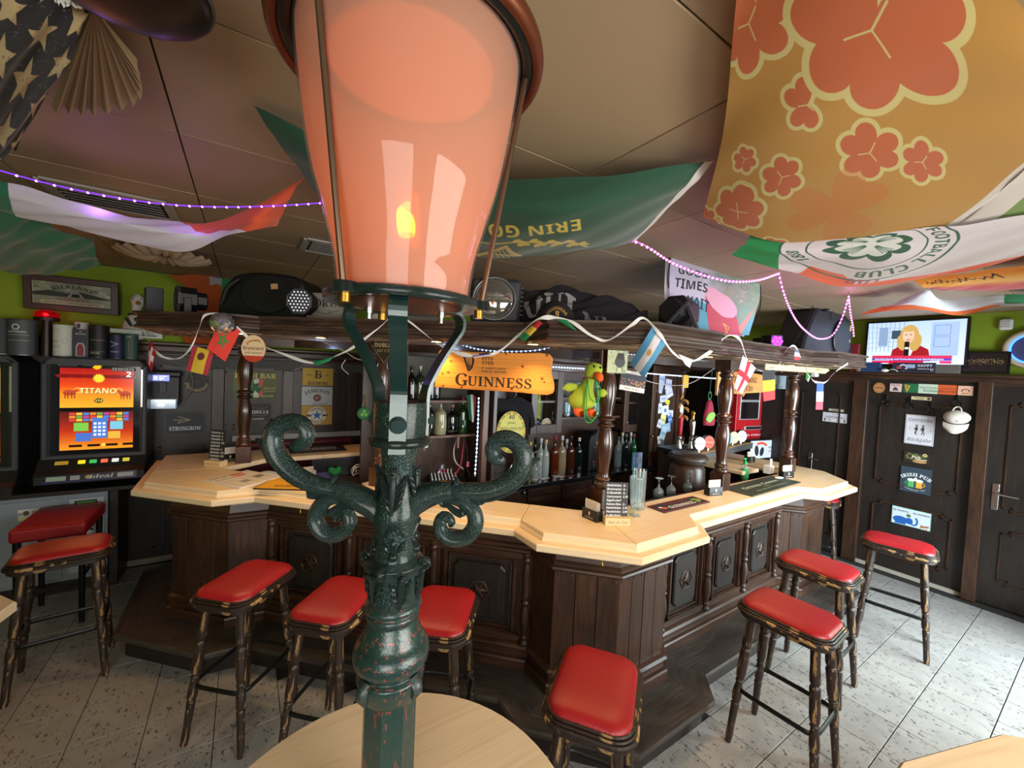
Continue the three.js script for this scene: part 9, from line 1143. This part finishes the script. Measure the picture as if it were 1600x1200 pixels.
  solo('yellow_sponge', 'small yellow holed card hanging from the thin wire above the tall cupboard', 'card', ext(roundRect(0.04, 0.055, 0.012), 0.012, 0.003).translate(0, 0, 0), paint(206, 160, 50, 0.7), [3.146,1.917,-2.1]); solo('dried_flowers', 'dried yellow flowers hanging beside the tall cupboard', 'flowers', [[0, 0], [0.02, -0.05], [-0.03, -0.08], [0.03, -0.12], [-0.01, -0.17], [0.025, -0.2]].map(([x, y], i) => limb([[x, y, 0, 0.006], [x + 0.03 * (i % 2 ? 1 : -1), y - 0.02, 0.02, 0.016], [x + 0.05 * (i % 2 ? 1 : -1), y - 0.05, 0.02, 0.003]], 8, 6)), paint(150, 104, 40, 0.8), [3.409,1.793,-2.3]);
  // red vending cabinet
  const v0 = [5.173,1.922,-2.6], v1 = [5.875,1.204,-2.6], vw = v1[0] - v0[0], vh = v0[1] - v1[1] - 0.0, vc = thing('vending_cabinet', 'red vending machine shaped wall cabinet lettered ICE COLD', 'cabinet', [(v0[0] + v1[0]) / 2 + 0.04, v1[1] - 0.02, -2.7], -0.12); const vr = paint(176, 24, 32, 0.3);
  part(vc, 'case', rb(vw, vh, 0.24, 0.01, 0, vh / 2, -0.12), vr); part(vc, 'base', rb(vw * 1.06, 0.03, 0.26, 0.004, 0, -0.012, -0.12), M.dull); const vy = (k) => vh * k; part(vc, 'window', [rb(vw * 0.52, vy(0.5), 0.008, 0.002, -vw * 0.14, vy(0.63), 0.002)], paint(26, 18, 20, 0.1)); part(vc, 'window_frame', [rb(0.012, vy(0.54), 0.02, 0.003, -vw * 0.41, vy(0.63), 0.004), rb(0.012, vy(0.54), 0.02, 0.003, vw * 0.13, vy(0.63), 0.004), rb(vw * 0.55, 0.012, 0.02, 0.003, -vw * 0.14, vy(0.37), 0.004), rb(vw * 0.52, 0.03, 0.02, 0.003, -vw * 0.14, vy(0.7), 0.004)], paint(206, 204, 206, 0.3, 0.6)); for (let i = 0; i < 5; i++) part(vc, 'button', sp(0.013, vw * 0.3, vy(0.84 - i * 0.115), 0.006, 1, 1, 0.6, 12), glow(255, 226, 220, 0.9)); part(vc, 'tray', [rb(vw * 0.52, 0.05, 0.02, 0.003, 0, vy(0.21), 0.002)], paint(206, 204, 206, 0.3, 0.6)); part(vc, 'tray_mouth', rb(vw * 0.44, 0.034, 0.008, 0.002, 0, vy(0.21), 0.012), paint(40, 14, 18, 0.4)); const vp = print(150, 40, (x, w, h) => { fill(x, '#a8161e', 0, 0, w, h); txt(x, 'ICE COLD', w / 2, h / 2, h * 0.62, '#e8d8d8', 'bold', 'sans-serif', w * 0.9); }); part(vc, 'lettering', card(vw * 0.8, 0.05, 0.004, vp).translate(0, vy(0.08), 0.002), vp.s.gloss); const yp = print(50, 120, (x, w, h) => { fill(x, '#e0b82c', 0, 0, w, h); poly(x, [[0, 0], [w, 0], [w, h * 0.2], [w / 2, 0], [0, h * 0.2]], '#b01c24'); txt(x, '1883', w / 2, h * 0.5, h * 0.16, '#a03018'); txt(x, 'FINE', w / 2, h * 0.75, h * 0.14, '#a03018'); }); part(vc, 'side_sticker', card(0.07, 0.13, 0.003, yp).rotateY(Math.PI / 2).translate(vw / 2 + 0.001, vy(0.75), -0.08), yp.s.mat); part(vc, 'lock', [rb(0.012, 0.03, 0.01, 0.003, vw * 0.44, vy(0.55), 0.006), cy(0.012, 0.012, 0.012, vw * 0.44, vy(0.6), 0.006, Math.PI / 2)], M.steel);
  sign('toucan_sign', 'white sign with a toucan under the red vending cabinet', 'sign', [5.624,1.081,-2.55,0.666,0.244], -0.12, (x, w, h) => { fill(x, '#cdd4dc', 0, 0, w, h); border(x, w, h, '#2c3038', 3, 6); x.fillStyle = '#22242a'; x.beginPath(); x.ellipse(w * 0.2, h * 0.55, w * 0.06, h * 0.28, -0.2, 0, 7); x.fill(); x.beginPath(); x.ellipse(w * 0.36, h * 0.62, w * 0.06, h * 0.24, 0.3, 0, 7); x.fill(); x.strokeStyle = '#d8502c'; x.lineWidth = h * 0.12; x.beginPath(); x.moveTo(w * 0.2, h * 0.22); x.quadraticCurveTo(w * 0.38, h * 0.08, w * 0.5, h * 0.32); x.stroke(); txt(x, 'Guinness Time', w * 0.73, h * 0.42, h * 0.13, '#2c3038', 'bold', 'serif', w * 0.4); txt(x, 'GUINNESS', w * 0.72, h * 0.62, h * 0.16, '#a82c28', 'bold', 'serif', w * 0.4); txt(x, 'TIME', w * 0.74, h * 0.8, h * 0.12, '#a82c28', 'bold', 'serif'); }, { k: 600, t: 0.015 });
  solo('back_shelf', 'pale wooden shelf running back from the right end of the bar below the toucan sign', 'shelf', grain(rb(0.3, 0.035, 0.9, 0.006, 0, 0, 0), 2), M.beech, [4.0, 1.09, -2.38]);
}
const yB = 1.1105;
// a flat mat: four corners on the bar top
function mat4c(name, label, cat, q, pw, ph, draw, t = 0.006, y = yB) {
  const p = print(pw, ph, draw), [tl, tr, br, bl] = q, c = [0, 2].map((k) => (tl[k] + tr[k] + br[k] + bl[k]) / 4), w = Math.hypot(tr[0] - tl[0] + br[0] - bl[0], tr[2] - tl[2] + br[2] - bl[2]) / 2, d = Math.hypot(bl[0] - tl[0] + br[0] - tr[0], bl[2] - tl[2] + br[2] - tr[2]) / 2;
  const m = solo(name, label, cat, card(w, d, t, p).rotateX(-Math.PI / 2).translate(0, t / 2, 0), p.s.mat, [c[0], y, c[1]], Math.atan2(-(tr[2] - tl[2] + br[2] - bl[2]), tr[0] - tl[0] + br[0] - bl[0])); return m;
}
{
  mat4c('bar_mat', 'black rubber mat with a red edge and GUINNESS lettering on the bar top', 'bar mat', [[2.175,1.115,-1.669], [2.662,1.115,-1.661], [2.663,1.115,-1.538], [2.169,1.115,-1.531]], 420, 150, (x, w, h) => { fill(x, '#17151a', 0, 0, w, h); border(x, w, h, '#b0302c', 7, 7); txt(x, 'Lovely day for a', w * 0.5, h * 0.26, h * 0.17, '#c83c30', 'bold', 'serif'); txt(x, 'GUINNESS', w * 0.5, h * 0.64, h * 0.42, '#e2ded6', 'bold', 'sans-serif', w * 0.56); x.fillStyle = '#d8602c'; x.beginPath(); x.ellipse(w * 0.14, h * 0.6, w * 0.05, h * 0.12, 0.4, 0, 7); x.fill(); disc(x, w * 0.11, h * 0.45, h * 0.09, '#e8e0d8'); for (let i = 0; i < 9; i++) disc(x, w * rr(0.82, 0.95), h * rr(0.3, 0.75), h * 0.07, ['#7a9a3c', '#a0b84c'][i % 2]); });
  mat4c('bar_mat', 'large dark green rubber mat lettered Green Goose at the right end of the bar', 'bar mat', [[3.107,1.115,-1.68], [3.946,1.115,-1.73], [3.925,1.115,-1.484], [3.058,1.115,-1.479]], 460, 260, (x, w, h) => { fill(x, '#26302a', 0, 0, w, h); border(x, w, h, '#566450', 8, 3); txt(x, 'Green Goose', w * 0.5, h * 0.42, h * 0.24, '#b8c8ac', 'bold', 'serif', w * 0.7); txt(x, 'PUB', w * 0.5, h * 0.62, h * 0.1, '#8ca080', 'bold', 'serif'); txt(x, 'ASCHAFFENBURG', w * 0.5, h * 0.78, h * 0.12, '#8ca080', 'bold', 'serif', w * 0.6); });
  mat4c('bar_mat', 'yellow BULMERS mat on the left run of the bar beside the newspaper', 'bar mat', [[0.148,1.115,-3.174], [0.346,1.115,-3.213], [0.445,1.115,-2.759], [0.088,1.115,-3.109]], 300, 160, (x, w, h) => { fill(x, '#d8a22c', 0, 0, w, h); border(x, w, h, '#2a2218', 3, 6); txt(x, 'BULMERS', w * 0.55, h * 0.72, h * 0.2, '#2a2218', 'bold', 'sans-serif', w * 0.5); });
  mat4c('bar_mat', 'black mat with upside down white GUINNESS lettering on the back run of the bar', 'bar mat', [[0.414,1.115,-4.319], [0.836,1.115,-4.344], [0.809,1.115,-4.017], [0.281,1.115,-4.063]], 360, 90, (x, w, h) => { fill(x, '#17171b', 0, 0, w, h); x.translate(w, h); x.rotate(Math.PI); txt(x, 'GUINNESS', w * 0.45, h * 0.5, h * 0.5, '#d8d8d8', 'bold', 'sans-serif', w * 0.6); });
  mat4c('newspaper', 'folded newspaper with red headlines lying on the left corner of the bar', 'newspaper', [[-0.22,1.115,-3.351], [0.049,1.115,-3.562], [0.216,1.115,-3.232], [-0.022,1.115,-3.073]], 420, 300, (x, w, h) => { fill(x, '#d6d0c8', 0, 0, w, h); fill(x, '#c8684c', w * 0.5, h * 0.06, w * 0.28, h * 0.12); fill(x, '#c06048', w * 0.5, h * 0.22, w * 0.24, h * 0.08); for (let i = 0; i < 5; i++) for (let k = 0; k < 16; k++) fill(x, '#9a948c', w * (0.04 + 0.19 * i), h * (0.4 + 0.035 * k), w * rr(0.1, 0.16), 3); txt(x, 'ZEITUNG', w * 0.25, h * 0.12, h * 0.13, '#3c3834', 'bold', 'serif', w * 0.4); txt(x, 'Heute neu im Land', w * 0.26, h * 0.28, h * 0.09, '#3c3834', 'bold', 'sans-serif', w * 0.42); fill(x, '#6a6258', w * 0.68, h * 0.5, w * 0.2, h * 0.16); fill(x, '#8a8a84', w * 0.3, h * 0.6, w * 0.18, h * 0.16); }, 0.008);
  // menu boards and card holders
  const board = (p, w, h, label, lines, turn) => { const t = thing('chalk_board', label, 'menu board', [p[0], yB, p[2]], turn), q = print(190, 300, (x, W, H) => { fill(x, '#23262a', 0, 0, W, H); x.textAlign = 'left'; lines.forEach(([a, b], i) => { txt(x, a, W * 0.05, H * (0.08 + i * 0.105), H * 0.085, '#e4e6e6', 'italic bold', 'serif', W * 0.64); if (b) txt(x, b, W * 0.76, H * (0.08 + i * 0.105), H * 0.08, '#e4e6e6', 'italic bold', 'serif', W * 0.22); }); }); part(t, 'slate', card(w, h, 0.008, q).rotateX(-0.06).translate(0, 0.03 + h / 2, 0), q.s.mat); const r = print(120, 40, (x, W, H) => { fill(x, '#d2b988', 0, 0, W, H); txt(x, 'bar in Eat', W / 2, H / 2, H * 0.5, '#4a3a24', 'italic', 'serif'); }); part(t, 'foot', card(w * 1.08, 0.042, 0.07, r).translate(0, 0.021, 0.01), r.s.mat); };
  const menu = [['Mettbrötchen', '4,-'], ['Bratwurst', '4,-'], ['Frikadelle', '4,-'], ['Currywurst', '5,50'], ['doppelt scharf', ''], ['Pommes frites', '2,-'], ['Käsebrötchen', '2,50'], ['Wurstbrötchen', '2,80'], ['in allen Sorten', '']];
  const cb = [1.767,1.11,-1.564]; board(cb, 0.13, 0.2, 'tall black menu board with white handwriting standing at the front corner of the bar', menu, faceCam * 0.9); const cl = [-0.167,1.11,-3.811]; board(cl, 0.125, 0.24, 'black menu board with white handwriting at the left end of the bar', menu, faceCam - 0.15);
  const holder = (p, turn, label, w = 0.11) => { const t = thing('card_holder', label, 'card holder', [p[0], yB, p[2]], turn), q = print(120, 70, (x, W, H) => { fill(x, '#17161a', 0, 0, W, H); poly(x, [[W * 0.44, H * 0.2], [W * 0.56, H * 0.2], [W * 0.55, H * 0.5], [W * 0.5, H * 0.6], [W * 0.45, H * 0.45]], '#c8b894'); txt(x, 'GUINNESS', W / 2, H * 0.78, H * 0.18, '#c8c4bc', 'bold', 'serif'); }); part(t, 'case', [card(w, 0.06, 0.008, q).translate(0, 0.03, 0.022)], q.s.gloss); part(t, 'back_case', [rb(w, 0.07, 0.006, 0.002, 0, 0.035, -0.022), rb(0.005, 0.06, 0.05, 0.002, -w / 2, 0.03, 0), rb(0.005, 0.06, 0.05, 0.002, w / 2, 0.03, 0), rb(w, 0.006, 0.05, 0.002, 0, 0.003, 0)], M.plastic); const r = print(110, 110, (x, W, H) => { fill(x, '#d8d0c2', 0, 0, W, H); for (let i = 0; i < 5; i++) fill(x, '#8a847c', W * (0.12 + i * 0.16), H * 0.08, 4, H * 0.3); }); part(t, 'menu_card', [card(w * 0.9, 0.105, 0.003, r).translate(0, 0.058, 0.008), card(w * 0.86, 0.098, 0.003, r).translate(0.004, 0.055, -0.004)], r.s.mat); };
  holder([1.689,1.11,-1.668], faceCam - 0.95, 'black card holder with menus behind the tall menu board'); holder([2.857,1.11,-1.629], 0.02 - 0.25, 'black card holder with cream cards at the foot of the middle column', 0.12); holder([4.014,1.11,-1.64], -0.25, 'black card holder with cards at the foot of the right column', 0.12); holder([-0.094,1.11,-3.944], faceCam + 0.9, 'black card holder with white cards beside the left column'); holder([4.368,1.11,-2.129], -0.25, 'small grey card holder on the pale shelf behind the green bottle', 0.09);
  // the tall glass
  const g = [1.962,1.11,-1.592], gh = 0.235, gt = thing('beer_glass', 'tall clear stemmed beer glass standing behind the front menu board', 'glass', [g[0], yB, g[2]]); part(gt, 'bowl', lathe(smooth([[0.004, 0.05], [0.018, 0.058], [0.03, 0.08], [0.034, 0.14], [0.037, gh], [0.0345, gh], [0.0315, 0.14], [0.027, 0.085], [0.001, 0.064]], 3), 28), M.cup); part(gt, 'foot', lathe(smooth([[0.001, 0.002], [0.034, 0.001], [0.036, 0.004], [0.01, 0.012], [0.006, 0.03], [0.008, 0.05], [0.001, 0.054]], 3), 24), M.cup);
  const g2 = [2.061,1.11,-1.617], vt = thing('glass_vase', 'tall straight clear glass cylinder behind the stemmed glass', 'vase', [g2[0] + 0.02, yB, g2[2] - 0.05]); part(vt, 'cylinder', lathe([[0.001, 0.004], [0.042, 0.002], [0.044, 0.25], [0.0415, 0.25], [0.039, 0.012], [0.001, 0.012]], 28), M.cup); part(vt, 'straws', [0, 1, 2, 3].map((k) => cy(0.003, 0.003, 0.24, -0.02 + 0.013 * k, 0.135, 0.01 * (k % 2), 0.04 * (k - 1.5))), M.white);
  // green soap bottle, tissue and small things
  const s = [3.928,1.03,-1.95], so = thing('soap_bottle', 'clear bottle of bright green liquid with a green pump standing behind the green mat', 'bottle', [s[0], 1.02, -1.95]); part(so, 'liquid', lathe(smooth([[0.001, 0.002], [0.03, 0.0], [0.034, 0.01], [0.034, 0.1], [0.033, 0.105], [0.001, 0.105]], 2), 20), phy({ color: col(30, 200, 80), roughness: 0.2, transmission: 0.3, thickness: 0, emissive: col(10, 60, 20), emissiveIntensity: 0.1 })); part(so, 'bottle_wall', lathe(smooth([[0.036, 0.0], [0.0365, 0.1], [0.033, 0.125], [0.016, 0.142], [0.016, 0.15]], 3), 20), M.cup); part(so, 'pump', [cy(0.018, 0.018, 0.022, 0, 0.16, 0), cy(0.006, 0.006, 0.03, 0, 0.185, 0), rb(0.05, 0.012, 0.016, 0.004, -0.012, 0.2, 0)], paint(36, 160, 80, 0.4));
  const sl = thing('sink_ledge', 'dark ledge with a rubber mat along the inside of the right run of the bar', 'ledge'); part(sl, 'board', grain(rb(1.95, 0.03, 0.2, 0.004, 2.95, 1.0, -1.86), 0), M.dark); part(sl, 'rubber_mat', rb(0.95, 0.012, 0.16, 0.003, 2.55, 1.021, -1.86), paint(44, 40, 54, 0.55));
  const gl = [[[2.635,1.03,-2.028], 0], [[2.645,1.03,-1.954], 0], [[2.792,1.03,-2.011], 0], [[3.005,1.03,-2.009], 1], [[3.006,1.03,-1.951], 1], [[3.163,1.03,-2.08], 1]]; gl.forEach(([p, k]) => glassAt('wine', [p[0], 1.028, Math.max(-1.93, Math.min(p[2], -1.8))], k ? 'upturned glass drying on the dark mat at the foot of the middle column' : 'upturned glass drying on the dark mat behind the red edged bar mat', k ? 'drying glasses by the middle column' : 'drying glasses behind the bar mat', 0.152));
  const hd = [4.016,1.11,-1.756]; solo('white_dispenser', 'small white holder with an upright tube behind the right card holder', 'holder', [rb(0.08, 0.075, 0.06, 0.006, 0, 0.038, 0), cy(0.012, 0.012, 0.13, 0.03, 0.066, 0.0)], M.white, [hd[0], yB, hd[2] - 0.03]); const ct = [3.885,1.118,-1.641]; solo('oval_coaster', 'flat white oval lid lying on the corner of the green mat', 'lid', sp(0.05, 0, 0.006, 0, 1.1, 0.12, 0.6), M.white, [ct[0], yB + 0.006, ct[2]]);
}

camera.updateMatrixWorld();
renderer.render(scene, camera);
